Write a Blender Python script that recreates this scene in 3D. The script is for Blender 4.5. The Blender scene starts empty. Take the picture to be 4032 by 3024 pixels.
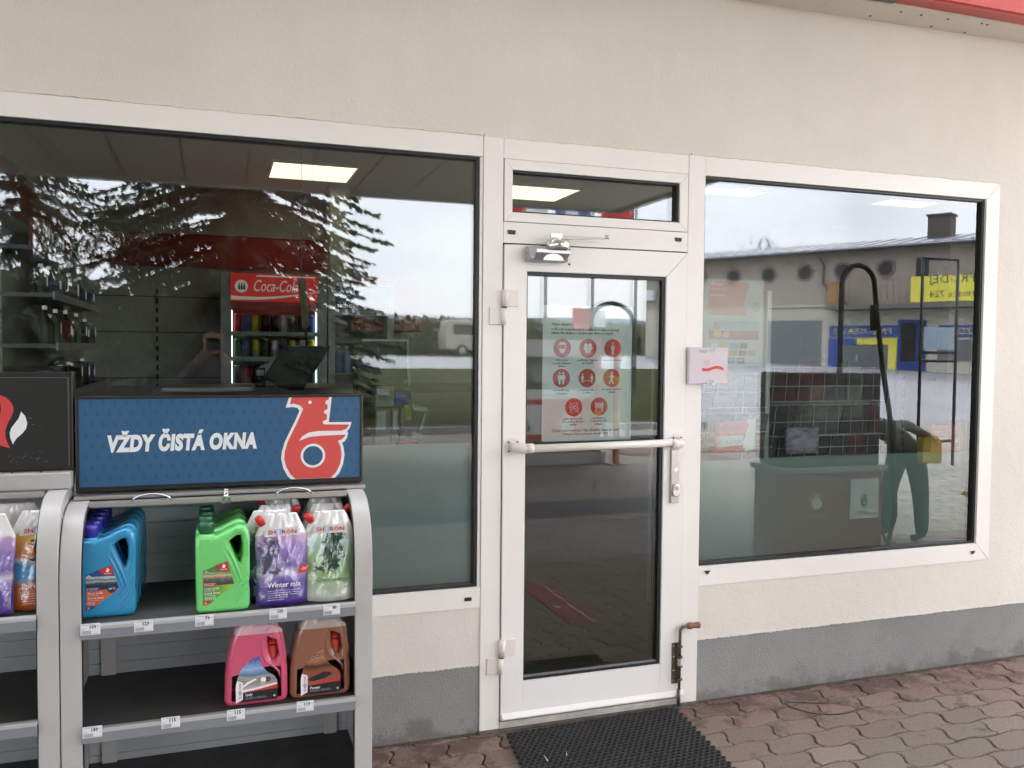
import bpy, bmesh, math, random
from math import sin, cos, pi, radians, sqrt, atan2
from mathutils import Vector, Matrix
S = bpy.context.scene
COL = S.collection
random.seed(7)

# ------------------------------------------------------------ camera, world, sun
cam = bpy.data.cameras.new("camera")
cam.sensor_width = 36.0
cam.lens = 36.0 * 3389.7 / 4032
cam.clip_start = 0.05
cam.clip_end = 6000
co = bpy.data.objects.new("camera", cam)
COL.objects.link(co)
CAM_D, CAM_H = 3.4, 1.615
yaw, pitch, roll = radians(18.96137), radians(2.325864), radians(0.517208)
Fv = Vector((sin(yaw) * cos(pitch), cos(yaw) * cos(pitch), -sin(pitch)))
Rv = Vector((cos(yaw), -sin(yaw), 0))
Uv = Rv.cross(Fv)
R2 = cos(roll) * Rv + sin(roll) * Uv
U2 = -sin(roll) * Rv + cos(roll) * Uv
co.matrix_world = Matrix(((R2.x, U2.x, -Fv.x, 0), (R2.y, U2.y, -Fv.y, -CAM_D), (R2.z, U2.z, -Fv.z, CAM_H), (0, 0, 0, 1)))
S.camera = co
S.view_settings.view_transform = 'Standard'
S.view_settings.look = 'None'
S.view_settings.gamma = 1
S.view_settings.exposure = 2.86

SUN_EL, SUN_AZ = radians(38), radians(150)      # azimuth clockwise from +y: the sun stands right-front of the wall
w = bpy.data.worlds.new("World")
S.world = w
w.use_nodes = True
nt = w.node_tree
nt.nodes.clear()
sky = nt.nodes.new('ShaderNodeTexSky')
sky.sky_type = 'NISHITA'
sky.sun_disc = False
sky.sun_elevation = SUN_EL
sky.sun_rotation = SUN_AZ
sky.air_density = 1.0
sky.dust_density = 2.0
tc = nt.nodes.new('ShaderNodeTexCoord')
mp = nt.nodes.new('ShaderNodeMapping')
mp.inputs['Scale'].default_value = (1.0, 1.0, 3.2)
nz = nt.nodes.new('ShaderNodeTexNoise')
nz.inputs['Scale'].default_value = 2.2
nz.inputs['Detail'].default_value = 7
nz.inputs['Roughness'].default_value = .55
cr = nt.nodes.new('ShaderNodeValToRGB')
cr.color_ramp.elements[0].position = .38
cr.color_ramp.elements[0].color = (10.2, 11.0, 12.9, 1)
cr.color_ramp.elements[1].position = .68
cr.color_ramp.elements[1].color = (13.5, 13.9, 14.6, 1)
mx = nt.nodes.new('ShaderNodeMixRGB')
mx.inputs[0].default_value = .86
bg = nt.nodes.new('ShaderNodeBackground')
bg.inputs['Strength'].default_value = .078
wo = nt.nodes.new('ShaderNodeOutputWorld')
L = nt.links.new
L(tc.outputs['Generated'], mp.inputs['Vector'])
L(mp.outputs[0], nz.inputs['Vector'])
L(nz.outputs['Fac'], cr.inputs[0])
L(sky.outputs[0], mx.inputs[1])
L(cr.outputs[0], mx.inputs[2])
sz = nt.nodes.new('ShaderNodeSeparateXYZ')          # overcast sky: brighter towards the zenith
L(tc.outputs['Generated'], sz.inputs[0])
mg = nt.nodes.new('ShaderNodeMapRange')
mg.inputs['From Min'].default_value = .15
mg.inputs['From Max'].default_value = 1.0
mg.inputs['To Min'].default_value = 1.0
mg.inputs['To Max'].default_value = 2.3
L(sz.outputs[2], mg.inputs[0])
mv = nt.nodes.new('ShaderNodeVectorMath')
mv.operation = 'SCALE'
L(mx.outputs[0], mv.inputs[0])
L(mg.outputs[0], mv.inputs['Scale'])
L(mv.outputs[0], bg.inputs[0])
L(bg.outputs[0], wo.inputs[0])
sl = bpy.data.lights.new("sun", 'SUN')
sl.energy = 1.4
sl.angle = radians(14)
sl.color = (1, .94, .86)
so = bpy.data.objects.new("sun", sl)
COL.objects.link(so)
so.rotation_euler = (pi / 2 - SUN_EL, 0, pi - SUN_AZ)
S.cycles.max_bounces = 10
S.cycles.transparent_max_bounces = 16
S.cycles.diffuse_bounces = 4
S.cycles.glossy_bounces = 4
S.cycles.caustics_reflective = False
S.cycles.caustics_refractive = False
S.cycles.sample_clamp_indirect = 6

# ------------------------------------------------------------ materials
MATS = {}
def sockets(b, color, rough, metal, spec=None, trans=0, emit=None, estr=0, sub=0, coat=0):
    b.inputs['Base Color'].default_value = (*color, 1)
    b.inputs['Roughness'].default_value = rough
    b.inputs['Metallic'].default_value = metal
    if spec is not None: b.inputs['Specular IOR Level'].default_value = spec
    if trans: b.inputs['Transmission Weight'].default_value = trans
    if coat: b.inputs['Coat Weight'].default_value = coat; b.inputs['Coat Roughness'].default_value = .08
    if emit: b.inputs['Emission Color'].default_value = (*emit, 1); b.inputs['Emission Strength'].default_value = estr

def mat(name, color, rough=.5, metal=0, var=0, vscale=6, bump=0, bscale=60, col2=None, **k):
    """principled material; var/col2 mixes in a procedural noise, bump adds procedural relief"""
    if name in MATS: return MATS[name]
    m = bpy.data.materials.new(name)
    m.use_nodes = True
    n = m.node_tree
    b = n.nodes['Principled BSDF']
    sockets(b, color, rough, metal, **k)
    t = n.nodes.new('ShaderNodeTexCoord')
    if var or col2:
        z = n.nodes.new('ShaderNodeTexNoise')
        z.inputs['Scale'].default_value = vscale
        z.inputs['Detail'].default_value = 6
        z.inputs['Roughness'].default_value = .6
        r = n.nodes.new('ShaderNodeValToRGB')
        c2 = col2 if col2 else tuple(c * (1 - var) for c in color)
        r.color_ramp.elements[0].position = .32
        r.color_ramp.elements[1].position = .66
        r.color_ramp.elements[0].color = (*c2, 1)
        r.color_ramp.elements[1].color = (*color, 1)
        n.links.new(t.outputs['Object'], z.inputs['Vector'])
        n.links.new(z.outputs['Fac'], r.inputs[0])
        n.links.new(r.outputs[0], b.inputs['Base Color'])
    if bump:
        z2 = n.nodes.new('ShaderNodeTexNoise')
        z2.inputs['Scale'].default_value = bscale
        z2.inputs['Detail'].default_value = 5
        bp = n.nodes.new('ShaderNodeBump')
        bp.inputs['Strength'].default_value = bump
        bp.inputs['Distance'].default_value = .004
        n.links.new(t.outputs['Object'], z2.inputs['Vector'])
        n.links.new(z2.outputs['Fac'], bp.inputs['Height'])
        n.links.new(bp.outputs[0], b.inputs['Normal'])
    MATS[name] = m
    return m

def glass_mat(name, tint, refl=2.0, gloss_tint=(1, 1, 1)):
    m = bpy.data.materials.new(name)
    m.use_nodes = True
    n = m.node_tree
    n.nodes.clear()
    o = n.nodes.new('ShaderNodeOutputMaterial')
    tr = n.nodes.new('ShaderNodeBsdfTransparent'); tr.inputs[0].default_value = (*tint, 1)
    gl = n.nodes.new('ShaderNodeBsdfGlossy'); gl.inputs['Roughness'].default_value = 0.0
    gl.inputs[0].default_value = (*gloss_tint, 1)
    fr = n.nodes.new('ShaderNodeFresnel'); fr.inputs['IOR'].default_value = 1.5
    mu = n.nodes.new('ShaderNodeMath'); mu.operation = 'MULTIPLY'; mu.inputs[1].default_value = refl; mu.use_clamp = True
    mi = n.nodes.new('ShaderNodeMixShader')
    n.links.new(fr.outputs[0], mu.inputs[0]); n.links.new(mu.outputs[0], mi.inputs[0])
    n.links.new(tr.outputs[0], mi.inputs[1]); n.links.new(gl.outputs[0], mi.inputs[2]); n.links.new(mi.outputs[0], o.inputs[0])
    return m

def film_mat(name, color, opac):
    m = bpy.data.materials.new(name); m.use_nodes = True
    n = m.node_tree; b = n.nodes['Principled BSDF']
    sockets(b, color, .6, 0)
    tr = n.nodes.new('ShaderNodeBsdfTransparent'); mi = n.nodes.new('ShaderNodeMixShader')
    tl = n.nodes.new('ShaderNodeBsdfTranslucent'); tl.inputs[0].default_value = (*color, 1)
    m2 = n.nodes.new('ShaderNodeMixShader'); m2.inputs[0].default_value = .45
    mi.inputs[0].default_value = opac
    o = n.nodes['Material Output']
    n.links.new(b.outputs[0], m2.inputs[1]); n.links.new(tl.outputs[0], m2.inputs[2])
    n.links.new(tr.outputs[0], mi.inputs[1]); n.links.new(m2.outputs[0], mi.inputs[2]); n.links.new(mi.outputs[0], o.inputs[0])
    return m

def emis(name, color, s):
    m = bpy.data.materials.new(name); m.use_nodes = True
    n = m.node_tree; n.nodes.clear()
    e = n.nodes.new('ShaderNodeEmission'); e.inputs[0].default_value = (*color, 1); e.inputs[1].default_value = s
    o = n.nodes.new('ShaderNodeOutputMaterial'); n.links.new(e.outputs[0], o.inputs[0])
    return m

# ------------------------------------------------------------ mesh building
ORG = {}
class MB:
    def __init__(s): s.v = []; s.f = []; s.m = []; s.sm = []
    def add(s, vs, fs, m=0, smooth=False):
        o = len(s.v); s.v += [tuple(p) for p in vs]
        for f in fs: s.f.append(tuple(i + o for i in f)); s.m.append(m); s.sm.append(smooth)
        return s
    def box(s, x0, x1, y0, y1, z0, z1, m=0):
        v = [(x, y, z) for z in (z0, z1) for y in (y0, y1) for x in (x0, x1)]
        return s.add(v, [(0, 2, 3, 1), (4, 5, 7, 6), (0, 1, 5, 4), (2, 6, 7, 3), (0, 4, 6, 2), (1, 3, 7, 5)], m)
    def rbox(s, c, size, rot, m=0):
        R = rot if isinstance(rot, Matrix) else Matrix.Rotation(rot, 3, 'Z')
        v = [Vector(c) + R @ Vector((a * size[0] / 2, b * size[1] / 2, d * size[2] / 2)) for d in (-1, 1) for b in (-1, 1) for a in (-1, 1)]
        return s.add(v, [(0, 2, 3, 1), (4, 5, 7, 6), (0, 1, 5, 4), (2, 6, 7, 3), (0, 4, 6, 2), (1, 3, 7, 5)], m)
    def prism(s, poly, a, b, axis='y', m=0, smooth=False):
        n = len(poly)
        def P(p, t):
            return {'y': (p[0], t, p[1]), 'x': (t, p[0], p[1]), 'z': (p[0], p[1], t)}[axis]
        v = [P(p, a) for p in poly] + [P(p, b) for p in poly]
        f = [tuple(range(n)), tuple(range(2 * n - 1, n - 1, -1))]
        s.add(v, f, m)
        o = len(s.v) - 2 * n
        for i in range(n):
            j = (i + 1) % n
            s.f.append((o + i, o + n + i, o + n + j, o + j)); s.m.append(m); s.sm.append(smooth)
        return s
    def tube(s, path, r, n=10, m=0, cap=True, smooth=True):
        path = [Vector(p) for p in path]
        rs = r if isinstance(r, (list, tuple)) else [r] * len(path)
        T = []
        for i in range(len(path)):
            a = path[max(0, i - 1)]; b = path[min(len(path) - 1, i + 1)]
            T.append((b - a).normalized())
        up = Vector((0, 0, 1)) if abs(T[0].z) < .9 else Vector((1, 0, 0))
        nx = T[0].cross(up).normalized()
        o = len(s.v)
        for i, p in enumerate(path):
            nx = (nx - T[i] * nx.dot(T[i])).normalized()
            ny = T[i].cross(nx)
            for k in range(n):
                a = 2 * pi * k / n
                s.v.append(tuple(p + (nx * cos(a) + ny * sin(a)) * rs[i]))
        for i in range(len(path) - 1):
            for k in range(n):
                k2 = (k + 1) % n
                s.f.append((o + i * n + k, o + i * n + k2, o + (i + 1) * n + k2, o + (i + 1) * n + k)); s.m.append(m); s.sm.append(smooth)
        if cap:
            s.f.append(tuple(o + k for k in range(n))[::-1]); s.m.append(m); s.sm.append(False)
            e = o + (len(path) - 1) * n
            s.f.append(tuple(e + k for k in range(n))); s.m.append(m); s.sm.append(False)
        return s
    def cyl(s, p0, p1, r, n=16, m=0, r2=None):
        return s.tube([p0, p1], [r, r2 if r2 is not None else r], n, m)
    def lathe(s, prof, c=(0, 0, 0), n=20, m=0):
        """prof: (r, z) list; vertical axis at c"""
        path = [Vector((c[0], c[1], c[2] + z)) for r, z in prof]
        o = len(s.v)
        for (r, z) in prof:
            for k in range(n):
                a = 2 * pi * k / n
                s.v.append((c[0] + r * cos(a), c[1] + r * sin(a), c[2] + z))
        for i in range(len(prof) - 1):
            for k in range(n):
                k2 = (k + 1) % n
                s.f.append((o + i * n + k, o + i * n + k2, o + (i + 1) * n + k2, o + (i + 1) * n + k)); s.m.append(m); s.sm.append(True)
        s.f.append(tuple(o + k for k in range(n))[::-1]); s.m.append(m); s.sm.append(False)
        e = o + (len(prof) - 1) * n
        s.f.append(tuple(e + k for k in range(n))); s.m.append(m); s.sm.append(False)
        return s
    def sheet(s, poly, y, t=.0008, m=0):
        """thin sheet in the x-z plane whose front faces -y"""
        return s.prism(poly, y - t, y, 'y', m)
    def disc(s, cx, cz, r, y, t=.0008, n=28, m=0, r2=None):
        r2 = r2 or r
        return s.sheet([(cx + r * cos(2 * pi * k / n), cz + r2 * sin(2 * pi * k / n)) for k in range(n)], y, t, m)
    def ring(s, cx, cz, r, w, y, t=.0006, n=24, m=0):
        v = []; f = []
        for k in range(n):
            a = 2 * pi * k / n
            for rr in (r, r - w):
                for yy in (y - t, y): v.append((cx + rr * cos(a), yy, cz + rr * sin(a)))
        for k in range(n):
            a = 4 * k; b = 4 * ((k + 1) % n)
            f += [(a, a + 2, b + 2, b), (a, b, b + 1, a + 1), (a + 2, a + 3, b + 3, b + 2)]
        return s.add(v, f, m)
    def build(s, name, mats, parent=None, bevel=0, shade=None, kind=None, bseg=2, recalc=True):
        me = bpy.data.meshes.new(name)
        org = ORG.get(parent.name, Vector((0, 0, 0))) if parent else Vector((0, 0, 0))
        me.from_pydata([tuple(Vector(p) - org) for p in s.v], [], s.f)
        if not isinstance(mats, (list, tuple)): mats = [mats]
        for m in mats: me.materials.append(m)
        for i, p in enumerate(me.polygons):
            p.material_index = s.m[i]; p.use_smooth = s.sm[i] if shade is None else shade
        if recalc:
            b = bmesh.new(); b.from_mesh(me); bmesh.ops.recalc_face_normals(b, faces=b.faces); b.to_mesh(me); b.free()
        me.update()
        o = bpy.data.objects.new(name, me); COL.objects.link(o)
        if parent: o.parent = parent; ORG[o.name] = org
        if kind: o['kind'] = kind
        if bevel:
            md = o.modifiers.new('bevel', 'BEVEL'); md.width = bevel; md.segments = bseg; md.limit_method = 'ANGLE'; md.angle_limit = radians(40)
            md.harden_normals = False
        return o

def tag(o, label, cat, group=None, kind=None):
    if label: o['label'] = label
    if cat: o['category'] = cat
    if group: o['group'] = group
    if kind: o['kind'] = kind
    return o

def thing(name, loc, label, cat, group=None, rz=0):
    o = bpy.data.objects.new(name, None); COL.objects.link(o)
    o.empty_display_size = .1
    o.location = loc; o.rotation_euler = (0, 0, rz)
    ORG[o.name] = Vector(loc)
    return tag(o, label, cat, group, 'thing')

def local(name, label, cat, group=None):
    """a thing modelled round the origin and moved into place afterwards"""
    o = thing(name, (0, 0, 0), label, cat, group)
    return o

def copy_tree(o, parent=None):
    c = o.copy(); COL.objects.link(c)
    if parent: c.parent = parent
    for ch in list(o.children): copy_tree(ch, c)
    return c

def drop_child(o, names):
    for ch in list(o.children):
        if ch.name.split('.')[0] in names: bpy.data.objects.remove(ch)

def text(body, x, z, y, m, parent, name='lettering', w=None, h=None, align='l', shear=0, bold=0, rot=0, size=None, plane='xz', flip=False, thick=.0006, res=2, spacing=1.0, kind=None):
    """lettering as thin solid mesh in the x-z plane facing -y; w/h fit its box; (x,z) is its lower left corner, centre or right"""
    c = bpy.data.curves.new(name, 'FONT'); c.body = body; c.resolution_u = res; c.shear = shear; c.offset = bold; c.extrude = .0; c.space_character = spacing
    o = bpy.data.objects.new('tmp', c); COL.objects.link(o)
    dg = bpy.context.evaluated_depsgraph_get()
    me = bpy.data.meshes.new_from_object(o.evaluated_get(dg))
    bpy.data.objects.remove(o); bpy.data.curves.remove(c)
    me.name = name
    xs = [v.co.x for v in me.vertices]; ys = [v.co.y for v in me.vertices]
    x0, x1, y0, y1 = min(xs), max(xs), min(ys), max(ys)
    if w and h: sx, sy = w / (x1 - x0), h / (y1 - y0)
    elif w: sx = sy = w / (x1 - x0)
    else: sx = sy = (h or size) / (y1 - y0)
    W = (x1 - x0) * sx
    ax = {'l': 0, 'c': -W / 2, 'r': -W}[align]
    b = bmesh.new(); b.from_mesh(me)
    org = ORG.get(parent.name, Vector((0, 0, 0))) if parent else Vector((0, 0, 0))
    for v in b.verts:
        px = (v.co.x - x0) * sx + ax; pz = (v.co.y - y0) * sy
        qx = px * cos(rot) - pz * sin(rot); qz = px * sin(rot) + pz * cos(rot)
        if plane == 'xz': v.co = Vector((x + qx, y - thick, z + qz)) - org
        else:                                  # facing +y (reads from the +y side)
            v.co = Vector((x - qx, y + thick, z + qz)) - org
    r = bmesh.ops.extrude_face_region(b, geom=list(b.faces))
    for v in r['geom']:
        if isinstance(v, bmesh.types.BMVert): v.co.y += thick * .9 if plane == 'xz' else -thick * .9
    bmesh.ops.recalc_face_normals(b, faces=b.faces)
    b.to_mesh(me); b.free()
    me.materials.clear(); me.materials.append(m)
    for p in me.polygons: p.material_index = 0; p.use_smooth = False
    ob = bpy.data.objects.new(name, me); COL.objects.link(ob)
    if parent: ob.parent = parent; ORG[ob.name] = org
    return ob

def curve_solid(name, loops, m, parent, depth, bevel, y=0, bres=3):
    """outline (with holes) in x-z, thickness 'depth' along y, rounded edges"""
    c = bpy.data.curves.new(name, 'CURVE'); c.dimensions = '2D'; c.fill_mode = 'BOTH'
    c.extrude = depth / 2 - bevel; c.bevel_depth = bevel; c.bevel_resolution = bres; c.resolution_u = 5; c.offset = -bevel
    for lp, smooth in loops:
        sp = c.splines.new('BEZIER' if smooth else 'POLY')
        if smooth:
            sp.bezier_points.add(len(lp) - 1)
            for i, p in enumerate(lp):
                bp = sp.bezier_points[i]; bp.co = (p[0], p[1], 0); bp.handle_left_type = bp.handle_right_type = 'AUTO'
        else:
            sp.points.add(len(lp) - 1)
            for i, p in enumerate(lp): sp.points[i].co = (p[0], p[1], 0, 1)
        sp.use_cyclic_u = True
    o = bpy.data.objects.new('tmp', c); COL.objects.link(o)
    dg = bpy.context.evaluated_depsgraph_get()
    me = bpy.data.meshes.new_from_object(o.evaluated_get(dg))
    bpy.data.objects.remove(o); bpy.data.curves.remove(c)
    me.name = name
    b = bmesh.new(); b.from_mesh(me)
    bmesh.ops.remove_doubles(b, verts=b.verts, dist=1e-5)
    for v in b.verts: v.co = Vector((v.co.x, y - v.co.z, v.co.y))
    bmesh.ops.recalc_face_normals(b, faces=b.faces)
    b.to_mesh(me); b.free()
    me.materials.clear(); me.materials.append(m)
    for p in me.polygons: p.material_index = 0; p.use_smooth = abs(p.normal.y) < .98
    ob = bpy.data.objects.new(name, me); COL.objects.link(ob)
    if parent: ob.parent = parent; ORG[ob.name] = ORG.get(parent.name, Vector((0, 0, 0)))
    return ob

# ------------------------------------------------------------ palette
M_plaster = mat('plaster', (.60, .52, .425), .92, var=.07, vscale=1.6, bump=.55, bscale=95, spec=.2)
M_plinth = mat('plinth_render', (.27, .275, .275), .9, var=.22, vscale=3.5, bump=1.0, bscale=130, spec=.2)
M_pvc = mat('white_profile', (.90, .86, .805), .34, var=.035, vscale=3, spec=.4)
M_pvc2 = mat('white_door_profile', (.90, .865, .82), .3, var=.03, vscale=3, spec=.45)
M_black = mat('black_rubber', (.012, .012, .013), .45)
M_joint = mat('dark_joint', (.10, .09, .08), .9)
M_glass = glass_mat('window_glass_outer', (.985, 1, .992), 2.4)
M_glass_in = glass_mat('window_glass_inner', (.985, 1, .992), .9)
M_clear = glass_mat('glass_edge', (.98, 1, .99), 0)
M_film = film_mat('frosted_film', (.46, .60, .57), .9)
M_steel = mat('brushed_steel', (.55, .52, .48), .32, 1, var=.12, vscale=30)
M_chrome = mat('chrome', (.75, .74, .72), .12, 1)
M_alu = mat('grey_aluminium', (.33, .33, .34), .4, .6)
M_cream = mat('cream_powder_coat', (.80, .75, .68), .3, spec=.5)
M_red = mat('red_paint', (.56, .035, .03), .4)
M_white = mat('white_paint', (.78, .78, .77), .4)

# ------------------------------------------------------------ terrain and surfaces in front of the shop
def zg(Y):
    P = [(0, 0), (12.3, 0), (30, .75), (42, 1.15), (60, 1.5), (250, 9.5), (600, 18), (4000, 30)]
    for (a, za), (b, zb) in zip(P, P[1:]):
        if Y <= b: return za + (zb - za) * max(0, Y - a) / (b - a)
    return P[-1][1]

def ground_sheet(name, Ys, xf, m, dz=0, nx=14):
    b = MB(); rows = []
    for Y in Ys:
        a, c = xf(Y)
        rows.append([(a + (c - a) * i / nx, -Y, zg(Y) + dz) for i in range(nx + 1)])
    vs = [p for r in rows for p in r]; fs = []
    for j in range(len(rows) - 1):
        for i in range(nx): fs.append((j * (nx + 1) + i, j * (nx + 1) + i + 1, (j + 1) * (nx + 1) + i + 1, (j + 1) * (nx + 1) + i))
    b.add(vs, fs)
    return b.build(name, m, kind='structure')

def paver_material():
    m = bpy.data.materials.new('forecourt_pavers'); m.use_nodes = True
    n = m.node_tree; b = n.nodes['Principled BSDF']; b.inputs['Roughness'].default_value = .8
    t = n.nodes.new('ShaderNodeTexCoord'); br = n.nodes.new('ShaderNodeTexBrick')
    br.offset = .5
    br.inputs['Scale'].default_value = 1.0
    br.inputs['Brick Width'].default_value = .4; br.inputs['Row Height'].default_value = .2
    br.inputs['Mortar Size'].default_value = .013; br.inputs['Mortar Smooth'].default_value = .3
    br.inputs['Color1'].default_value = (.33, .30, .265, 1); br.inputs['Color2'].default_value = (.25, .23, .20, 1); br.inputs['Mortar'].default_value = (.05, .045, .04, 1)
    z = n.nodes.new('ShaderNodeTexNoise'); z.inputs['Scale'].default_value = 3.5; z.inputs['Detail'].default_value = 2
    mp = n.nodes.new('ShaderNodeMapping'); mp.inputs['Rotation'].default_value = (0, 0, radians(-28))
    wv = n.nodes.new('ShaderNodeMixRGB'); wv.blend_type = 'ADD'; wv.inputs[0].default_value = .05
    n.links.new(t.outputs['Object'], mp.inputs[0]); n.links.new(mp.outputs[0], wv.inputs[1])
    n.links.new(mp.outputs[0], z.inputs['Vector']); n.links.new(z.outputs['Color'], wv.inputs[2])
    n.links.new(wv.outputs[0], br.inputs['Vector'])
    z2 = n.nodes.new('ShaderNodeTexNoise'); z2.inputs['Scale'].default_value = .7; z2.inputs['Detail'].default_value = 8
    mu = n.nodes.new('ShaderNodeMixRGB'); mu.blend_type = 'MULTIPLY'; mu.inputs[0].default_value = .55
    rr = n.nodes.new('ShaderNodeValToRGB'); rr.color_ramp.elements[0].position = .35; rr.color_ramp.elements[1].position = .6; rr.color_ramp.elements[0].color = (.5, .5, .5, 1)
    n.links.new(t.outputs['Object'], z2.inputs['Vector']); n.links.new(z2.outputs['Fac'], rr.inputs[0])
    n.links.new(br.outputs['Color'], mu.inputs[1]); n.links.new(rr.outputs[0], mu.inputs[2])
    n.links.new(mu.outputs[0], b.inputs['Base Color'])
    bp = n.nodes.new('ShaderNodeBump'); bp.inputs['Strength'].default_value = .5; bp.inputs['Distance'].default_value = .006; bp.invert = True
    n.links.new(br.outputs['Fac'], bp.inputs['Height']); n.links.new(bp.outputs[0], b.inputs['Normal'])
    return m
M_forecourt = paver_material()
M_asphalt = mat('asphalt_lot', (.27, .27, .275), .85, var=.2, vscale=.5, bump=.3, bscale=40)
M_road = mat('road_asphalt', (.30, .30, .305), .9, var=.15, vscale=.4, spec=.1)
M_grass = mat('lawn_grass', (.034, .043, .018), .95, col2=(.060, .056, .030), spec=0, vscale=.8, bump=.6, bscale=20)
M_field = mat('field_grass', (.085, .085, .038), .95, col2=(.07, .076, .03), spec=0, vscale=.05)
M_conc = mat('concrete_kerb', (.42, .41, .39), .85, var=.2, vscale=4)
g = MB()
g.add([(-400, 40, -.02), (400, 40, -.02), (400, -13, -.02), (-400, -13, -.02)], [(0, 1, 2, 3)])
g.build('ground', mat('sandy_joint', (.07, .058, .045), .95, var=.3, vscale=9), kind='structure')
fc = MB()
fc.box(-30, 60, -12.3, -2.6, -.05, -.003)
fc.box(-30, .45, -2.6, -1.2, -.05, -.003)
fc.build('forecourt', M_forecourt, kind='structure')
# dark band of setts across the forecourt and the kerb round the lawn
MB().box(-6, 4.5, -5.0, -4.22, -.04, .001).build('channel', mat('dark_setts', (.085, .088, .095), .7, var=.3, vscale=6), kind='structure')
lx = lambda Y: 9.6 + (Y - 12.3) * .58
ground_sheet('lawn', [12.3, 15, 18, 22, 26, 30], lambda Y: (-90, lx(Y)), M_grass, .06)
ground_sheet('parking_lot', [12.3, 15, 18, 22, 26, 30, 36, 42, 60], lambda Y: (lx(min(Y, 30)), 140), M_asphalt, 0)
ground_sheet('road', [30, 34, 38, 42], lambda Y: (-160, lx(30)), M_road, .0)
ground_sheet('field', [42, 60, 100, 160, 250, 600, 1500, 4000], lambda Y: (-260 - 3 * Y, 160 + 3 * Y), M_field, -.02, 30)
k = MB()
for i in range(26):
    x = -16.4 + i * 1.0
    k.box(x, x + .985, -12.42, -12.28, -.04, .13)
k.box(9.62, 9.76, -12.42, -12.28, -.04, .13)
k.build('kerb', M_conc, bevel=.01, kind='structure')
hb = MB(); hv = []
random.seed(3)
N = 120
for i in range(N + 1):
    x = -2600 + 6500 * i / N
    h = 55 + 5 * sin(x * .0021 + 1) + 4 * sin(x * .011) + random.uniform(0, 4)
    hv += [(x, -1500, 10), (x, -1560, h), (x, -1900, h * .9)]
hf = []
for i in range(N):
    a = 3 * i
    hf += [(a, a + 3, a + 4, a + 1), (a + 1, a + 4, a + 5, a + 2)]
hb.add(hv, hf).build('hills', mat('wooded_hill', (.20, .23, .28), 1, var=.2, vscale=.02), kind='structure')
for j, (yy, zz) in enumerate(((31.0, .01), (35.9, .01), (41.0, .01))):
    b = MB()
    if j == 1:
        for i in range(22):
            x = -60 + i * 4
            b.add([(x, -yy, zg(yy) + .012), (x + 2, -yy, zg(yy) + .012), (x + 2, -yy - .15, zg(yy + .15) + .012), (x, -yy - .15, zg(yy + .15) + .012)], [(0, 1, 2, 3)])
    else:
        b.add([(-90, -yy, zg(yy) + .012), (20, -yy, zg(yy) + .012), (20, -yy - .15, zg(yy + .15) + .012), (-90, -yy - .15, zg(yy + .15) + .012)], [(0, 1, 2, 3)])
    b.build('road_marking', mat('road_paint', (.7, .7, .68), .7), kind='structure')

# ------------------------------------------------------------ wavy interlocking pavers near the wall
def pavers():
    Lp, Wp = .2275, .128
    bb = MB(); col = []
    rnd = random.Random(11)
    tones = []
    def warp(u, v):
        return (u + .013 * sin(2 * pi * v / Wp + .6), v + .0135 * sin(2 * pi * u / Lp + (pi if 0 else 0)))
    for j in range(-1, 20):
        v0 = -j * Wp - .030; v1 = v0 - Wp
        off = (j % 2) * Lp / 2
        for i in range(-1, 33):
            u0 = .42 + i * Lp + off; u1 = u0 + Lp
            if u0 < .46 and j > 9: pass
            g_ = .0030 + rnd.uniform(-.001, .0016)
            ring = []
            nL, nS = 10, 5
            sgn = -1 if j % 2 else 1
            def W_(u, v):
                return (u + .015 * sin(2 * pi * (v0 - v) / Wp), v + .0085 * sin(2 * pi * (u - .42) / Lp))
            for s in range(nL): ring.append((u0 + g_ + (u1 - u0 - 2 * g_) * s / nL, v1 + g_))
            for s in range(nS): ring.append((u1 - g_, v1 + g_ + (v0 - v1 - 2 * g_) * s / nS))
            for s in range(nL): ring.append((u1 - g_ - (u1 - u0 - 2 * g_) * s / nL, v0 - g_))
            for s in range(nS): ring.append((u0 + g_, v0 - g_ - (v0 - v1 - 2 * g_) * s / nS))
            cx, cy = (u0 + u1) / 2, (v0 + v1) / 2
            n = len(ring); dz = rnd.uniform(-.0022, .0012); tx, ty = rnd.uniform(-.008, .008), rnd.uniform(-.012, .012)
            vs = []
            for (u, v) in ring:
                x, y = W_(u, v); vs.append((x, min(y, -.001), -.02))
            for (u, v) in ring:
                x, y = W_(u, v); vs.append((x, min(y, -.001), -.0045 + dz + (u - cx) * tx + (v - cy) * ty))
            for (u, v) in ring:
                uu = cx + (u - cx) * (1 - .0045 / (Lp / 2)); vv = cy + (v - cy) * (1 - .0045 / (Wp / 2))
                x, y = W_(uu, vv); vs.append((x, min(y, -.003), dz + (u - cx) * tx + (v - cy) * ty))
            fs = []
            for a in range(n):
                c = (a + 1) % n
                fs += [(a, c, n + c, n + a), (n + a, n + c, 2 * n + c, 2 * n + a)]
            fs.append(tuple(range(2 * n, 3 * n)))
            bb.add(vs, fs)
            # paver's own colour: red-brown course along the wall, greyer field
            red = 1.0 if j < 1 else (.8 if j < 2 else (.45 if j < 4 else .08))
            red = min(1, max(0, red + rnd.uniform(-.22, .14)))
            if u0 > 3.3 and j < 6: red = min(1, red + .45)
            tones += [(red, rnd.random())] * len(fs)
    o = bb.build('pavement', M_paver_near(), kind='structure', recalc=True)
    at = o.data.attributes.new('tone', 'FLOAT_COLOR', 'FACE')
    for i, (r, q) in enumerate(tones): at.data[i].color = (r, q, 0, 1)
    return o

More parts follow.
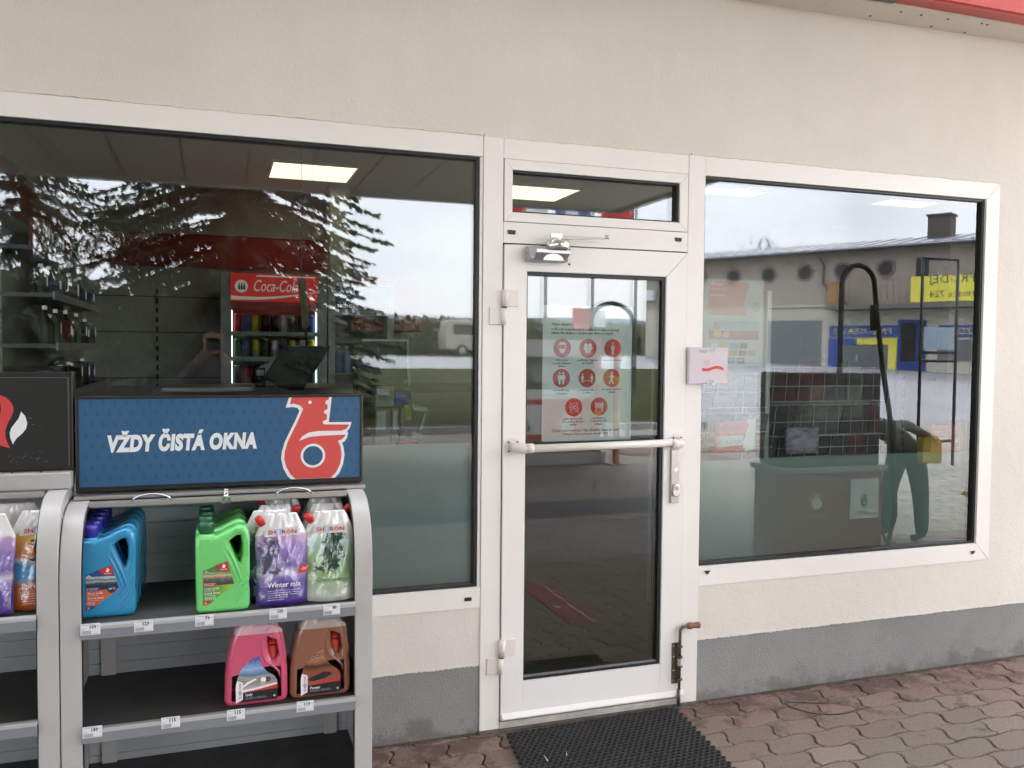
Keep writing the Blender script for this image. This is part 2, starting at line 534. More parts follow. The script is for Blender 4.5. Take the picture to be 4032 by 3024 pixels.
def M_paver_near():
    m = bpy.data.materials.new('wavy_pavers'); m.use_nodes = True
    n = m.node_tree; b = n.nodes['Principled BSDF']; b.inputs['Roughness'].default_value = .82
    N_ = n.nodes.new; K = n.links.new
    a = N_('ShaderNodeAttribute'); a.attribute_name = 'tone'
    sp = N_('ShaderNodeSeparateColor'); K(a.outputs['Color'], sp.inputs[0])
    m1 = N_('ShaderNodeMixRGB'); m1.inputs[1].default_value = (.230, .185, .150, 1); m1.inputs[2].default_value = (.248, .165, .135, 1); K(sp.outputs[0], m1.inputs[0])
    v = N_('ShaderNodeMapRange'); v.inputs['To Min'].default_value = .84; v.inputs['To Max'].default_value = 1.08; K(sp.outputs[1], v.inputs[0])
    m2 = N_('ShaderNodeMixRGB'); m2.blend_type = 'MULTIPLY'; m2.inputs[0].default_value = 1; K(m1.outputs[0], m2.inputs[1]); K(v.outputs[0], m2.inputs[2])
    t = N_('ShaderNodeTexCoord')
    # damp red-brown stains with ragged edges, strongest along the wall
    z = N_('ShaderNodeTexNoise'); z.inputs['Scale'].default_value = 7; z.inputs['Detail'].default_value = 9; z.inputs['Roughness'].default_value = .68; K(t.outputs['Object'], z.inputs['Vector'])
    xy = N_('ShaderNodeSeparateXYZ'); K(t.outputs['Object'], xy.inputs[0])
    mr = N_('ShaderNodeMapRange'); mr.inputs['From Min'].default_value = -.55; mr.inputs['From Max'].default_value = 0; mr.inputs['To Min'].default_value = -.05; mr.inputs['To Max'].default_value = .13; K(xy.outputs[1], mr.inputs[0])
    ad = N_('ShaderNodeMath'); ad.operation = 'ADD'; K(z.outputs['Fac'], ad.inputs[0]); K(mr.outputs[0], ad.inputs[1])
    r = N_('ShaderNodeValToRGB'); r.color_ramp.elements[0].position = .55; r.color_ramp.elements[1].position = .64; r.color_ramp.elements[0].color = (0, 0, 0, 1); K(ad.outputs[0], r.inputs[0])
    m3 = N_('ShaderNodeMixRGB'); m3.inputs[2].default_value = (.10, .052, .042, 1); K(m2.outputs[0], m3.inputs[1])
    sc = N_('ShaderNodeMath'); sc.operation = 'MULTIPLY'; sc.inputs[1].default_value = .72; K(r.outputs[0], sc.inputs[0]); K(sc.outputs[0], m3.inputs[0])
    # specks
    z3 = N_('ShaderNodeTexNoise'); z3.inputs['Scale'].default_value = 120; z3.inputs['Detail'].default_value = 3; K(t.outputs['Object'], z3.inputs['Vector'])
    r3 = N_('ShaderNodeValToRGB'); r3.color_ramp.elements[0].position = .3; r3.color_ramp.elements[1].position = .75; r3.color_ramp.elements[0].color = (.72, .72, .72, 1); r3.color_ramp.elements[1].color = (1.15, 1.15, 1.15, 1); K(z3.outputs['Fac'], r3.inputs[0])
    m4 = N_('ShaderNodeMixRGB'); m4.blend_type = 'MULTIPLY'; m4.inputs[0].default_value = 1; K(m3.outputs[0], m4.inputs[1]); K(r3.outputs[0], m4.inputs[2])
    K(m4.outputs[0], b.inputs['Base Color'])
    bp = N_('ShaderNodeBump'); bp.inputs['Strength'].default_value = .5; bp.inputs['Distance'].default_value = .003; K(z3.outputs['Fac'], bp.inputs['Height']); K(bp.outputs[0], b.inputs['Normal'])
    return m
pavers()

# ------------------------------------------------------------ the shop building
shop = thing('shop_building', (2, .2, 0), 'beige rendered filling station shop with grey plinth round the glass door', 'building')
b = MB()
b.box(-6, 9, 0, .3, 2.4855, 3.6)
b.box(-6, 1.036, .0, .3, .294, .5375)
b.box(2.072, 9, .0, .3, .294, .5415)
b.box(3.80, 9, .0, .3, .5415, 2.4855)
b.box(-6, -2.0, .0, .3, .5375, 2.4855)
def plaster_material():
    m = bpy.data.materials.new('beige_plaster'); m.use_nodes = True
    n = m.node_tree; b = n.nodes['Principled BSDF']; b.inputs['Roughness'].default_value = .93; b.inputs['Specular IOR Level'].default_value = .2
    N_ = n.nodes.new; K = n.links.new
    t = N_('ShaderNodeTexCoord')
    z = N_('ShaderNodeTexNoise'); z.inputs['Scale'].default_value = 1.1; z.inputs['Detail'].default_value = 10; z.inputs['Roughness'].default_value = .55; K(t.outputs['Object'], z.inputs['Vector'])
    r = N_('ShaderNodeValToRGB'); r.color_ramp.elements[0].position = .3; r.color_ramp.elements[1].position = .7
    r.color_ramp.elements[0].color = (.775, .715, .640, 1); r.color_ramp.elements[1].color = (.855, .802, .73, 1); K(z.outputs['Fac'], r.inputs[0])
    # small dark specks and scuffs
    v = N_('ShaderNodeTexVoronoi'); v.inputs['Scale'].default_value = 2.1; K(t.outputs['Object'], v.inputs['Vector'])
    vr = N_('ShaderNodeMapRange'); vr.inputs['From Min'].default_value = .012; vr.inputs['From Max'].default_value = .02; K(v.outputs['Distance'], vr.inputs[0])
    z2 = N_('ShaderNodeTexNoise'); z2.inputs['Scale'].default_value = 240; z2.inputs['Detail'].default_value = 3; K(t.outputs['Object'], z2.inputs['Vector'])
    r2 = N_('ShaderNodeValToRGB'); r2.color_ramp.elements[0].position = .25; r2.color_ramp.elements[1].position = .6; r2.color_ramp.elements[0].color = (.86, .85, .83, 1); K(z2.outputs['Fac'], r2.inputs[0])
    m1 = N_('ShaderNodeMixRGB'); m1.blend_type = 'MULTIPLY'; m1.inputs[0].default_value = 1; K(r.outputs[0], m1.inputs[1]); K(r2.outputs[0], m1.inputs[2])
    mp9 = N_('ShaderNodeMapping'); mp9.inputs['Scale'].default_value = (3.2, 3.2, .45); K(t.outputs['Object'], mp9.inputs[0])     # faint rain streaks
    z9 = N_('ShaderNodeTexNoise'); z9.inputs['Scale'].default_value = 2.4; z9.inputs['Detail'].default_value = 9; z9.inputs['Roughness'].default_value = .62; K(mp9.outputs[0], z9.inputs['Vector'])
    r9 = N_('ShaderNodeValToRGB'); r9.color_ramp.elements[0].position = .34; r9.color_ramp.elements[1].position = .56; r9.color_ramp.elements[0].color = (.985, .984, .98, 1); K(z9.outputs['Fac'], r9.inputs[0])
    m9 = N_('ShaderNodeMixRGB'); m9.blend_type = 'MULTIPLY'; m9.inputs[0].default_value = 1; K(m1.outputs[0], m9.inputs[1]); K(r9.outputs[0], m9.inputs[2])
    m2 = N_('ShaderNodeMixRGB'); m2.inputs[1].default_value = (.2, .16, .12, 1); K(vr.outputs[0], m2.inputs[0]); K(m9.outputs[0], m2.inputs[2])
    # rain-splash dirt rising from the plinth and grime below the window sill
    K(m2.outputs[0], b.inputs['Base Color'])
    z3 = N_('ShaderNodeTexNoise'); z3.inputs['Scale'].default_value = 70; z3.inputs['Detail'].default_value = 6; z3.inputs['Roughness'].default_value = .7; K(t.outputs['Object'], z3.inputs['Vector'])
    z4 = N_('ShaderNodeTexNoise'); z4.inputs['Scale'].default_value = 5; z4.inputs['Detail'].default_value = 3; K(t.outputs['Object'], z4.inputs['Vector'])
    ad = N_('ShaderNodeMath'); ad.operation = 'MULTIPLY_ADD'; ad.inputs[1].default_value = 2.5; K(z4.outputs['Fac'], ad.inputs[0]); K(z3.outputs['Fac'], ad.inputs[2])
    bp = N_('ShaderNodeBump'); bp.inputs['Strength'].default_value = .55; bp.inputs['Distance'].default_value = .005; K(ad.outputs[0], bp.inputs['Height']); K(bp.outputs[0], b.inputs['Normal'])
    return m
M_pl = plaster_material()
b.build('wall', M_pl, shop)
def plinth_material():
    m = bpy.data.materials.new('grey_plinth'); m.use_nodes = True
    n = m.node_tree; b = n.nodes['Principled BSDF']; b.inputs['Roughness'].default_value = .9; b.inputs['Specular IOR Level'].default_value = .2
    N_ = n.nodes.new; K = n.links.new
    t = N_('ShaderNodeTexCoord')
    z = N_('ShaderNodeTexNoise'); z.inputs['Scale'].default_value = 3; z.inputs['Detail'].default_value = 8; z.inputs['Roughness'].default_value = .6; K(t.outputs['Object'], z.inputs['Vector'])
    r = N_('ShaderNodeValToRGB'); r.color_ramp.elements[0].position = .3; r.color_ramp.elements[1].position = .7
    r.color_ramp.elements[0].color = (.26, .258, .245, 1); r.color_ramp.elements[1].color = (.335, .33, .315, 1); K(z.outputs['Fac'], r.inputs[0])
    xy = N_('ShaderNodeSeparateXYZ'); K(t.outputs['Object'], xy.inputs[0])
    mr = N_('ShaderNodeMapRange'); mr.inputs['From Min'].default_value = 0; mr.inputs['From Max'].default_value = .2; mr.inputs['To Min'].default_value = .62; mr.inputs['To Max'].default_value = .18; K(xy.outputs[2], mr.inputs[0])
    z5 = N_('ShaderNodeTexNoise'); z5.inputs['Scale'].default_value = 9; z5.inputs['Detail'].default_value = 7; z5.inputs['Roughness'].default_value = .65; K(t.outputs['Object'], z5.inputs['Vector'])
    gt = N_('ShaderNodeMath'); gt.operation = 'SUBTRACT'; K(mr.outputs[0], gt.inputs[0]); K(z5.outputs['Fac'], gt.inputs[1])
    rr = N_('ShaderNodeMapRange'); rr.inputs['From Min'].default_value = -.05; rr.inputs['From Max'].default_value = .1; rr.inputs['To Max'].default_value = .5; K(gt.outputs[0], rr.inputs[0])
    m2 = N_('ShaderNodeMixRGB'); m2.inputs[2].default_value = (.13, .105, .085, 1); K(rr.outputs[0], m2.inputs[0]); K(r.outputs[0], m2.inputs[1])
    K(m2.outputs[0], b.inputs['Base Color'])
    z3 = N_('ShaderNodeTexNoise'); z3.inputs['Scale'].default_value = 150; z3.inputs['Detail'].default_value = 4; K(t.outputs['Object'], z3.inputs['Vector'])
    bp = N_('ShaderNodeBump'); bp.inputs['Strength'].default_value = .8; bp.inputs['Distance'].default_value = .005; K(z3.outputs['Fac'], bp.inputs['Height']); K(bp.outputs[0], b.inputs['Normal'])
    return m
# plinth with a ragged upper edge where the plaster overlaps it
b = MB()
def ragged(x0, x1, z, amp, step=.012, seed=1):
    r = random.Random(seed); n = max(2, int((x1 - x0) / step)); return [(x0 + (x1 - x0) * i / n, z + r.uniform(-amp, amp) + amp * .4 * sin(i * .17 + seed)) for i in range(n + 1)]
for x0, x1, sd in ((-6, 1.036, 2), (2.072, 9, 5)):
    b.box(x0, x1, .004, .3, -.05, .294)
b.build('plinth', plinth_material(), shop)
b = MB()
for x0, x1, sd in ((.3, 1.036, 2), (2.072, 4.6, 5)):
    e = ragged(x0, x1, .2905, .0026, .006, seed=sd)
    b.prism(e + [(x1, .3), (x0, .3)], -.0012, .003)
b.build('plaster_edge', M_pl, shop)
# smeared plaster bead above the window frames
b = MB()
for x0, x1, sd, z in ((-1.2, 1.036, 8, 2.4835), (1.04, 1.98, 9, 2.482), (2.0, 3.82, 10, 2.484)):
    e = ragged(x0, x1, z, .0022, .02, seed=sd)
    b.prism([(x0, 2.492), (x1, 2.492)] + e[::-1], -.0075, -.0005)
b.build('plaster_bead', M_pl, shop)
# interior shell of the shop
M_ceil = mat('ceiling_tiles', (.50, .49, .46), .9, var=.05)
M_iwall = mat('interior_wall', (.44, .43, .39), .8, var=.06)
b = MB(); b.box(-2.4, 7.5, .3, 5.2, 2.9, 2.95); b.build('ceiling', M_ceil, shop)
b = MB(); b.box(-2.4, 7.5, 3.95, 4.1, 0, 2.9); b.box(7.4, 7.5, .3, 3.95, 0, 2.9); b.box(-2.4, -2.3, .3, 3.95, 0, 2.9); b.box(-1.12, -.97, 1.2, 3.95, 0, 2.9); b.build('interior_wall', M_iwall, shop)
b = MB(); b.box(-2.4, 7.5, .3, 4.1, -.05, .012); b.build('floor', mat('shop_floor', (.22, .21, .19), .4, var=.2, vscale=2), shop)
b = MB()
b.box(-.965, .85, 3.93, 3.948, 2.24, 2.50); b.box(-.969, -.952, 1.2, 3.93, 2.24, 2.50); b.box(1.0, 1.55, 3.4, 3.948, 1.75, 2.15)
b.build('red_band', mat('interior_red', (.34, .03, .022), .4), shop)
b = MB(); b.box(-.95, .85, 3.905, 3.93, 2.50, 2.545); b.box(-.952, -.93, 1.2, 3.905, 2.50, 2.545); b.box(.85, 1.0, 3.5, 3.948, 0, 2.9); b.build('cove_moulding', mat('moulding', (.42, .41, .37), .6), shop)
b = MB()
for i in range(14): b.box(-.448, -.432, 3.925, 3.949, 1.05 + i * .075, 1.09 + i * .075)
for z in (1.36, 1.72, 2.0): b.box(-.9, .05, 3.944, 3.9495, z, z + .006)
b.build('slotted_rail', M_black, shop)

# eave over the wall: soffit strip and red fascia (falls slightly to the left)
b = MB()
def ezx(x): return 3.2 + .012 * (x - 3.0)
pts = [(-6, -.0), (9, -.0), (9, -.178), (-6, -.178)]
for x0, x1 in ((-6, 1.2), (1.2, 2.625), (2.628, 9)):
    b.add([(x0, .0, ezx(x0)), (x1, .0, ezx(x1)), (x1, -.178, ezx(x1)), (x0, -.178, ezx(x0)), (x0, .0, ezx(x0) + .05), (x1, .0, ezx(x1) + .05), (x1, -.178, ezx(x1) + .05), (x0, -.178, ezx(x0) + .05)], [(0, 1, 2, 3), (4, 7, 6, 5), (0, 3, 7, 4), (1, 5, 6, 2), (3, 2, 6, 7), (0, 4, 5, 1)])
b.build('soffit', mat('soffit_sheet', (.70, .65, .58), .6, var=.06, vscale=2), shop)
for x, y in ((2.92, -.045), (3.02, -.13), (3.14, -.13), (3.30, -.13), (3.50, -.14), (3.54, -.135), (3.3, -.03), (3.52, -.02)):
    b = MB(); b.cyl((x, y, ezx(x)), (x, y, ezx(x) - .004), .006, 8)
    b.build('soffit_screw', mat('screw_zinc', (.2, .2, .19), .4, 1), shop)
b = MB(); b.box(2.94, 9, -.245, -.1785, 3.212, 3.30); b.build('fascia_lip', mat('fascia_dark_red', (.48, .09, .08), .5), shop)
b = MB(); b.box(2.943, 9, -.262, -.2455, 3.225, 3.75); b.build('fascia', mat('fascia_red', (.78, .13, .13), .42, var=.06), shop)
b = MB()
for i in range(3): b.box(2.943, 9, -.2665, -.2625, 3.31 + i * .12, 3.316 + i * .12)
b.build('fascia_groove', mat('fascia_dark_red', (.48, .09, .08), .5), shop)
b = MB(); b.box(1.9, 2.925, -.30, -.18, 3.205, 3.30); b.build('gutter_box', mat('dark_grey_metal', (.11, .12, .11), .4, .3), shop)

# ------------------------------------------------------------ windows
def frame_gap(b, x0, x1, z0, z1): b.box(x0, x1, .004, .03, z0, z1)
def pane(name, x0, x1, z0, z1, parent, y=.026, tilt=.0035):
    b = MB()
    b.box(x0, x1, y, y + .004, z0, z1, 1); b.m[-6 + 2] = 0
    o = b.build(name, [M_glass, M_clear], parent, recalc=False)
    return o
def pane2(name, x0, x1, z0, z1, parent, y=.046, tilt=.0011):
    b = MB()
    zc = (z0 + z1) / 2
    vs = []
    for (zz, s) in ((z0, 1), (z1, -1)):
        for yy in (y, y + .004):
            for xx in (x0, x1):
                vs.append((xx, yy + s * tilt * (z1 - z0) / 2 + (.0008 if xx == x1 else -.0008), zz))
    b.add(vs, [(0, 2, 3, 1), (4, 5, 7, 6), (0, 1, 5, 4), (2, 6, 7, 3), (0, 4, 6, 2), (1, 3, 7, 5)], 1)
    b.m[-6 + 2] = 0
    return b.build(name, [M_glass_in, M_clear], parent, recalc=False)
# the shop window on the left
lw = thing('shop_window', (-.48, .0, .5375), 'big dark shop window left of the door behind the display cabinets', 'window', 'shop windows')
b = MB()
b.box(-2.0, 1.0345, -.004, .05, 2.3985, 2.4840)
b.box(-2.0, 1.0345, -.004, .05, .5380, .6240)
b.box(1.0225, 1.0345, .000, .05, .6245, 2.398)
b.build('frame', M_pvc, lw, bevel=.0012)
b = MB(); b.box(-2.0, 1.0224, .008, .06, 2.386, 2.3984); b.box(-2.0, 1.0224, .008, .06, .6242, .634); b.box(1.0085, 1.0224, .008, .06, .634, 2.386); b.build('gasket', M_black, lw)
pane('pane', -2.0, 1.0085, .634, 2.386, lw)
pane2('inner_pane', -2.0, 1.0085, .634, 2.386, lw)
b = MB(); b.box(-2.0, 1.0085, .0585, .0590, .634, 1.222); b.build('frosted_film', M_film, lw)
b = MB(); b.box(.967, .997, -.010, -.0038, .570, .585); b.build('drain_cap', M_black, lw, bevel=.002)
# the window on the right
rw = thing('shop_window', (2.94, .0, .5415), 'bright shop window right of the door with notices and newspaper racks behind it', 'window', 'shop windows')
b = MB()
xL, xR, zB, zT = 2.0740, 3.80, .5425, 2.4865
gl, gr, gb, gt = 2.0760, 3.7125, .632, 2.3985
b.prism([(xL, zT), (xR, zT), (gr + .0005, gt), (gl, gt), (xL, gt)], -.004, .05)
b.prism([(xR, zT - .0015), (xR, zB + .0015), (gr + .0012, gb), (gr + .0012, gt - .001)], -.004, .05)
b.prism([(xL, zB), (xR - .0015, zB), (gr, gb - .0008), (gl, gb), (xL, gb)], -.004, .05)
b.build('frame', M_pvc, rw, bevel=.001)
b = MB(); b.box(xL, xR - .004, .002, .05, zB + .004, gb - .004); b.box(gr + .002, xR - .004, .002, .05, gb - .01, zT - .004); b.box(xL, xR - .004, .002, .05, gt + .004, zT - .004); b.build('frame_core', M_joint, rw)
b = MB(); b.box(gl, gr, .008, .06, gt - .012, gt - .0002); b.box(gl, gr, .008, .06, gb + .0002, gb + .012); b.box(gr - .013, gr, .008, .06, gb + .012, gt - .012); b.box(gl, gl + .006, .008, .06, gb + .012, gt - .012); b.build('gasket', M_black, rw)
pane('pane', gl + .006, gr - .013, gb + .012, gt - .012, rw)
pane2('inner_pane', gl + .006, gr - .013, gb + .012, gt - .012, rw)
b = MB(); b.box(gl + .006, gr - .013, .0585, .0590, gb + .012, 1.107); b.build('frosted_film', M_film, rw)
for x, z in ((2.118, .603), (3.69, .586)):
    b = MB(); b.box(x - .013, x + .013, -.010, -.0038, z, z + .008); b.box(x - .006, x + .006, -.0095, -.0036, z - .008, z - .0003); b.build('drain_cap', M_black, rw, bevel=.001)

# ------------------------------------------------------------ the entrance door
dr = thing('entrance_door', (1.55, 0, 0), 'white aluminium glass entrance door with push bar and high transom light', 'door')
b = MB()
b.box(1.0360, 1.1210, -.006, .06, .012, 2.4835)
b.box(1.9885, 2.0725, -.006, .06, .012, 2.4835)
b.box(1.1225, 1.9870, -.005, .06, 2.3980, 2.4835)
b.box(1.1225, 1.9870, -.006, .06, 2.0540, 2.1400)
b.build('frame', M_pvc, dr, bevel=.0015)
b = MB(); b.box(1.045, 2.066, .004, .058, .02, .06); b.box(1.119, 1.124, .004, .06, .06, 2.475); b.box(1.985, 1.990, .004, .06, .06, 2.475); b.box(1.12, 1.99, .004, .06, 2.395, 2.40); b.box(1.12, 1.99, .004, .06, 2.138, 2.142); b.box(1.12, 1.99, .004, .06, 2.048, 2.056); b.build('frame_seal', M_joint, dr)
# transom light, mitred sash
t0, t1, s0, s1 = 1.1255, 1.9850, 2.1425, 2.3965
a0, a1, c0, c1 = 1.1610, 1.9440, 2.181, 2.355
b = MB()
e = .0006
b.prism([(t0 + e, s1), (t1 - e, s1), (a1 - e, c1), (a0 + e, c1)], -.007, .05)
b.prism([(t0 + e, s0), (t1 - e, s0), (a1 - e, c0), (a0 + e, c0)][::-1], -.007, .05)
b.prism([(t0, s0 + e), (t0, s1 - e), (a0, c1 - e), (a0, c0 + e)], -.007, .05)
b.prism([(t1, s0 + e), (t1, s1 - e), (a1, c1 - e), (a1, c0 + e)][::-1], -.007, .05)
tr = b.build('transom_light', M_pvc, dr, bevel=.0008)
b = MB(); b.box(a0, a1, .003, .05, c1 - .009, c1); b.box(a0, a1, .003, .05, c0, c0 + .007); b.box(a1 - .009, a1, .003, .05, c0 + .007, c1 - .009); b.box(a0, a0 + .003, .003, .05, c0 + .007, c1 - .009); b.build('gasket', M_black, tr)
pane('pane', a0 + .003, a1 - .009, c0 + .007, c1 - .009, tr); pane2('inner_pane', a0 + .003, a1 - .009, c0 + .007, c1 - .009, tr)
# leaf
l0, l1, lb, lt = 1.1265, 1.9840, .048, 2.0475
g0, g1, gb2, gt2 = 1.2260, 1.8790, .206, 1.9395
b = MB()
b.box(l0, g0 - .0007, -.014, .05, lb, lt - .002)
b.prism([(g0 - .0007 - .0995, lt), (l1, lt), (g1, gt2), (g0, gt2), (g0 - .0007, gt2), (g0 - .0007, lt - .003)], -.0138, .05)
b.prism([(l1, lt - .0015), (l1, lb), (g1 + .0007, lb), (g1 + .0007, gt2 - .0015)], -.014, .05)
b.box(g0, g1, -.0135, .05, lb, gb2)
lf = b.build('leaf', M_pvc2, dr, bevel=.0012)
b = MB(); b.box(l0 + .004, l1 - .004, .0, .04, lb + .004, gb2 - .004); b.box(g1 - .003, l1 - .004, .0, .04, gb2 - .01, lt - .005); b.box(l0 + .01, l1 - .01, 0, .04, gt2 + .003, lt - .005); b.build('leaf_core', M_joint, lf)
b = MB(); b.box(g0, g1, -.004, .04, gt2 - .016, gt2 - .0003); b.box(g0, g1, -.004, .04, gb2 + .0003, gb2 + .011); b.box(g1 - .014, g1 - .0003, -.004, .04, gb2 + .011, gt2 - .016); b.box(g0 + .0003, g0 + .006, -.004, .04, gb2 + .011, gt2 - .016); b.build('gasket', M_black, lf)
b = MB(); b.box(g0 + .006, g1 - .014, .0, .012, gb2 + .0115, gb2 + .017); b.build('glazing_bead', M_alu, lf)
pane('pane', g0 + .006, g1 - .014, gb2 + .011, gt2 - .016, lf, .010); pane2('inner_pane', g0 + .006, g1 - .014, gb2 + .011, gt2 - .016, lf, .030, .0011)
b = MB(); b.prism([(-.03, .062), (-.016, .078), (-.014, .078), (-.014, .048), (-.03, .055)], l0 + .003, l1 + .012, 'x'); b.build('weather_bar', M_pvc2, lf, bevel=.001)
b = MB(); b.box(1.122, 1.988, -.009, .06, .012, .040); b.box(1.122, 1.988, -.013, -.009, .026, .034); b.build('threshold', mat('worn_white_sill', (.62, .58, .52), .5, var=.3, vscale=14), dr, bevel=.002)
b = MB(); b.box(1.03, 2.08, -.02, .3, -.03, .0115); b.build('threshold_bed', mat('rough_mortar', (.17, .15, .12), .95, var=.4, vscale=30, bump=1, bscale=120), dr)
# hinges
for z, nm in ((1.79, 0), (.325, 1)):
    b = MB()
    hz = z
    b.box(1.128, 1.187, -.022, -.0145, hz - .0, hz + .070)
    b.box(1.063, 1.121, -.014, -.0062, hz - .075, hz - .005)
    h = b.build('hinge', M_cream, dr, bevel=.002)
    b = MB(); b.cyl((1.128, -.022, hz), (1.128, -.022, hz + .070), .0125, 16); b.build('knuckle', M_cream, h)
    b = MB(); b.cyl((1.1215, -.018, hz - .075), (1.1215, -.018, hz - .006), .012, 16); b.build('knuckle', M_cream, h)
    b = MB(); b.cyl((1.125, -.020, hz - .0062), (1.125, -.020, hz - .0002), .011, 12); b.build('bushing', M_black, h)
# caps
for x, z in ((1.158, 2.098), (1.938, 2.106)):
    b = MB(); b.prism([(x - .018, z + .009), (x + .018, z + .008), (x + .016, z - .009), (x - .015, z - .008)], -.011, -.0062); b.build('drain_cap', M_black, dr, bevel=.002)
# closer
cl = None
b = MB()
b.prism([(-.016, 1.978), (-.070, 1.980), (-.076, 1.990), (-.070, 2.020), (-.052, 2.040), (-.0165, 2.042)], 1.215, 1.385, 'x')
cl = b.build('door_closer', mat('closer_grey', (.42, .41, .41), .35, .5), dr, bevel=.003)
b = MB(); b.box(1.245, 1.430, -.0165, -.0142, 1.962, 2.046); b.build('back_plate', M_pvc, cl, bevel=.004)
b = MB(); b.prism([(1.232, 1.984), (1.375, 1.985), (1.393, 2.012), (1.246, 2.013)], -.0768, -.0745); b.build('cover_strip', mat('closer_dark', (.09, .09, .09), .4), cl)
b = MB(); b.prism([(1.243, 2.0135), (1.395, 2.0125), (1.395, 2.024), (1.245, 2.027)], -.0755, -.066); b.build('cover_edge', mat('closer_light', (.62, .61, .61), .3, .4), cl)
b = MB(); b.prism([(1.318 + .045 * cos(a * pi / 12), 1.982 + .028 * sin(a * pi / 12)) for a in range(13)], -.0785, -.0769); b.build('cover_arc', mat('closer_light', (.62, .61, .61), .3, .4), cl)
b = MB(); b.lathe([(.046, 2.028), (.050, 2.036), (.050, 2.062), (.046, 2.066)], (1.342, -.066, 0), 24); b.build('spindle_housing', M_chrome, cl)
b = MB(); b.cyl((1.342, -.066, 2.0665), (1.342, -.066, 2.080), .012, 12); b.box(1.308, 1.355, -.078, -.056, 2.0785, 2.090); b.build('spindle', M_chrome, cl)
b = MB(); b.rbox((1.440, -.085, 2.0845), (.22, .016, .005), radians(-9)); b.cyl((1.547, -.102, 2.078), (1.547, -.102, 2.094), .010, 12); b.rbox((1.452, -.055, 2.0775), (.20, .011, .005), radians(-26)); b.build('closer_arm', M_steel, cl)
for x, z in ((1.413, 2.037), (1.413, 1.975)):
    b = MB(); b.cyl((x, -.0168, z), (x, -.0185, z), .0045, 10); b.build('screw', M_black, cl)
for z in (2.0, 2.022):
    b = MB(); b.cyl((1.2148, -.046, z), (1.2120, -.046, z), .006, 10); b.build('screw', M_chrome, cl)
# push bar
b = MB(); b.cyl((1.222, -.085, 1.205), (1.905, -.085, 1.212), .0165, 20)
pb = b.build('push_bar', M_cream, dr)
for x, sgn in ((1.168, 1), (1.943, -1)):
    z = 1.208
    b = MB(); b.cyl((x, -.0142, z), (x, -.020, z), .036, 24); b.tube([(x, -.02, z), (x + sgn * .006, -.055, z - .001), (x + sgn * .02, -.078, z - .002), (x + sgn * .05, -.085, z - .002)], [.022, .021, .0205, .0205], 16)
    b.cyl((x + sgn * .035, -.085, z - .002), (x + sgn * .066, -.085, z - .001), .0205, 20)
    br = b.build('bracket', M_cream, pb)
    for a in (45, 135, 225, 315):
        b = MB(); b.cyl((x + .027 * cos(radians(a)), -.0203, z + .027 * sin(radians(a))), (x + .027 * cos(radians(a)), -.0215, z + .027 * sin(radians(a))), .0042, 8); b.build('screw', M_black, br)
# lock plate
b = MB(); b.box(1.9120, 1.9520, -.026, -.0142, .934, 1.174); lk = b.build('lock_plate', M_steel, dr, bevel=.0025)
b = MB(); b.prism([(1.9345 + .017 * cos(a * pi / 12), (1.005 if a < 12 else .980) + .017 * sin(a * pi / 12)) for a in range(24)], -.036, -.0262); b.build('cylinder_shield', M_chrome, lk, bevel=.003)
b = MB(); b.cyl((1.9365, -.0362, 1.003), (1.9365, -.0385, 1.003), .011, 16); b.build('key_cylinder', M_steel, lk)
b = MB(); b.rbox((1.9365, -.0390, 1.001), (.0016, .0012, .014), Matrix.Rotation(radians(-25), 3, 'Y')); b.build('keyhole', M_black, lk)
b = MB(); b.disc(1.9355, 1.084, .008, -.0262, .0012); b.build('blanking_cap', M_chrome, lk)
# crank bolt on the foot of the door
M_brass = mat('tarnished_steel', (.20, .175, .12), .45, .9, var=.4, vscale=60)
b = MB(); b.box(1.936, 1.976, -.019, -.0143, .112, .298)
bo = b.build('floor_bolt', M_brass, dr, bevel=.0012)
b = MB()
b.tube([(1.966, -.034, .02), (1.966, -.034, .33), (1.966, -.034, .350), (1.968, -.034, .362), (1.976, -.034, .371), (1.990, -.034, .374), (2.012, -.034, .374)], [.0062, .0070, .007, .007, .007, .007, .007], 12)
b.tube([(1.963, -.034, .012), (1.963, -.034, .09)], [.0075, .0085], 12)
b.build('bolt_rod', M_brass, bo)
for z in (.285, .238, .195, .135):
    b = MB(); b.lathe([(.013, z - .003), (.0145, z), (.013, z + .003)], (1.966, -.034, 0), 14); b.box(1.958, 1.974, -.034, -.0191, z - .004, z + .004); b.build('guide', M_brass, bo)
b = MB()
for i in range(9): b.lathe([(.0105, .199 + i * .0035), (.0125, .2007 + i * .0035), (.0105, .2024 + i * .0035)], (1.966, -.034, 0), 12)
b.build('spring', M_steel, bo)
for z in (.284, .236, .172, .128):
    for x in (1.943,):
        b = MB(); b.cyl((x, -.0191, z), (x, -.0215, z), .0045, 10); b.build('screw', M_chrome, bo)
b = MB(); b.tube([(2.000, -.034, .374), (2.004, -.034, .374), (2.016, -.034, .374), (2.034, -.034, .374), (2.05, -.034, .374), (2.062, -.034, .373), (2.068, -.034, .373)], [.008, .0125, .0155, .0115, .0135, .0155, .008], 16)
b.build('grip', mat('worn_wood', (.30, .125, .07), .5, var=.4, vscale=70, bump=.3), bo)

# ================================================================= the world in front of the shop (what the glass mirrors)
M_trunk = mat('bark', (.07, .055, .045), .95, var=.4, vscale=20, bump=.6, bscale=40)
M_need = mat('spruce_needles', (.035, .055, .025), .9, col2=(.018, .03, .014), vscale=3)
M_twig = mat('bare_twigs', (.11, .09, .08), .95)
M_leaf = mat('olive_foliage', (.09, .10, .04), .9, col2=(.05, .06, .025), vscale=3)

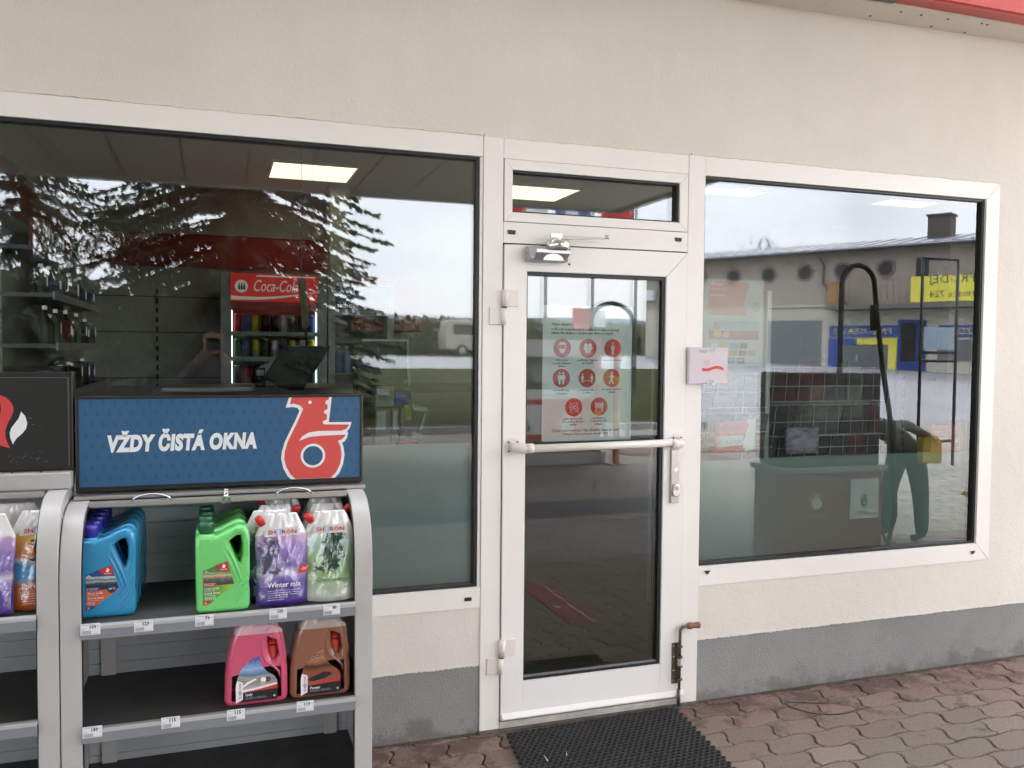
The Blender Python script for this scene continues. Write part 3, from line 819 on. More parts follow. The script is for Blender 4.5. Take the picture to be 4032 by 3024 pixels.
def conifer(x, Y, h, rad, label, seed, dens=1.0, z0=.9, group='spruces behind the forecourt'):
    r = random.Random(seed)
    zb = zg(Y)
    t = thing('spruce_tree', (x, -Y, zb), label, 'tree', group)
    b = MB(); b.tube([(x, -Y, zb - .2), (x + .05, -Y, zb + h * .5), (x, -Y, zb + h)], [.17, .1, .015], 8); b.build('trunk', M_trunk, t)
    b = MB(); lv = MB()
    nb = int(230 * dens)
    for i in range(nb):
        f = (i + r.random()) / nb
        zz = zb + z0 + (h - z0) * f
        L_ = rad * (1 - f) ** .8 * r.uniform(.6, 1.1) + .15
        a = r.uniform(0, 2 * pi)
        dx, dy = cos(a), sin(a)
        n = max(3, int(L_ / .28))
        p = Vector((x, -Y, zz)); pts = [p.copy()]
        for s in range(n):
            u = (s + 1) / n
            p = p + Vector((dx * L_ / n, dy * L_ / n, (.12 - .85 * u + .62 * u * u * u) * L_ / n * 1.6))
            pts.append(p.copy())
        b.tube(pts, [.022 * (1 - k / (n + 1)) + .004 for k in range(n + 1)], 4, smooth=False)
        for k in range(1, len(pts)):
            for q in range(12):
                c = pts[k - 1].lerp(pts[k], r.random())
                sd = r.choice((-1, 1)); ln = r.uniform(.16, .42) * (1 - .5 * k / len(pts)); hang = r.uniform(.1, .75)
                tip = c + Vector((-dy * sd * ln * (1 - hang) + dx * ln * .5, dx * sd * ln * (1 - hang) + dy * ln * .5, -hang * ln))
                wdt = r.uniform(.03, .08)
                w_ = Vector((r.uniform(-1, 1), r.uniform(-1, 1), r.uniform(-1, 1))).normalized() * wdt
                m_ = c.lerp(tip, .45)
                lv.add([c, m_ + w_, tip, m_ - w_], [(0, 1, 2, 3)])
                for j in range(2):
                    c2 = c.lerp(tip, r.uniform(.2, .8)); t2 = c2 + Vector((r.uniform(-1, 1), r.uniform(-1, 1), r.uniform(-1, .3))) * .09
                    lv.add([c2 + w_ * .3, t2, c2 - w_ * .3], [(0, 1, 2)])
    cr_ = lv.build('crown', M_need, t, recalc=False)
    b.build('branch_whorl', M_trunk, t, recalc=False)
    return t
conifer(.55, 17.0, 20, 3.75, 'tall dark spruce beyond the forecourt whose drooping tips reach furthest right in the window reflection', 5, 4.2, .5)
conifer(-4.4, 20.5, 18, 3.0, 'thinner dark spruce standing left of the tallest spruce in the window reflection', 9, .75, 1.2)

def broad(x, Y, h, label, seed, leafy, name='birch_tree', spread=1.0, group=None, zb=None, twigs=1.0, lw=.05):
    r = random.Random(seed); zb = zg(Y) if zb is None else zb
    t = thing(name, (x, -Y, zb), label, 'tree', group)
    b = MB(); lv = MB(); ends = []
    def grow(p, d, L_, rad, lev):
        pts = [p]; q = p
        for s in range(3):
            d = (d + Vector((r.uniform(-.25, .25), r.uniform(-.25, .25), r.uniform(-.05, .2)))).normalized()
            q = q + d * L_ / 3; pts.append(q)
        b.tube(pts, [rad, rad * .85, rad * .7, rad * .55], 6 if lev < 2 else 3, smooth=lev < 2, cap=False)
        if lev >= 4:
            ends.append((q, d)); return
        for k in range(3 if lev < 3 else 4):
            dd = (d + Vector((r.uniform(-1, 1) * spread, r.uniform(-1, 1) * spread, r.uniform(-.1, .5)))).normalized()
            grow(pts[r.choice((1, 2, 3))] if k else q, dd, L_ * r.uniform(.6, .82), rad * .52, lev + 1)
    grow(Vector((x, -Y, zb)), Vector((0, 0, 1)), h * .33, h * .02, 0)
    b.build('trunk', M_trunk, t, recalc=False)
    for (q, d) in ends:
        for k in range(int((9 if leafy else 6) * twigs)):
            v = Vector((r.gauss(0, 1), r.gauss(0, 1), r.gauss(.2, 1)))
            if leafy:
                c = q + v * .16 * h / 6; a = Vector((r.uniform(-1, 1), r.uniform(-1, 1), r.uniform(-1, 1))).normalized() * r.uniform(.5, 1.2) * lw; e_ = a.cross(Vector((r.uniform(-1, 1), r.uniform(-1, 1), 1))).normalized() * lw * .7
                lv.add([c - a, c + e_, c + a, c - e_], [(0, 1, 2, 3)])
            else:
                tip = q + (d + v * .45).normalized() * r.uniform(.25, .7) * h / 6; e_ = v.cross(d).normalized() * .012 * h / 6
                lv.add([q - e_, q + e_, tip], [(0, 1, 2)])
    lv.build('crown', M_leaf if leafy else M_twig, t, recalc=False)
    return t
gB = 'loose trees along the road'
broad(-6.8, 21, 9.5, 'loose leafy tree at the far left of the window reflection', 21, True, group=gB, twigs=1.7, name='bushy_tree', lw=.08)
broad(-9.5, 25, 9.5, 'leafy tree behind and left of the loose tree in the window reflection', 22, True, group=gB, twigs=1.6, name='bushy_tree', lw=.08)
broad(-1.2, 24, 7.0, 'round olive tree behind the gap between the two spruces', 23, True, group=gB, twigs=2.2, name='bushy_tree', lw=.09)
broad(-4.6, 26, 6.5, 'olive tree behind the thinner spruce in the reflection', 24, True, group=gB, twigs=2.2, name='bushy_tree', lw=.09)
broad(51.7, 66, 13.5, 'bare tree rising highest behind the long building roof', 31, False, 'bare_tree', 1.2, 'bare trees behind the long building', 1.0)
broad(47.2, 66, 11.5, 'bare tree left of the highest bare tree behind the building roof', 32, False, 'bare_tree', 1.2, 'bare trees behind the long building', 1.0)
broad(78, 66, 13, 'faint bare tree right of the chimney behind the building', 33, False, 'bare_tree', 1.2, 'bare trees behind the long building', 1.0)
# hedge-like dark bushes mirrored in the door, left of the long building
def bush(x, Y, rx, h, seed, label):
    r = random.Random(seed); zb = zg(Y)
    lv = MB()
    for i in range(2400):
        a = r.uniform(0, 2 * pi); u = sqrt(r.random()); zz = r.random() ** .8
        rr = u * (1 - zz ** 6 * .35)
        c = Vector((x + rx * rr * cos(a), -Y + rx * .5 * rr * sin(a), zb + h * zz * r.uniform(.8, 1.08)))
        a_ = Vector((r.uniform(-1, 1), r.uniform(-1, 1), r.uniform(-1, 1))).normalized() * .22; e_ = a_.cross(Vector((r.uniform(-1, 1), .3, 1))).normalized() * .13
        lv.add([c - a_, c + e_, c + a_, c - e_], [(0, 1, 2, 3)])
    t = thing('bush', (x, -Y, zb), label, 'bush', 'bushes behind the road')
    lv.build('foliage', M_leaf, t, recalc=False)
    for i in range(4):
        b = MB(); b.tube([(x + r.uniform(-.3, .3) * rx, -Y, zb - .1), (x + r.uniform(-.6, .6) * rx, -Y + r.uniform(-.4, .4), zb + h * .6)], [.05, .02], 5); b.build('stem', M_trunk, t)
for i, (x, Y) in enumerate(((15.5, 47), (20.5, 48), (24.8, 49), (10.5, 47))):
    bush(x, Y, 4.6, 2.0 + .15 * (i % 2), 40 + i, ['dark bush mirrored behind the door notice', 'dark bush right of the first bush in the door reflection', 'dark bush nearest the long building in the door reflection', 'dark bush furthest left of the row in the door reflection'][i])

for i, (x, Y, rx, h) in enumerate(((-9.5, 23, 3.4, 3.3), (-5.5, 22.5, 3.2, 3.0), (-1.6, 22, 3.0, 2.7), (1.6, 21.5, 2.4, 2.1))):
    bush(x, Y, rx, h, 60 + i, ['olive thicket behind the far left tree in the window reflection', 'olive thicket behind the thinner spruce', 'olive thicket behind the gap between the spruces', 'low olive thicket behind the trunk of the tallest spruce'][i])

# canopy over the pumps
cp = thing('station_canopy', (-6, -7, 0), 'wide pale filling station canopy over the forecourt in front of the shop', 'canopy')
b = MB(); b.box(-24, 8.2, -13.5, -.42, 4.62, 5.2)
b.build('roof_slab', mat('canopy_panel', (.78, .76, .72), .6, var=.05, vscale=1), cp)
b = MB()
b.box(-24, 8.2, -13.58, -13.502, 4.55, 5.35); b.box(8.202, 8.28, -13.58, -.42, 4.55, 5.35)
b.build('fascia', mat('canopy_fascia', (.55, .56, .56), .5), cp)
b = MB()
for i in range(31): b.box(-23.5 + i * 1.0, -23.49 + i * 1.0, -13.4, -.5, 4.612, 4.6195)
b.build('panel_joint', M_joint, cp)
for x in (-5, -15):
    b = MB(); b.box(x - .2, x + .2, -7.2, -6.8, 0, 4.62); b.build('column', M_white, cp, bevel=.02)

# ------------------------------------------------------------ long building across the lot
BA = atan2(.88158, .47203)
lb = thing('long_building', (26.5, -40, 0), 'long beige two storey building with round windows and grey roof mirrored in the right window', 'building')
lb.rotation_euler = (0, 0, BA)
ORG[lb.name] = Vector((0, 0, 0))
M_bei = mat('beige_render', (.40, .35, .29), .9, var=.08, vscale=.6)
M_bei2 = mat('pale_render', (.52, .49, .40), .9, var=.06, vscale=.6)
M_roof = mat('grey_roof_sheet', (.25, .26, .30), .6, var=.2, vscale=.4)
M_dwin = mat('dark_window', (.03, .028, .03), .2)
M_blue = mat('blue_sign', (.035, .08, .32), .5)
M_yel = mat('yellow_sign', (.75, .68, .08), .5)
b = MB(); b.box(-3.9, 44, -10, 0, 0, 6.8); b.build('wall', M_bei, lb)
b = MB(); b.box(7.3, 44, .001, .03, .3, 3.72); b.box(-3.9, 7.3, .001, .03, .3, 4.0); b.build('lower_wall', M_bei2, lb)
b = MB()
b.prism([(.65, 6.72), (.65, 6.86), (-3.6, 7.62), (-10, 6.9), (-10, 6.7)], -4.4, 45, 'x'); rf = b.build('roof', M_roof, lb)
b = MB()
for i in range(60):
    s = -4.2 + i * .8
    b.prism([(.651, 6.862), (.651, 6.90), (-3.6, 7.66), (-3.6, 7.622)], s, s + .04, 'x')
b.build('standing_seam', mat('roof_seam', (.19, .2, .24), .6), rf)
b = MB(); b.box(11.64, 12.65, -2.5, -1.5, 7.0, 8.35); b.box(11.58, 12.71, -2.56, -1.44, 8.35, 8.45); b.build('chimney', mat('chimney_brick', (.10, .085, .07), .9), rf)
b = MB(); b.tube([(-4.3, .74, 6.74), (45, .74, 6.74)], .07, 8); b.build('gutter', mat('gutter_grey', (.12, .13, .14), .5, .4), rf)
for s in (-2.2, -.1, 1.95, 4.05, 6.1, 8.08, 10.22):
    b = MB(); b.disc(s, 5.76, .46, .0, -.05); wn = b.build('round_window', mat('window_surround', (.22, .17, .15), .8), lb)
    b = MB(); b.disc(s, 5.76, .33, .0505, -.012); b.build('glass_disc', M_dwin, wn)
b = MB(); b.tube([(6.9, .65, 6.7), (7.15, .15, 6.1), (7.1, .12, 5.2), (7.5, .12, 4.75), (8.6, .12, 3.9)], .06, 8); b.build('downpipe', mat('gutter_grey', (.12, .13, .14), .5, .4), lb)
b = MB(); b.box(3.9, 7.6, .031, .12, 3.95, 4.08); b.build('ledge', M_bei2, lb)
b = MB()
b.box(4.1, 7.05, .031, .07, .3, 3.25)
gd = b.build('garage_door', mat('grey_green_gate', (.17, .20, .195), .6, var=.1, vscale=2), lb)
b = MB()
for i in range(6): b.box(4.14 + i * .5, 4.16 + i * .5, .071, .078, .35, 3.2)
b.build('gate_rib', mat('gate_dark', (.08, .1, .1), .6), gd)
b = MB(); b.box(-2.9, -2.1, .031, .06, .3, 3.1); b.build('door', M_dwin, lb)
b = MB(); b.box(7.6, 44, .031, 1.0, 3.74, 3.97); bal = b.build('balcony', mat('balcony_slab', (.16, .15, .14), .8), lb)
b = MB()
b.box(7.62, 44, .95, .99, 5.12, 5.17); b.box(7.62, 44, .95, .99, 4.10, 4.13)
for i in range(110):
    s = 7.62 + i * .3
    b.box(s, s + .018, .955, .985, 3.97, 5.12)
b.build('railing', mat('railing_brown', (.20, .15, .12), .7), bal)
b = MB(); b.box(7.65, 8.5, .70, .80, 3.98, 5.1); b.build('wood_panel', mat('orange_wood', (.42, .24, .10), .7), bal)
b = MB(); b.box(11.75, 19, .991, 1.01, 4.0, 5.2); bn = b.build('banner', M_yel, bal)
M_ink = mat('dark_ink', (.05, .05, .05), .6)
text('na PRODEJ', 15.2, 4.72, 1.011, M_ink, bn, w=2.6, plane='yx', res=1)
text('informace 724', 15.2, 4.2, 1.011, M_ink, bn, w=2.6, plane='yx', res=1)
b = MB(); b.box(11.65, 12.2, .001, .04, 5.2, 6.2); b.box(14.9, 16.2, .001, .04, 5.2, 6.2); b.build('window', M_dwin, lb)
b = MB(); b.box(7.5, 10.85, .031, .09, 2.40, 2.95); sg = b.build('sign_board', M_blue, lb)
text('PNEUSERVIS', 10.6, 2.52, .0915, M_yel, sg, w=2.9, h=.3, plane='yx', res=1)
b = MB(); b.box(12.8, 17.4, .031, .09, 2.38, 2.92); sg = b.build('sign_board', M_blue, lb)
text('AUTO MAZDA', 16.6, 2.50, .0915, M_yel, sg, w=3.4, h=.3, plane='yx', res=1)
b = MB(); b.box(7.45, 8.0, .031, .08, .3, 2.3); b.box(8.0, 8.9, .031, .08, 2.0, 2.3); b.build('blue_surround', M_blue, lb)
b = MB(); b.box(8.9, 10.45, .031, .08, 2.0, 2.3); b.box(10.45, 10.85, .031, .08, .3, 2.3); b.build('yellow_surround', M_yel, lb)
b = MB(); b.box(8.0, 10.45, .031, .06, .3, 2.0); b.build('shutter', mat('grey_shutter', (.14, .15, .15), .6), lb)
b = MB(); b.box(10.9, 12.2, .031, .10, .3, 3.2); b.build('blue_door', mat('blue_door', (.02, .05, .22), .5), lb)
b = MB(); b.box(11.05, 11.75, .1005, .11, 1.2, 3.05); b.box(11.85, 12.1, .1005, .11, 1.2, 3.05); b.build('door_glass', M_dwin, lb)
b = MB(); b.box(12.75, 14.2, .031, .08, 1.25, 2.25); b.box(15, 17, .031, .08, 1.25, 2.25); b.build('shutter', mat('grey_shutter', (.14, .15, .15), .6), lb)
b = MB(); b.box(-3.7, -3.2, .031, .3, 4.6, 5.2); b.build('sign_box', M_white, lb)

# ------------------------------------------------------------ flag poles with flags
M_pole = mat('pole_grey', (.20, .22, .23), .4, .6)
def flag(px, Y, cols, label, word=None, drop=4.3, width=1.15, seed=1):
    t = thing('flagpole', (px, -Y, zg(Y)), label, 'flagpole', 'flagpoles by the road')
    z0 = zg(Y)
    b = MB(); b.cyl((px, -Y, z0), (px, -Y, z0 + 9.2), .06, 10, r2=.035); b.build('pole', M_pole, t)
    n, m_ = 16, 8; vs = []; fs = []; b = MB()
    for j in range(m_ + 1):
        for i in range(n + 1):
            u, v = i / n, j / m_
            vs.append((px - .06 - width * u, -Y + .10 * sin(u * 9 + seed + v * 2) * (.3 + u), z0 + 9.0 - drop * v - .15 * u * sin(v * 3 + seed)))
    for j in range(m_):
        for i in range(n):
            a = j * (n + 1) + i; fs.append((a, a + 1, a + n + 2, a + n + 1))
    b.add(vs, fs)
    for q in range(len(fs)): b.m[-len(fs) + q] = min(len(cols) - 1, int((q % n) / n * len(cols)))
    b.build('flag', cols, t, recalc=False)
M_fred = mat('flag_red', (.60, .04, .04), .8); M_fblu = mat('flag_blue', (.10, .14, .34), .8); M_fwh = mat('flag_white', (.75, .75, .76), .8)
flag(9.05, 20, [M_fwh, M_fred], 'flagpole with a red and white flag, leftmost of the mirrored row', seed=1)
flag(10.54, 20, [M_fblu, M_fwh, M_fblu], 'flagpole with a blue and white flag, middle one of the mirrored row', seed=2)
flag(11.96, 20, [M_fred, M_fred], 'flagpole with an all red flag, rightmost of the mirrored row', seed=3)
M_priceb = mat('sign_white', (.8, .8, .8), .5)
ps = thing('price_totem', (10.72, -20.4, zg(20.4)), 'small red and white station signs on a thin pole mirrored in the door', 'sign')
z0 = zg(20.4)
b = MB(); b.cyl((10.72, -20.4, z0), (10.72, -20.4, z0 + 9), .04, 8); b.build('pole', M_pole, ps)
b = MB(); b.box(10.1, 10.66, -20.45, -20.38, 2.2, 2.85); sp = b.build('sign_panel', M_red, ps); text('BENZINA', 10.63, 2.28, -20.378, M_white, sp, w=.5, plane='yx', res=1)
b = MB(); b.box(10.78, 11.15, -20.45, -20.38, 2.3, 2.8); sp = b.build('sign_panel', M_priceb, ps); text('ORLEN', 11.12, 2.38, -20.378, M_ink, sp, w=.3, plane='yx', res=1)

# ------------------------------------------------------------ fuel dispensers, posts and hoses
def dispenser(x, Y, w_, h, label, arch_h, name='fuel_dispenser'):
    t = thing(name, (x, -Y, 0), label, 'fuel pump', 'fuel pumps on the forecourt')
    x0, x1, y0, y1 = x - w_ / 2, x + w_ / 2, -Y - .3, -Y + .3
    b = MB(); b.box(x0 - .12, x1 + .12, y0 - .12, y1 + .12, 0, .16); b.build('plinth', M_conc, t, bevel=.01)
    b = MB(); b.box(x0, x1, y0, y1, .16, h * .52); b.build('lower_housing', M_red, t, bevel=.01)
    b = MB(); b.box(x0 + .05, x0 + w_ * .4, y1 + .001, y1 + .006, .42, .42 + h * .24); pn = b.build('white_panel', M_white, t)
    logo_small(x0 + w_ * .22, .50, y1 + .008, .13, M_ink, pn, 'yx')
    logo_small(x0 + w_ * .68, .48, y1 + .004, .20, M_white, t, 'yx')
    b = MB(); b.box(x0 + .02, x1 - .02, y0 + .03, y1 - .03, h * .52 + .001, h * .60); b.build('trim_band', M_white, t)
    b = MB(); b.box(x0 + .01, x1 - .01, y0 + .02, y1 - .02, h * .60 + .001, h * .86); b.build('upper_housing', mat('dispenser_dark', (.04, .045, .05), .3), t, bevel=.01)
    b = MB(); b.box(x0 + w_ * .28, x1 - w_ * .28, y1 - .019, y1 - .012, h * .66, h * .80); b.build('display', mat('lcd_grey', (.25, .28, .26), .2), t)
    b = MB(); b.box(x0, x1, y0, y1, h * .86 + .001, h); b.build('head', M_white, t, bevel=.01)
    ax = x1 + .05
    b = MB(); pts = [(ax, -Y, h * .4)] + [(ax, -Y, arch_h - .25)] + [(ax + .33 - .33 * cos(a * pi / 8), -Y, arch_h - .25 + .25 * sin(a * pi / 8)) for a in range(1, 8)] + [(ax + .66, -Y, arch_h - .25), (ax + .67, -Y + .02, arch_h * .6), (ax + .55, -Y + .12, .35), (ax + .25, -Y + .1, .25), (ax + .06, -Y + .1, .9)]
    b.tube(pts, .032, 10); b.build('hose', M_black, t)
    b = MB(); b.tube([(ax + .06, -Y + .1, .86), (ax + .06, -Y + .13, 1.05), (ax + .02, -Y + .05, 1.12)], [.03, .035, .02], 8); b.build('nozzle', M_black, t)
    return t
def logo_small(x, z, y, s, m, parent, plane='xz'):
    """the station's crest, small: ring, neck, beak and wing"""
    sg_ = 1 if plane == 'xz' else -1
    P = [(-.30, 1.0), (-.36, .86), (-.18, .87), (-.10, .78), (-.36, .45), (-.48, .2), (-.42, -.05), (-.2, -.22), (.1, -.26), (.36, -.12), (.5, .12), (.46, .38), (.62, .46), (.70, .60), (.22, .60), (.24, 1.0)]
    b = MB(); b.prism([(x + sg_ * p[0] * s, z + p[1] * s) for p in P], y - .0006 if sg_ > 0 else y - .0002, y + .0002 if sg_ > 0 else y + .0006)
    o = b.build('emblem', m, parent)
    b = MB(); b.prism([(x + .17 * s * cos(a * pi / 8), z + .13 * s + .17 * s * sin(a * pi / 8)) for a in range(16)], y - .0010 if sg_ > 0 else y + .0006, y - .0006 if sg_ > 0 else y + .0010)
    b.build('emblem_eye', M_black if m is M_white else M_white, parent)
    return o
dispenser(4.45, 8.1, 1.35, 1.75, 'red and white fuel dispenser mirrored at the left of the door glass', 2.3)
for x, Y in ((5.13, 7.75), (5.33, 7.55)):
    t = thing('guard_post', (x, -Y, 0), 'slim red guard post with yellow bands, %s one, beside the mirrored dispenser' % ('further left' if x < 5.2 else 'further right'), 'post', 'red guard posts')
    b = MB(); b.cyl((x, -Y, .02), (x, -Y, 1.78), .047, 14); b.build('post_tube', M_red, t)
    for z in (.62, 1.12):
        b = MB(); b.cyl((x, -Y, z), (x, -Y, z + .12), .0485, 14); b.build('band', M_yel, t)
    b = MB(); b.box(x - .13, x + .13, -Y - .1, -Y + .1, .0, .02); b.build('base_plate', mat('base_steel', (.38, .33, .29), .6, .3), t)
b = MB(); b.box(5.95, 8.3, -9.0, -8.4, .001, .012); 
t = b.build('repair_patch', mat('rusty_gravel', (.30, .22, .16), .95, var=.5, vscale=12), kind='structure')
# red sticker on the paving before the door
b = MB(); b.box(1.955, 2.165, -2.06, -1.155, .001, .0035)
stk = b.build('floor_sticker', mat('sticker_red', (.26, .035, .035), .6, var=.25, vscale=8))
tag(stk, 'dark red floor sticker with white words, mirrored low in the door glass', 'floor sticker', kind='thing')
def floor_text(body, x, y, wd, h, m, parent):
    o = text(body, 0, 0, 0, m, None, w=wd, h=h, res=1)
    for v in o.data.vertices: px, pz = v.co.x, v.co.z; v.co = Vector((x + pz, y - px, .0038 + .0004 * (v.co.y < -.0003)))
    o.parent = parent
    return o
floor_text('Přistupujte jednotlivě', 2.085, -1.20, .78, .045, M_white, stk)
b = MB(); b.add([(2.0, -1.50, .0038), (2.05, -1.53, .0038), (2.0, -1.56, .0038), (2.0, -1.50, .0042), (2.05, -1.53, .0042), (2.0, -1.56, .0042)], [(0, 1, 2), (5, 4, 3), (0, 3, 4, 1), (1, 4, 5, 2), (2, 5, 3, 0)]); b.build('arrow', M_white, stk)
# tubular frame board near the lot
fb = thing('poster_frame', (9.75, -6.2, 0), 'tall black tubular poster frame mirrored at the right edge of the window', 'sign')
b = MB()
for x in (9.42, 10.06): b.tube([(x, -6.2, 0), (x, -6.2, 2.95)], .022, 8)
for z in (2.95, 1.62, 1.5, .35): b.tube([(9.42, -6.2, z), (10.06, -6.2, z)], .022, 8)
b.build('tube_frame', M_black, fb)
b = MB(); b.box(9.46, 10.02, -6.21, -6.19, 1.66, 1.98); b.build('small_panel', mat('pale_blue_panel', (.35, .45, .55), .5), fb)
# yellow sleeping hump on the lot
sh = MB()
sh.prism([(-.25, .0), (-.18, .04), (0, .055), (.18, .04), (.25, .0)], 0, 3.2, 'x')
o = sh.build('speed_hump', M_yel); o.location = (8.05, -3.95, 0); o.rotation_euler = (0, 0, radians(12)); tag(o, 'yellow speed hump on the ground mirrored at the lower right window corner', 'speed hump')
# pale van by the road
vn = thing('parked_van', (10.6, -30.2, zg(30)), 'pale van parked by the road, mirrored in the left window', 'van')
zb = zg(30)
b = MB()
b.prism([(8.2, zb + .35), (12.6, zb + .35), (12.7, zb + .9), (12.1, zb + 1.15), (11.5, zb + 1.95), (8.3, zb + 2.0), (8.15, zb + 1.0)], -31.1, -29.3, 'y')
b.build('body', mat('van_paint', (.34, .32, .25), .3), vn, bevel=.06)
b = MB(); b.prism([(11.35, zb + 1.15), (11.95, zb + 1.15), (11.45, zb + 1.8), (11.0, zb + 1.8), (11.0, zb + 1.15)], -29.299, -29.285, 'y'); b.box(8.6, 10.7, -29.299, -29.285, zb + 1.2, zb + 1.75); b.build('window', M_dwin, vn)
for x in (9.1, 11.8):
    b = MB(); b.cyl((x, -31.12, zb + .33), (x, -30.8, zb + .33), .33, 18); b.cyl((x, -29.5, zb + .33), (x, -29.27, zb + .33), .33, 18); wh = b.build('wheel', M_black, vn)
    b = MB(); b.cyl((x, -29.269, zb + .33), (x, -29.26, zb + .33), .17, 14); b.build('hubcap', M_alu, wh)

vn.location = (14.4, -43.5, zg(43.5) + .0)
# ------------------------------------------------------------ people
M_skin = mat('skin', (.30, .17, .125), .5)
def skin_body(name, V, E, R, zones, mats, parent, sub=2):
    me = bpy.data.meshes.new(name); me.from_pydata(V, E, [])
    o = bpy.data.objects.new('tmp', me); COL.objects.link(o)
    sk = o.modifiers.new('s', 'SKIN'); sk.use_smooth_shade = True
    for i, v in enumerate(me.skin_vertices[0].data):
        r_ = R[i]; v.radius = (r_, r_) if not isinstance(r_, tuple) else r_; v.use_root = (i == 0)
    ss = o.modifiers.new('u', 'SUBSURF'); ss.levels = ss.render_levels = sub
    dg = bpy.context.evaluated_depsgraph_get()
    m2 = bpy.data.meshes.new_from_object(o.evaluated_get(dg)); bpy.data.objects.remove(o)
    org = ORG.get(parent.name, Vector((0, 0, 0)))
    m2.materials.clear()
    for m_ in mats: m2.materials.append(m_)
    for p in m2.polygons: p.material_index = zones(p.center); p.use_smooth = True
    for v in m2.vertices: v.co -= org
    ob = bpy.data.objects.new(name, m2); COL.objects.link(ob); ob.parent = parent; m2.name = name
    return ob
def finger_set(base, fwd, side, down, V, E, R, root, s=1.0, curl=.6):
    """four bent fingers and a thumb rooted in the palm vertex 'root'"""
    for k, (off, ln) in enumerate(((-.03, .072), (-.01, .08), (.01, .076), (.03, .060))):
        p0 = base + side * off * s; a = len(V)
        V.append(tuple(p0)); p1 = p0 + (fwd * .9 + down * .2) * ln * .5 * s; V.append(tuple(p1)); p2 = p1 + (fwd * (1 - curl) + down * curl) * ln * .35 * s; V.append(tuple(p2)); p3 = p2 + (fwd * (.3 - curl * .6) + down) * ln * .28 * s; V.append(tuple(p3))
        E += [(root, a), (a, a + 1), (a + 1, a + 2), (a + 2, a + 3)]; R += [.011 * s, .0095 * s, .009 * s, .0075 * s]
    a = len(V); q0 = base - side * .035 * s - fwd * .045 * s; V.append(tuple(q0)); q1 = q0 - side * .03 * s + fwd * .03 * s + down * .01; V.append(tuple(q1)); q2 = q1 + fwd * .03 * s + down * .02; V.append(tuple(q2))
    E += [(root, a), (a, a + 1), (a + 1, a + 2)]; R += [.013 * s, .011 * s, .009 * s]

def head_parts(c, fw, parent, hair, s=1.0):
    """face, ears and hair on a head centred at c looking along fw (horizontal unit vector)"""
    c = Vector(c); fw = Vector(fw).normalized(); sd = Vector((fw.y, -fw.x, 0))
    b = MB()
    n, m_ = 24, 12; vs = []; fs = []
    for j in range(m_ + 1):
        for i in range(n):
            a = 2 * pi * i / n
            th = pi * (.62 - .34 * max(0, min(1, (cos(a) + .25) / .9))) * j / m_
            dirv = fw * (sin(th) * cos(a)) + sd * (sin(th) * sin(a)) + Vector((0, 0, cos(th)))
            front = max(0, cos(a)) * sin(th)
            k_ = 1.0
            vs.append(c + Vector((0, 0, .004)) + Vector((dirv.x * .088, dirv.y * .088, dirv.z * .112)) + fw * .014 * (dirv.dot(fw)))
    for j in range(m_):
        for i in range(n): fs.append((j * n + i, j * n + (i + 1) % n, (j + 1) * n + (i + 1) % n, (j + 1) * n + i))
    b.add(vs, fs, smooth=True); b.build('hair', hair, parent)
    for sgn in (-1, 1):
        b = MB(); e_ = c + fw * .088 + sd * sgn * .032 + Vector((0, 0, .005)); b.lathe([(.001, -.006), (.006, -.003), (.007, 0), (.006, .003), (.001, .006)], tuple(e_), 10); b.build('eye', M_ink, parent)

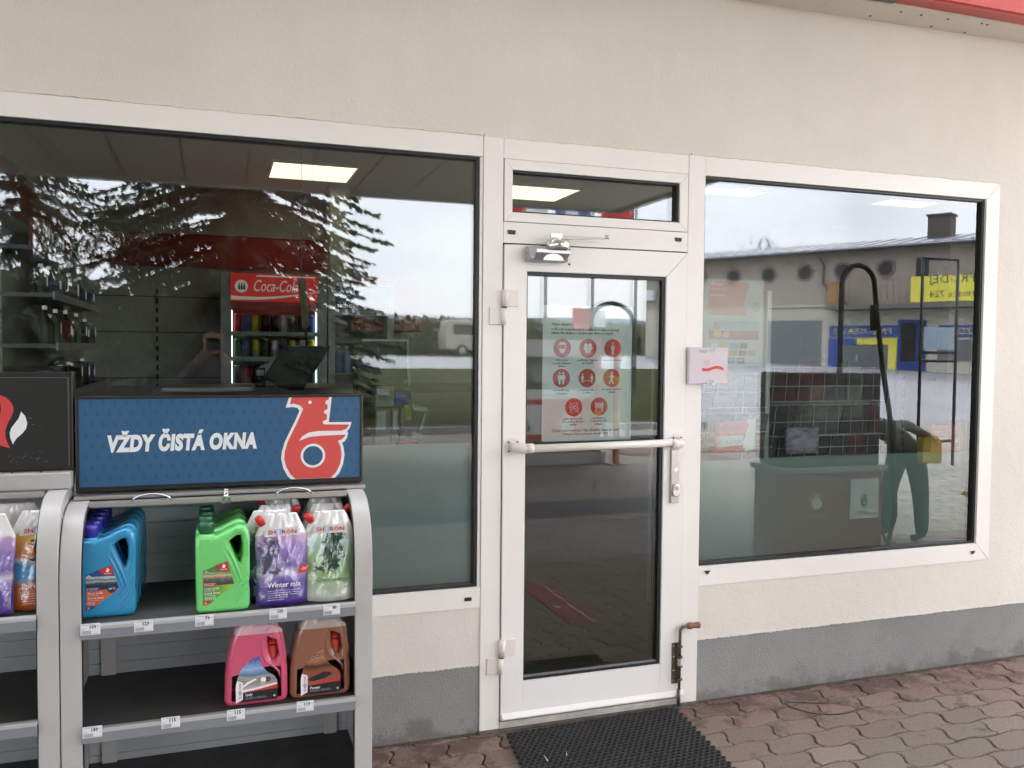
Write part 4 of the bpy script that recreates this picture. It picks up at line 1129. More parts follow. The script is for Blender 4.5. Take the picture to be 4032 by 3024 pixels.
def person_standing(x, y, face, label, jacket, trousers, hairm, arms, name='person', bend=0):
    """face: horizontal facing vector; arms: list of (elbow, wrist) offsets relative to (x,y)"""
    t = thing(name, (x, y, 0), label, 'person')
    f_ = Vector(face).normalized(); s_ = Vector((f_.y, -f_.x, 0)); o_ = Vector((x, y, 0)); Z = Vector((0, 0, 1))
    V = [o_ + Z * .96]; E = []; R = [(.15, .11)]
    def v(p, r_, par): V.append(p); R.append(r_); E.append((par, len(V) - 1)); return len(V) - 1
    a = v(o_ + Z * 1.10, (.14, .10), 0); a = v(o_ + Z * 1.28, (.16, .115), a); ch = v(o_ + Z * 1.42, (.155, .10), a); nk = v(o_ + Z * 1.52, .058, ch); hd = v(o_ + Z * 1.595 + f_ * .015, (.078, .082), nk); hd2 = v(o_ + Z * 1.675 + f_ * .008, (.098, .108), hd); v(o_ + Z * 1.745, .075, hd2)
    v(o_ + Z * 1.630 + f_ * .098, .020, hd)
    legs = []
    for sg_, st in ((-1, .16), (1, -.10)):
        h_ = v(o_ + s_ * sg_ * .10 + Z * .88, .125, 0); kn = v(o_ + s_ * sg_ * .13 + f_ * st * .6 + Z * .49, .088, h_); an = v(o_ + s_ * sg_ * .15 + f_ * st * .7 + Z * .10, .070, kn); v(o_ + s_ * sg_ * .155 + f_ * (st * .7 + .02) + Z * .045, .045, an); v(o_ + s_ * sg_ * .165 + f_ * (st * .7 + .17) + Z * .035, .036, len(V) - 1)
    wr = []; shl = set()
    for sg_, (el, w_) in zip((-1, 1), arms):
        sh_ = v(o_ + s_ * sg_ * .175 + Z * 1.40, .078, ch); shl.add(sh_); e_ = v(o_ + Vector(el), .058, sh_); q = v(o_ + Vector(w_), .042, e_); d = (Vector(w_) - Vector(el)).normalized()
        pm = v(o_ + Vector(w_) + d * .06, (.034, .02), q); wr.append((pm, d))
    for pm, d in wr:
        fw = d; sd = d.cross(Z); sd = sd.normalized() if sd.length > .1 else s_; dn = fw.cross(sd).normalized()
        finger_set(V[pm] + fw * .035, fw, sd, dn, V, E, R, pm)
    wz = [V[pm] for pm, _ in wr]
    def fold(p):          # lean the upper body forward about the hips
        if not bend or p.z < .97: return p
        k_ = min(1, (p.z - .97) / .12); a_ = bend * k_; d_ = p - (o_ + Z * .97); u_ = d_.dot(f_)
        return p - f_ * u_ - Z * d_.z + f_ * (u_ * cos(a_) + d_.z * sin(a_)) + Z * (d_.z * cos(a_) - u_ * sin(a_))
    def zone(c):
        if c.z > 1.525: return 0
        for q in wz:
            if (Vector(c) - q).length < .095: return 0
        if c.z < .075: return 3
        if c.z > .62 and (Vector((c.x, c.y, 0)) - Vector((x, y, 0))).length > .215: return 1
        if c.z < .95 and min((Vector((c.x, c.y, 0)) - Vector((q.x, q.y, 0))).length for q in wz) > .07: return 2
        return 1
    hd_c = fold(o_ + Z * 1.665 + f_ * .01)
    if bend:
        def zone(c, hc=hd_c):
            c = Vector(c)
            if (c - hc).length < .15 or any((c - q).length < .115 for q in wz): return 0
            return 3 if c.z < .075 else (2 if c.z < .93 and (c - (o_ + Z * c.z)).length < .30 else 1)
    core = {0, 1, 2, 3, 4, 5, 6, 7, 8}
    skin_body('body', [tuple(fold(p) if i in core or i in shl else p) for i, p in enumerate(V)], E, R, zone, [M_skin, jacket, trousers, M_black], t)
    head_parts(hd_c, f_, t, hairm)
    return t
M_jack = mat('dark_jacket', (.045, .05, .055), .85); M_jean = mat('dark_trousers', (.035, .055, .058), .9); M_hair = mat('brown_hair', (.035, .022, .015), .7)
M_jack2 = mat('grey_green_jacket', (.28, .34, .31), .85)
# customer with two yellow canisters, mirrored in the right window
pz = person_standing(5.69, -2.50, (-1, .12, 0), 'person bending forward in dark trousers with two yellow canisters, mirrored beside the near dispenser', M_jack2, M_jean, M_hair,
                     [((-.33, -.20, 1.02), (-.36, -.22, .90)), ((-.22, .20, 1.20), (-.02, .26, 1.10))], bend=radians(62))
def canister(x, y, z, label, rz):
    t = thing('canister', (x, y, z), label, 'canister', 'yellow canisters in the mirrored person\'s hands')
    cs = curve_solid('body', [([(-.085, 0), (.085, 0), (.09, .05), (.088, .17), (.05, .235), (-.02, .25), (-.08, .22), (-.09, .05)], False), ([(.0, .165), (.055, .15), (.05, .185), (.0, .21)], False)], mat('yellow_plastic', (.72, .66, .10), .35), None, .10, .018)
    cs.parent = t
    b = MB(); b.lathe([(.02, .235), (.02, .262)], (-.05, 0, 0), 12); c2 = b.build('cap', M_white, None); c2.parent = t
    t.rotation_euler = (0, 0, rz)
pz.scale = (.84, .84, .84)
canister(5.69 - .36 * .84, -2.50 - .22 * .84, .50, 'yellow canister with a white cap hanging in front of the bending mirrored person', .2)
canister(5.69 - .02 * .84 + .05, -2.50 + .26 * .84, .68, 'yellow canister with a white cap held higher, behind the hips of the bending person', .3)
# the photographer, seen only as a faint reflection
person_standing(-.02, -3.92, (0, 1, 0), 'person in a dark jacket photographing the shop front, faintly mirrored in the left window', M_jack, M_jean, M_hair,
                [((-.30, .10, 1.20), (-.10, .38, 1.50)), ((.30, .12, 1.20), (.09, .38, 1.50))])
b = MB(); b.box(-.075, .075, -3.452, -3.444, 1.565, 1.64)
tag(b.build('phone', M_black, bevel=.003), 'black phone held up by the photographing person', 'phone')

# ================================================================= display cabinets in front of the left window
M_cab = mat('cabinet_grey', (.46, .44, .42), .38, var=.05, vscale=5, spec=.4)
M_cabd = mat('cabinet_side_dark', (.20, .20, .20), .5)
M_slat = mat('slatted_back', (.38, .40, .39), .5, var=.12, vscale=8)
M_shelf = mat('shelf_mat', (.075, .075, .070), .8, var=.35, vscale=9, bump=.2, bscale=80)
M_lip = mat('shelf_lip', (.42, .42, .42), .4)
M_lipd = mat('shelf_lip_dark', (.21, .215, .23), .5)
M_tag = mat('price_paper', (.74, .73, .74), .5)
M_txt = mat('print_grey', (.07, .07, .09), .6)
M_txt2 = mat('print_light_grey', (.32, .32, .34), .6)
M_frameb = mat('sign_frame_black', (.014, .013, .012), .3)
M_aluL = mat('satin_aluminium', (.50, .48, .44), .3, .8)

def side_profile(dz=0):
    return [(-.12, 0.02), (-.70, .02), (-.70, .93 + dz), (-.697, .965 + dz), (-.688, 1.01 + dz), (-.674, 1.045 + dz), (-.655, 1.075 + dz), (-.628, 1.102 + dz), (-.594, 1.122 + dz), (-.55, 1.134 + dz), (-.49, 1.139 + dz), (-.40, 1.139 + dz), (-.12, 1.139 + dz)]

def price_tag(x, z, val, st, y=-.7185, sup='90'):
    w_, h_ = .0515, .033
    b = MB(); tilt = .0
    b.box(x, x + w_, y, y + .0008, z - h_, z)
    t = b.build('price_tag', M_tag, st)
    text(val, x + w_ * .80, z - .0155, y, M_ink, t, h=.0108, align='r', bold=.03, res=1)
    text(sup, x + w_ * .84, z - .0105, y, M_txt2, t, h=.0038, res=1)
    b = MB(); r = random.Random(hash(val) % 99 + int(x * 1000))
    xx = x + .0035
    while xx < x + w_ * .52:
        q = r.uniform(.0004, .0012); b.box(xx, xx + q, y - .0005, y - .0001, z - h_ + .0018, z - h_ + .013); xx += q + r.uniform(.0004, .0010)
    b.box(x + .003, x + w_ * .72, y - .0005, y - .0001, z - .0042, z - .0030)
    b.box(x + .003, x + .012, y - .0005, y - .0001, z - .0155, z - .0146)
    b.box(x + w_ * .55, x + w_ * .95, y - .0005, y - .0001, z - h_ + .002, z - h_ + .003)
    b.build('barcode', M_txt2, t)
    return t

def cabinet(x0, x1, dz, label, shelves, name='display_cabinet'):
    st = thing(name, ((x0 + x1) / 2, -.4, 0), label, 'display cabinet', 'display cabinets')
    wU = .055
    pr = side_profile(dz)
    for xa in (x0, x1 - wU):
        b = MB()
        n_ = len(pr); inn = []
        for q in range(1, n_):                       # inset line 24 mm behind the curved front
            p_, a_, c_ = Vector(pr[q]), Vector(pr[max(0, q - 1)]), Vector(pr[min(n_ - 1, q + 1)])
            if q == 1: inn.append((p_.x + .024, p_.y)); continue
            d_ = (c_ - a_).normalized(); inn.append((p_.x + d_.y * .024, p_.y - d_.x * .024))
        b.prism(pr[1:] + inn[::-1], xa, xa + wU, 'x')
        xs_ = xa + .0006 if xa == x0 else xa + wU - .0146
        b.prism([(y_ + .012 if y_ < -.2 else y_, z_ - (.012 if z_ > 1.0 else 0)) for y_, z_ in pr], xs_, xs_ + .014, 'x')
        o = b.build('upright', M_cab, st, shade=True); o.data.set_sharp_from_angle(angle=radians(32))
        md = o.modifiers.new('bevel', 'BEVEL'); md.width = .002; md.segments = 2; md.limit_method = 'ANGLE'; md.angle_limit = radians(50)
    # black rubber line inside the uprights
    inner = [(y + .006, z - .006) for y, z in pr[1:11]]
    b = MB()
    for xa in (x0 + wU, x1 - wU - .003):
        for (ya, za), (yb, zb_) in zip(inner, inner[1:]):
            b.add([(xa, ya, za), (xa + .003, ya, za), (xa + .003, yb, zb_), (xa, yb, zb_), (xa, ya + .012, za - .004), (xa + .003, ya + .012, za - .004), (xa + .003, yb + .012, zb_ - .004), (xa, yb + .012, zb_ - .004)], [(0, 1, 2, 3), (7, 6, 5, 4), (0, 4, 5, 1), (2, 6, 7, 3), (0, 3, 7, 4), (1, 5, 6, 2)])
    b.build('edge_seal', M_black, st)
    b = MB()
    xa, xb = x0 + wU + .0005, x1 - wU - .0005
    xw, xv = x0 + .0152, x1 - .0152
    b.box(x0 - .0, x1 + .004, -.115, -.105, .05, 1.0)
    b.build('back_sheet', M_white, st)
    b = MB(); z = .03; k = 0
    while z < 1.09 + dz:
        h_ = .052; b.box(xw, xv, -.262, -.25, z, z + h_ - .003); b.box(xw, xv, -.2585, -.25, z + h_ - .003, z + h_); z += h_
    b.build('slatted_back', M_slat, st, bevel=.0012)
    for q in (xa, xb - .045): b = MB(); b.box(q, q + .045, -.275, -.2625, .03, 1.1 + dz); b.build('rear_post', M_cab, st)
    b = MB(); b.box(xw, xv, -.50, -.13, 1.116 + dz, 1.122 + dz); b.build('top_panel', M_cabd, st)
    for z in shelves:
        b = MB(); b.box(xa, xb, -.698, -.672, z - .012, z - .0035); b.box(xw, xv, -.672, -.263, z - .012, z - .0035)
        sh_ = b.build('shelf', M_shelf, st)
        b = MB()
        b.prism([(-.7175, z - .003), (-.7175, z - .012), (-.7175, z - .012), (-.699, z - .012), (-.699, z), (-.7155, z)], xa, xb, 'x'); b.build('shelf_edge', M_lip, sh_)
        b = MB(); b.prism([(-.7165, z - .0125), (-.7165, z - .040), (-.706, z - .040), (-.706, z - .0125)], xa, xb, 'x'); b.build('price_rail', M_lipd, sh_)
    b = MB(); b.box(xa, xb, -.70, -.13, .02, .12); b.build('base', M_cab, st)
    return st
XA, XB = -.4245, .4655
cab = cabinet(XA, XB, 0, 'grey display cabinet with the blue washer fluid sign and bottles on its two upper shelves', [.815, .514, .215])
# rolled shutter and its rail
b = MB()
for i in range(5):
    a = .15 + i * .19
    b.box(XA + .056, XB - .056, -.520 + .05 * i, -.520 + .05 * i + .046, 1.1255 + .006 * sin(a), 1.130 + .006 * sin(a))
b.build('roller_slats', M_cabd, cab)
b = MB(); b.box(XA + .056, XB - .056, -.548, -.522, 1.122, 1.140); b.build('shutter_rail', M_aluL, cab, bevel=.004)
b = MB(); b.box(-.415, .475, -.50, -.40, 1.1395, 1.152); b.build('sign_rail', M_aluL, cab, bevel=.003)
for cx in (-.19, .235):
    b = MB(); b.tube([(cx - .057, -.546, 1.138)] + [(cx - .055 * cos(a * pi / 10), -.551 - .012 * sin(a * pi / 10), 1.139 + .022 * sin(a * pi / 10)) for a in range(11)] + [(cx + .057, -.546, 1.138)], .0032, 8); b.build('handle', M_chrome, cab)
b = MB(); b.cyl((.027, -.556, 1.130), (.027, -.556, 1.158), .0075, 14); b.cyl((.027, -.556, 1.158), (.027, -.556, 1.167), .006, 14); b.box(.015, .040, -.560, -.5485, 1.122, 1.138); b.build('lock', M_chrome, cab)
# header sign
y = -.45
b = MB(); b.box(-.415, .475, y + .0035, y + .055, 1.155, 1.4535); hd = b.build('sign_frame', M_frameb, cab, bevel=.004)
b = MB(); b.box(-.409, .467, y - .004, y + .0034, 1.158, 1.172); b.box(-.409, .467, y - .004, y + .0034, 1.4475, 1.452); b.box(-.409, -.4042, y - .004, y + .0034, 1.172, 1.4475); b.box(.4655, .4705, y - .004, y + .0034, 1.172, 1.4475); b.build('sign_rim', M_frameb, hd, bevel=.001)
M_signblue = mat('sign_blue', (.030, .110, .225), .35, var=.12, vscale=3)
b = MB(); b.box(-.4041, .4654, y + .001, y + .0034, 1.1721, 1.4474); pnl = b.build('sign_panel', M_signblue, hd)
M_sw = mat('sign_white', (.78, .76, .75), .5); M_sr = mat('sign_red', (.66, .075, .062), .5)
# faint tone-on-tone crest pattern printed on the blue
M_sb2 = mat('sign_blue_pattern', (.024, .084, .188), .35)
b = MB()
for j in range(8):
    for i in range(26):
        cx = -.385 + i * .0335 + (j % 2) * .0167; cz = 1.195 + j * .034
        if cx < .455 and cz < 1.44: b.disc(cx, cz, .0055, y + .0009, .0002, 8); b.sheet([(cx - .004, cz + .012), (cx + .002, cz + .012), (cx + .005, cz + .002), (cx - .006, cz + .002)], y + .0009, .00021)
b.build('panel_pattern', M_sb2, pnl)
text('VŽDY ČISTÁ OKNA', -.324, 1.2785, y + .0008, M_sw, pnl, w=.449, h=.0725, shear=.14, bold=.062, res=4, spacing=1.10)
RED = [(0.2367, 1.4438), (0.2311, 1.4247), (0.2455, 1.4259), (0.2632, 1.4204), (0.2745, 1.4087), (0.2562, 1.3657), (0.2398, 1.3323), (0.2234, 1.2981), (0.2146, 1.2657), (0.2127, 1.2417), (0.2201, 1.2126), (0.2331, 1.1889), (0.2499, 1.1728), (0.3661, 1.1728), (0.3844, 1.1919), (0.3979, 1.2208), (0.4023, 1.2502), (0.3979, 1.2797), (0.3892, 1.2986), (0.4012, 1.3017), (0.4119, 1.3112), (0.4158, 1.3185), (0.334, 1.3166), (0.2961, 1.3136), (0.2608, 1.3015), (0.2725, 1.3171), (0.2937, 1.3287), (0.3245, 1.3328), (0.4012, 1.3321), (0.4182, 1.3381), (0.4279, 1.3526), (0.3445, 1.3548), (0.3388, 1.3593), (0.3398, 1.3665), (0.3474, 1.3698), (0.3522, 1.3707), (0.3531, 1.3882), (0.3445, 1.3922), (0.3426, 1.3981), (0.3474, 1.4038), (0.3545, 1.4057), (0.3555, 1.4198), (0.3483, 1.4247), (0.3474, 1.4305), (0.3521, 1.4368), (0.3588, 1.4382), (0.3593, 1.4470), (.2377, 1.4470)]
WHT = [(0.2283, 1.4472), (0.2176, 1.4129), (0.2399, 1.415), (0.2562, 1.4114), (0.2623, 1.4017), (0.2468, 1.3659), (0.2305, 1.3325), (0.2142, 1.2983), (0.2048, 1.266), (0.2025, 1.242), (0.2094, 1.2105), (0.2233, 1.1835), (0.2349, 1.1723), (0.3796, 1.1723), (0.3941, 1.1866), (0.4071, 1.2181), (0.412, 1.2498), (0.4085, 1.277), (0.4037, 1.2904), (0.4134, 1.2965), (0.4206, 1.3086), (0.424, 1.3257), (0.4196, 1.3282), (0.4303, 1.3427), (0.4361, 1.3613), (0.3589, 1.3618), (0.3689, 1.4472)]
b = MB(); b.prism(WHT, y + .0005, y + .0009); b.build('crest_outline', M_sw, pnl)
b = MB(); b.prism(RED, y + .0001, y + .00045); b.build('crest', M_sr, pnl)
b = MB(); b.disc(.3065, 1.2498, .0405, y + .00005, .0003, 40); b.disc(.2966, 1.4302, .0057, y + .00005, .0003, 16); b.build('crest_ring', M_sw, pnl)
b = MB(); b.disc(.3065, 1.2498, .0325, y - .0003, .0003, 40); b.build('crest_eye', M_signblue, pnl)
for x, z, v in ((-.369, .822, '109'), (-.229, .818, '129'), (-.063, .8185, '79'), (.149, .8195, '109'), (.310, .8175, '80'), (-.367, .5235, '189'), (-.158, .5235, '115'), (.025, .5225, '115'), (.229, .5225, '119')):
    price_tag(x, z, v, cab)
# left cabinet, cut by the picture edge
cab2 = cabinet(-1.325, -.4275, .038, 'grey display cabinet with the black flame sign, cut off by the left picture edge', [.855, .555, .255])
y = -.45
b = MB(); b.box(-1.315, -.4195, y + .003, y + .055, 1.228, 1.531); hd = b.build('sign_frame', M_frameb, cab2, bevel=.004)
b = MB(); b.box(-1.31, -.4325, y - .0005, y + .0029, 1.238, 1.515); pnl = b.build('sign_panel', mat('sign_black', (.018, .017, .016), .28), hd)
b = MB(); b.box(-.4335, -.4300, y - .002, y - .0006, 1.245, 1.514); b.box(-1.31, -.4336, y - .002, y - .0006, 1.514, 1.516); b.build('panel_trim', mat('dull_trim', (.12, .10, .09), .5), pnl)
FR = [(-0.6304, 1.4599), (-0.617, 1.4623), (-0.6037, 1.4571), (-0.5904, 1.4442), (-0.5828, 1.4288), (-0.5819, 1.4135), (-0.5889, 1.3932), (-0.5981, 1.3755), (-0.6039, 1.3552), (-0.6042, 1.3373), (-0.5999, 1.3193), (-0.5923, 1.3017), (-0.6057, 1.3054), (-0.619, 1.3109), (-.66, 1.335), (-.70, 1.39), (-.69, 1.43), (-.66, 1.455)]
FW = [(-0.5616, 1.4119), (-0.5504, 1.3976), (-0.545, 1.377), (-0.5487, 1.3591), (-0.5602, 1.3439), (-0.5739, 1.3314), (-0.5819, 1.3188), (-0.5843, 1.312), (-0.5908, 1.3318), (-0.5928, 1.3472), (-0.5881, 1.3625), (-0.5778, 1.3776), (-0.5686, 1.3903), (-0.564, 1.403)]
b = MB(); b.prism(FR, y - .0012, y - .0006); b.build('flame', mat('flame_red', (.62, .05, .05), .5), pnl)
b = MB(); b.prism(FW, y - .0012, y - .0006); b.build('flame', mat('flame_white', (.8, .8, .82), .5), pnl)
b = MB(); b.prism([(-.6165, 1.405), (-.6140, 1.42), (-.6160, 1.438), (-.625, 1.45), (-.64, 1.43), (-.64, 1.40), (-.63, 1.38)], y - .0016, y - .0013); b.build('flame_core', mat('sign_black', (.018, .017, .016), .28), pnl)
# scuffs on the black panel
r = random.Random(4)
for i in range(22):
    b = MB(); cx, cz = r.uniform(-.60, -.50), r.choice((r.uniform(1.255, 1.29), r.uniform(1.27, 1.285), r.uniform(1.32, 1.40))); L_ = r.uniform(.003, .014); 
    b.sheet([(cx, cz), (cx + L_ * .6, cz + r.uniform(-.001, .002)), (cx + L_, cz + r.uniform(-.003, .003)), (cx + L_ * .5, cz - .0008)], y - .00055, .0002)
    b.build('scuff', mat('scuff_grey', (.20, .19, .18), .4), pnl)
b = MB(); b.box(-1.32, -.4215, -.50, -.40, 1.178, 1.2275); b.build('sign_rail', M_cab, cab2, bevel=.003)
b = MB(); b.box(-1.27, -.486, -.548, -.522, 1.160, 1.178); b.build('shutter_rail', M_aluL, cab2, bevel=.004)
b = MB(); b.tube([(-.585, -.47, 1.2295), (-.58, -.478, 1.2225), (-.51, -.478, 1.2225), (-.505, -.47, 1.2295)], .003, 6); b.build('handle', M_black, cab2)
price_tag(-.625, .862, '80', cab2)
# dark bottles on the lower shelves of the left cabinet stay out of frame

# ================================================================= goods
def fluid(name, c, rough=.22, **k):
    m = mat(name, c, rough, spec=.5, coat=.15, **k); return m
def lab(poly, m, parent, yy, name='label', t=.0005):
    b = MB(); b.prism(poly, yy - t, yy); return b.build(name, m, parent)

def mk_photo(name, stops, scale=30, axis=2, rng=(0, 1), dist=.4):
    """printed artwork: bands along an axis broken up by noise"""
    m = bpy.data.materials.new(name); m.use_nodes = True; n = m.node_tree; b = n.nodes['Principled BSDF']; b.inputs['Roughness'].default_value = .3; b.inputs['Coat Weight'].default_value = .25; b.inputs['Coat Roughness'].default_value = .12
    N_ = n.nodes.new; K = n.links.new
    t = N_('ShaderNodeTexCoord'); xy = N_('ShaderNodeSeparateXYZ'); K(t.outputs['Object'], xy.inputs[0])
    z = N_('ShaderNodeTexNoise'); z.inputs['Scale'].default_value = scale; z.inputs['Detail'].default_value = 6; z.inputs['Roughness'].default_value = .65; K(t.outputs['Object'], z.inputs['Vector'])
    mr = N_('ShaderNodeMapRange'); mr.inputs['From Min'].default_value = rng[0]; mr.inputs['From Max'].default_value = rng[1]; K(xy.outputs[axis], mr.inputs[0])
    s = N_('ShaderNodeMath'); s.operation = 'MULTIPLY_ADD'; s.inputs[1].default_value = dist; K(z.outputs['Fac'], s.inputs[0]); K(mr.outputs[0], s.inputs[2])
    s2 = N_('ShaderNodeMath'); s2.operation = 'SUBTRACT'; s2.inputs[1].default_value = dist / 2; K(s.outputs[0], s2.inputs[0])
    r = N_('ShaderNodeValToRGB'); cr_ = r.color_ramp
    while len(cr_.elements) < len(stops): cr_.elements.new(.5)
    for e_, (p, c) in zip(cr_.elements, stops): e_.position = p; e_.color = (*c, 1)
    K(s2.outputs[0], r.inputs[0]); K(r.outputs[0], b.inputs['Base Color'])
    return m

def jug2(colm, capm, label, kind):
    t = local('washer_fluid_jug', label, 'jug', 'two litre washer fluid jugs')
    out = [(-.0775, .012), (-.070, .001), (-.050, 0), (.058, 0), (.072, .004), (.0775, .018), (.0772, .06), (.075, .085), (.0775, .11), (.0775, .222), (.0745, .243), (.065, .256), (.052, .2615), (.040, .259), (.020, .250), (.002, .241), (-.016, .234), (-.0255, .2315), (-.0255, .2365), (-.0690, .2365), (-.0690, .2335), (-.0765, .230), (-.0785, .195)]
    hole = [(.018, .214), (.040, .2350), (.050, .231), (.0565, .206), (.0555, .172), (.0500, .150), (.0435, .150), (.032, .176)]
    bd = curve_solid('body', [(out, False), (hole, False)], colm, t, .080, .016, bres=4)
    # moulded ridges sweeping to the lower right and down from the handle
    b = MB()
    for (p0, p1, p2, rr) in (((.010, .197), (.040, .150), (.058, .070), .0055), ((-.005, .200), (.028, .140), (.046, .075), .0045)):
        pts = []
        for i in range(11):
            u = i / 10; pts.append(((1 - u) ** 2 * p0[0] + 2 * u * (1 - u) * p1[0] + u * u * p2[0], -.0385, (1 - u) ** 2 * p0[1] + 2 * u * (1 - u) * p1[1] + u * u * p2[1]))
        b.tube(pts, [max(.001, rr * sin(pi * (i + .5) / 11) ** .6) for i in range(11)], 8)
    for i in range(3):
        z0 = .018 + i * .022
        pts = [(.030 + .044 * u, -.0385, z0 + .045 * u + .012 * u * u) for u in [k / 8 for k in range(9)]]
        b.tube(pts, [max(.0008, .0042 * sin(pi * (k + .5) / 9) ** .6) for k in range(9)], 8)
    b.tube([(.012, -.024, .214), (.035, -.026, .236), (.055, -.024, .238), (.066, -.022, .222), (.069, -.022, .19), (.068, -.022, .14)], [.004, .007, .008, .008, .006, .002], 8)
    b.build('moulding_rib', colm, bd)
    b = MB(); pr = [(.0195, .2362), (.0215, .238), (.0215, .242), (.0230, .2435), (.0230, .268), (.0215, .2705), (.014, .2715)]
    b.lathe(pr, (-.0475, 0, 0), 22)
    cp_ = b.build('cap', capm, t)
    b = MB()
    for k in range(22):
        a = 2 * pi * k / 22; b.box(-.0475 + .0232 * cos(a) - .0006, -.0475 + .0232 * cos(a) + .0006, .0232 * sin(a) - .0006, .0232 * sin(a) + .0006, .245, .266)
    b.build('cap_ridge', capm, cp_)
    yy = -.0403
    # label
    if kind == 'green':
        c_mid = mat('label_green_dark', (.07, .22, .05), .4); c_low = mk_photo('label_green', [(0, (.08, .25, .04)), (.5, (.16, .36, .04)), (1, (.45, .60, .08))], 8, 0, (-.06, .04), .15); l1, l2 = 'Letní směs', 'Letná zmes'
        ph = mk_photo('label_road_photo', [(0, (.05, .05, .05)), (.28, (.09, .12, .12)), (.45, (.35, .18, .10)), (.62, (.55, .50, .25)), (.8, (.20, .22, .10)), (1, (.60, .66, .62))], 45, 2, (.09, .130), .7)
        red2 = mat('label_red', (.50, .03, .03), .4); c_box = red2; crn = red2
    else:
        c_mid = mat('label_navy', (.02, .07, .25), .4); c_low = mk_photo('label_orange', [(0, (.60, .12, .04)), (.5, (.62, .13, .045)), (1, (.42, .12, .05))], 8, 0, (-.06, .04), .2); l1, l2 = 'Zimní směs', 'Zimná zmes'
        ph = mk_photo('label_snow_photo', [(0, (.02, .02, .03)), (.3, (.05, .06, .07)), (.42, (.40, .45, .48)), (.55, (.10, .14, .15)), (.68, (.5, .56, .58)), (1, (.50, .60, .66))], 38, 2, (.092, .132), .5)
        red2 = mat('label_red', (.50, .03, .03), .4); c_box = c_mid; crn = c_mid
    lab([(-.050, .133), (-.040, .137), (-.018, .1470), (.0100, .1560), (.0135, .1540), (.0200, .125), (.0315, .0865), (-.0315, .036), (-.050, .0255), (-.0575, .027), (-.0575, .132)], c_mid, bd, yy)
    o = lab([(-.0570, .1255), (-.0485, .131), (-.040, .1245), (.0215, .1230), (.0308, .0875), (-.0570, .0840)], ph, bd, yy - .0006, 'label_photo')
    lab([(-.0570, .0838), (.0300, .0845), (.0305, .082), (-.0305, .0385), (-.0570, .0395)], c_low, bd, yy - .0006, 'label_field')
    lab([(-.0230, .1445), (.0098, .1552), (.0130, .1535), (.0190, .1265), (-.002, .1262), (-.016, .134)], red2, bd, yy - .0012, 'label_badge')
    logo_small(.0015, .1385, yy - .0018, .0095, M_sw, bd)
    text('BENZINA', -.0075, .1305, yy - .0018, M_sw, bd, w=.019, shear=.2, res=1)
    lab([(-.0570, .0930), (-.022, .0930), (-.018, .0880), (-.018, .0835), (-.0570, .0835)], c_box, bd, yy - .0012, 'label_strip')
    text('Nemrznoucí kapalina' if kind != 'green' else 'Rozpouští hmyz', -.0545, .0885, yy - .0018, M_sw, bd, w=.031, res=1)
    text('do ostřikovačů', -.0545, .0855, yy - .0018, M_sw, bd, w=.027, res=1)
    text(l1, -.0530, .0730, yy - .0018, M_sw, bd, w=.0415, bold=.01, res=1)
    text('do ostřikovačů', -.0530, .0680, yy - .0018, M_sw, bd, w=.028, res=1)
    text(l2, -.0530, .0590, yy - .0018, M_sw, bd, w=.0440, bold=.01, res=1)
    text('do ostrekovačov', -.0530, .0540, yy - .0018, M_sw, bd, w=.031, res=1)
    b = MB()
    for k in range(3 if kind == 'green' else 2): b.ring(-.0485 + k * .0112, .0465, .0047, .0009, yy - .0012); b.box(-.0510 + k * .0112, -.0460 + k * .0112, yy - .0018, yy - .0013, .0460, .0470)
    b.build('label_icon', M_sw, bd)
    lab([(-.0572, .0395), (-.0420, .0390), (-.0320, .0330), (-.050, .0258), (-.0572, .0270)], crn, bd, yy - .0012, 'label_corner')
    text('2l', -.0530, .0300, yy - .0018, M_sw, bd, h=.0060, bold=.01, res=1)
    if kind != 'green':
        b = MB(); b.disc(.012, .0860, .0125, yy - .0012, .0004, 24); b.build('label_dot', mat('label_ink_blue', (.01, .03, .08), .4), bd)
        text('-30°C', .003, .0835, yy - .0020, M_sw, bd, w=.0185, bold=.015, res=1)
    return t
M_green = fluid('green_jug_plastic', (.17, .62, .17)); M_blueJ = fluid('blue_jug_plastic', (.035, .27, .50))
M_capg = fluid('green_cap', (.012, .10, .035), .3); M_capb = fluid('blue_cap', (.035, .025, .30), .3)
jg = jug2(M_green, M_capg, 'bright green two litre jug, frontmost of the row of green jugs', 'green')
jb = jug2(M_blueJ, M_capb, 'bright blue two litre jug, frontmost of the row of blue jugs beside the cabinet upright', 'blue')
ordg = ['second', 'third', 'fourth', 'rearmost']
def row(src, cx, ys, dx, nm, z=.8120):
    src.location = (cx, ys[0], z)
    for i, yv in enumerate(ys[1:]):
        c = copy_tree(src)
        c.location = (cx + dx[i], yv, z); c['label'] = '%s green jug from the front, behind the bright front one' % ordg[i] if nm == 'green' else '%s blue jug from the front, behind the label facing blue one' % ordg[i]
        # rear jugs show only outline, cap and handle
        for ch in list(c.children):
            if ch.name.split('.')[0] == 'body':
                for g_ in list(ch.children):
                    if g_.name.split('.')[0].startswith(('label', 'lettering', 'emblem')): bpy.data.objects.remove(g_)
row(jg, .0165, [-.648, -.556, -.464, -.372], [-.003, .001, -.002], 'green')
jb.scale = (1, .9, 1)
row(jb, -.3075, [-.604, -.529, -.454, -.379, -.304], [.000, .002, .001, .004], 'blue')

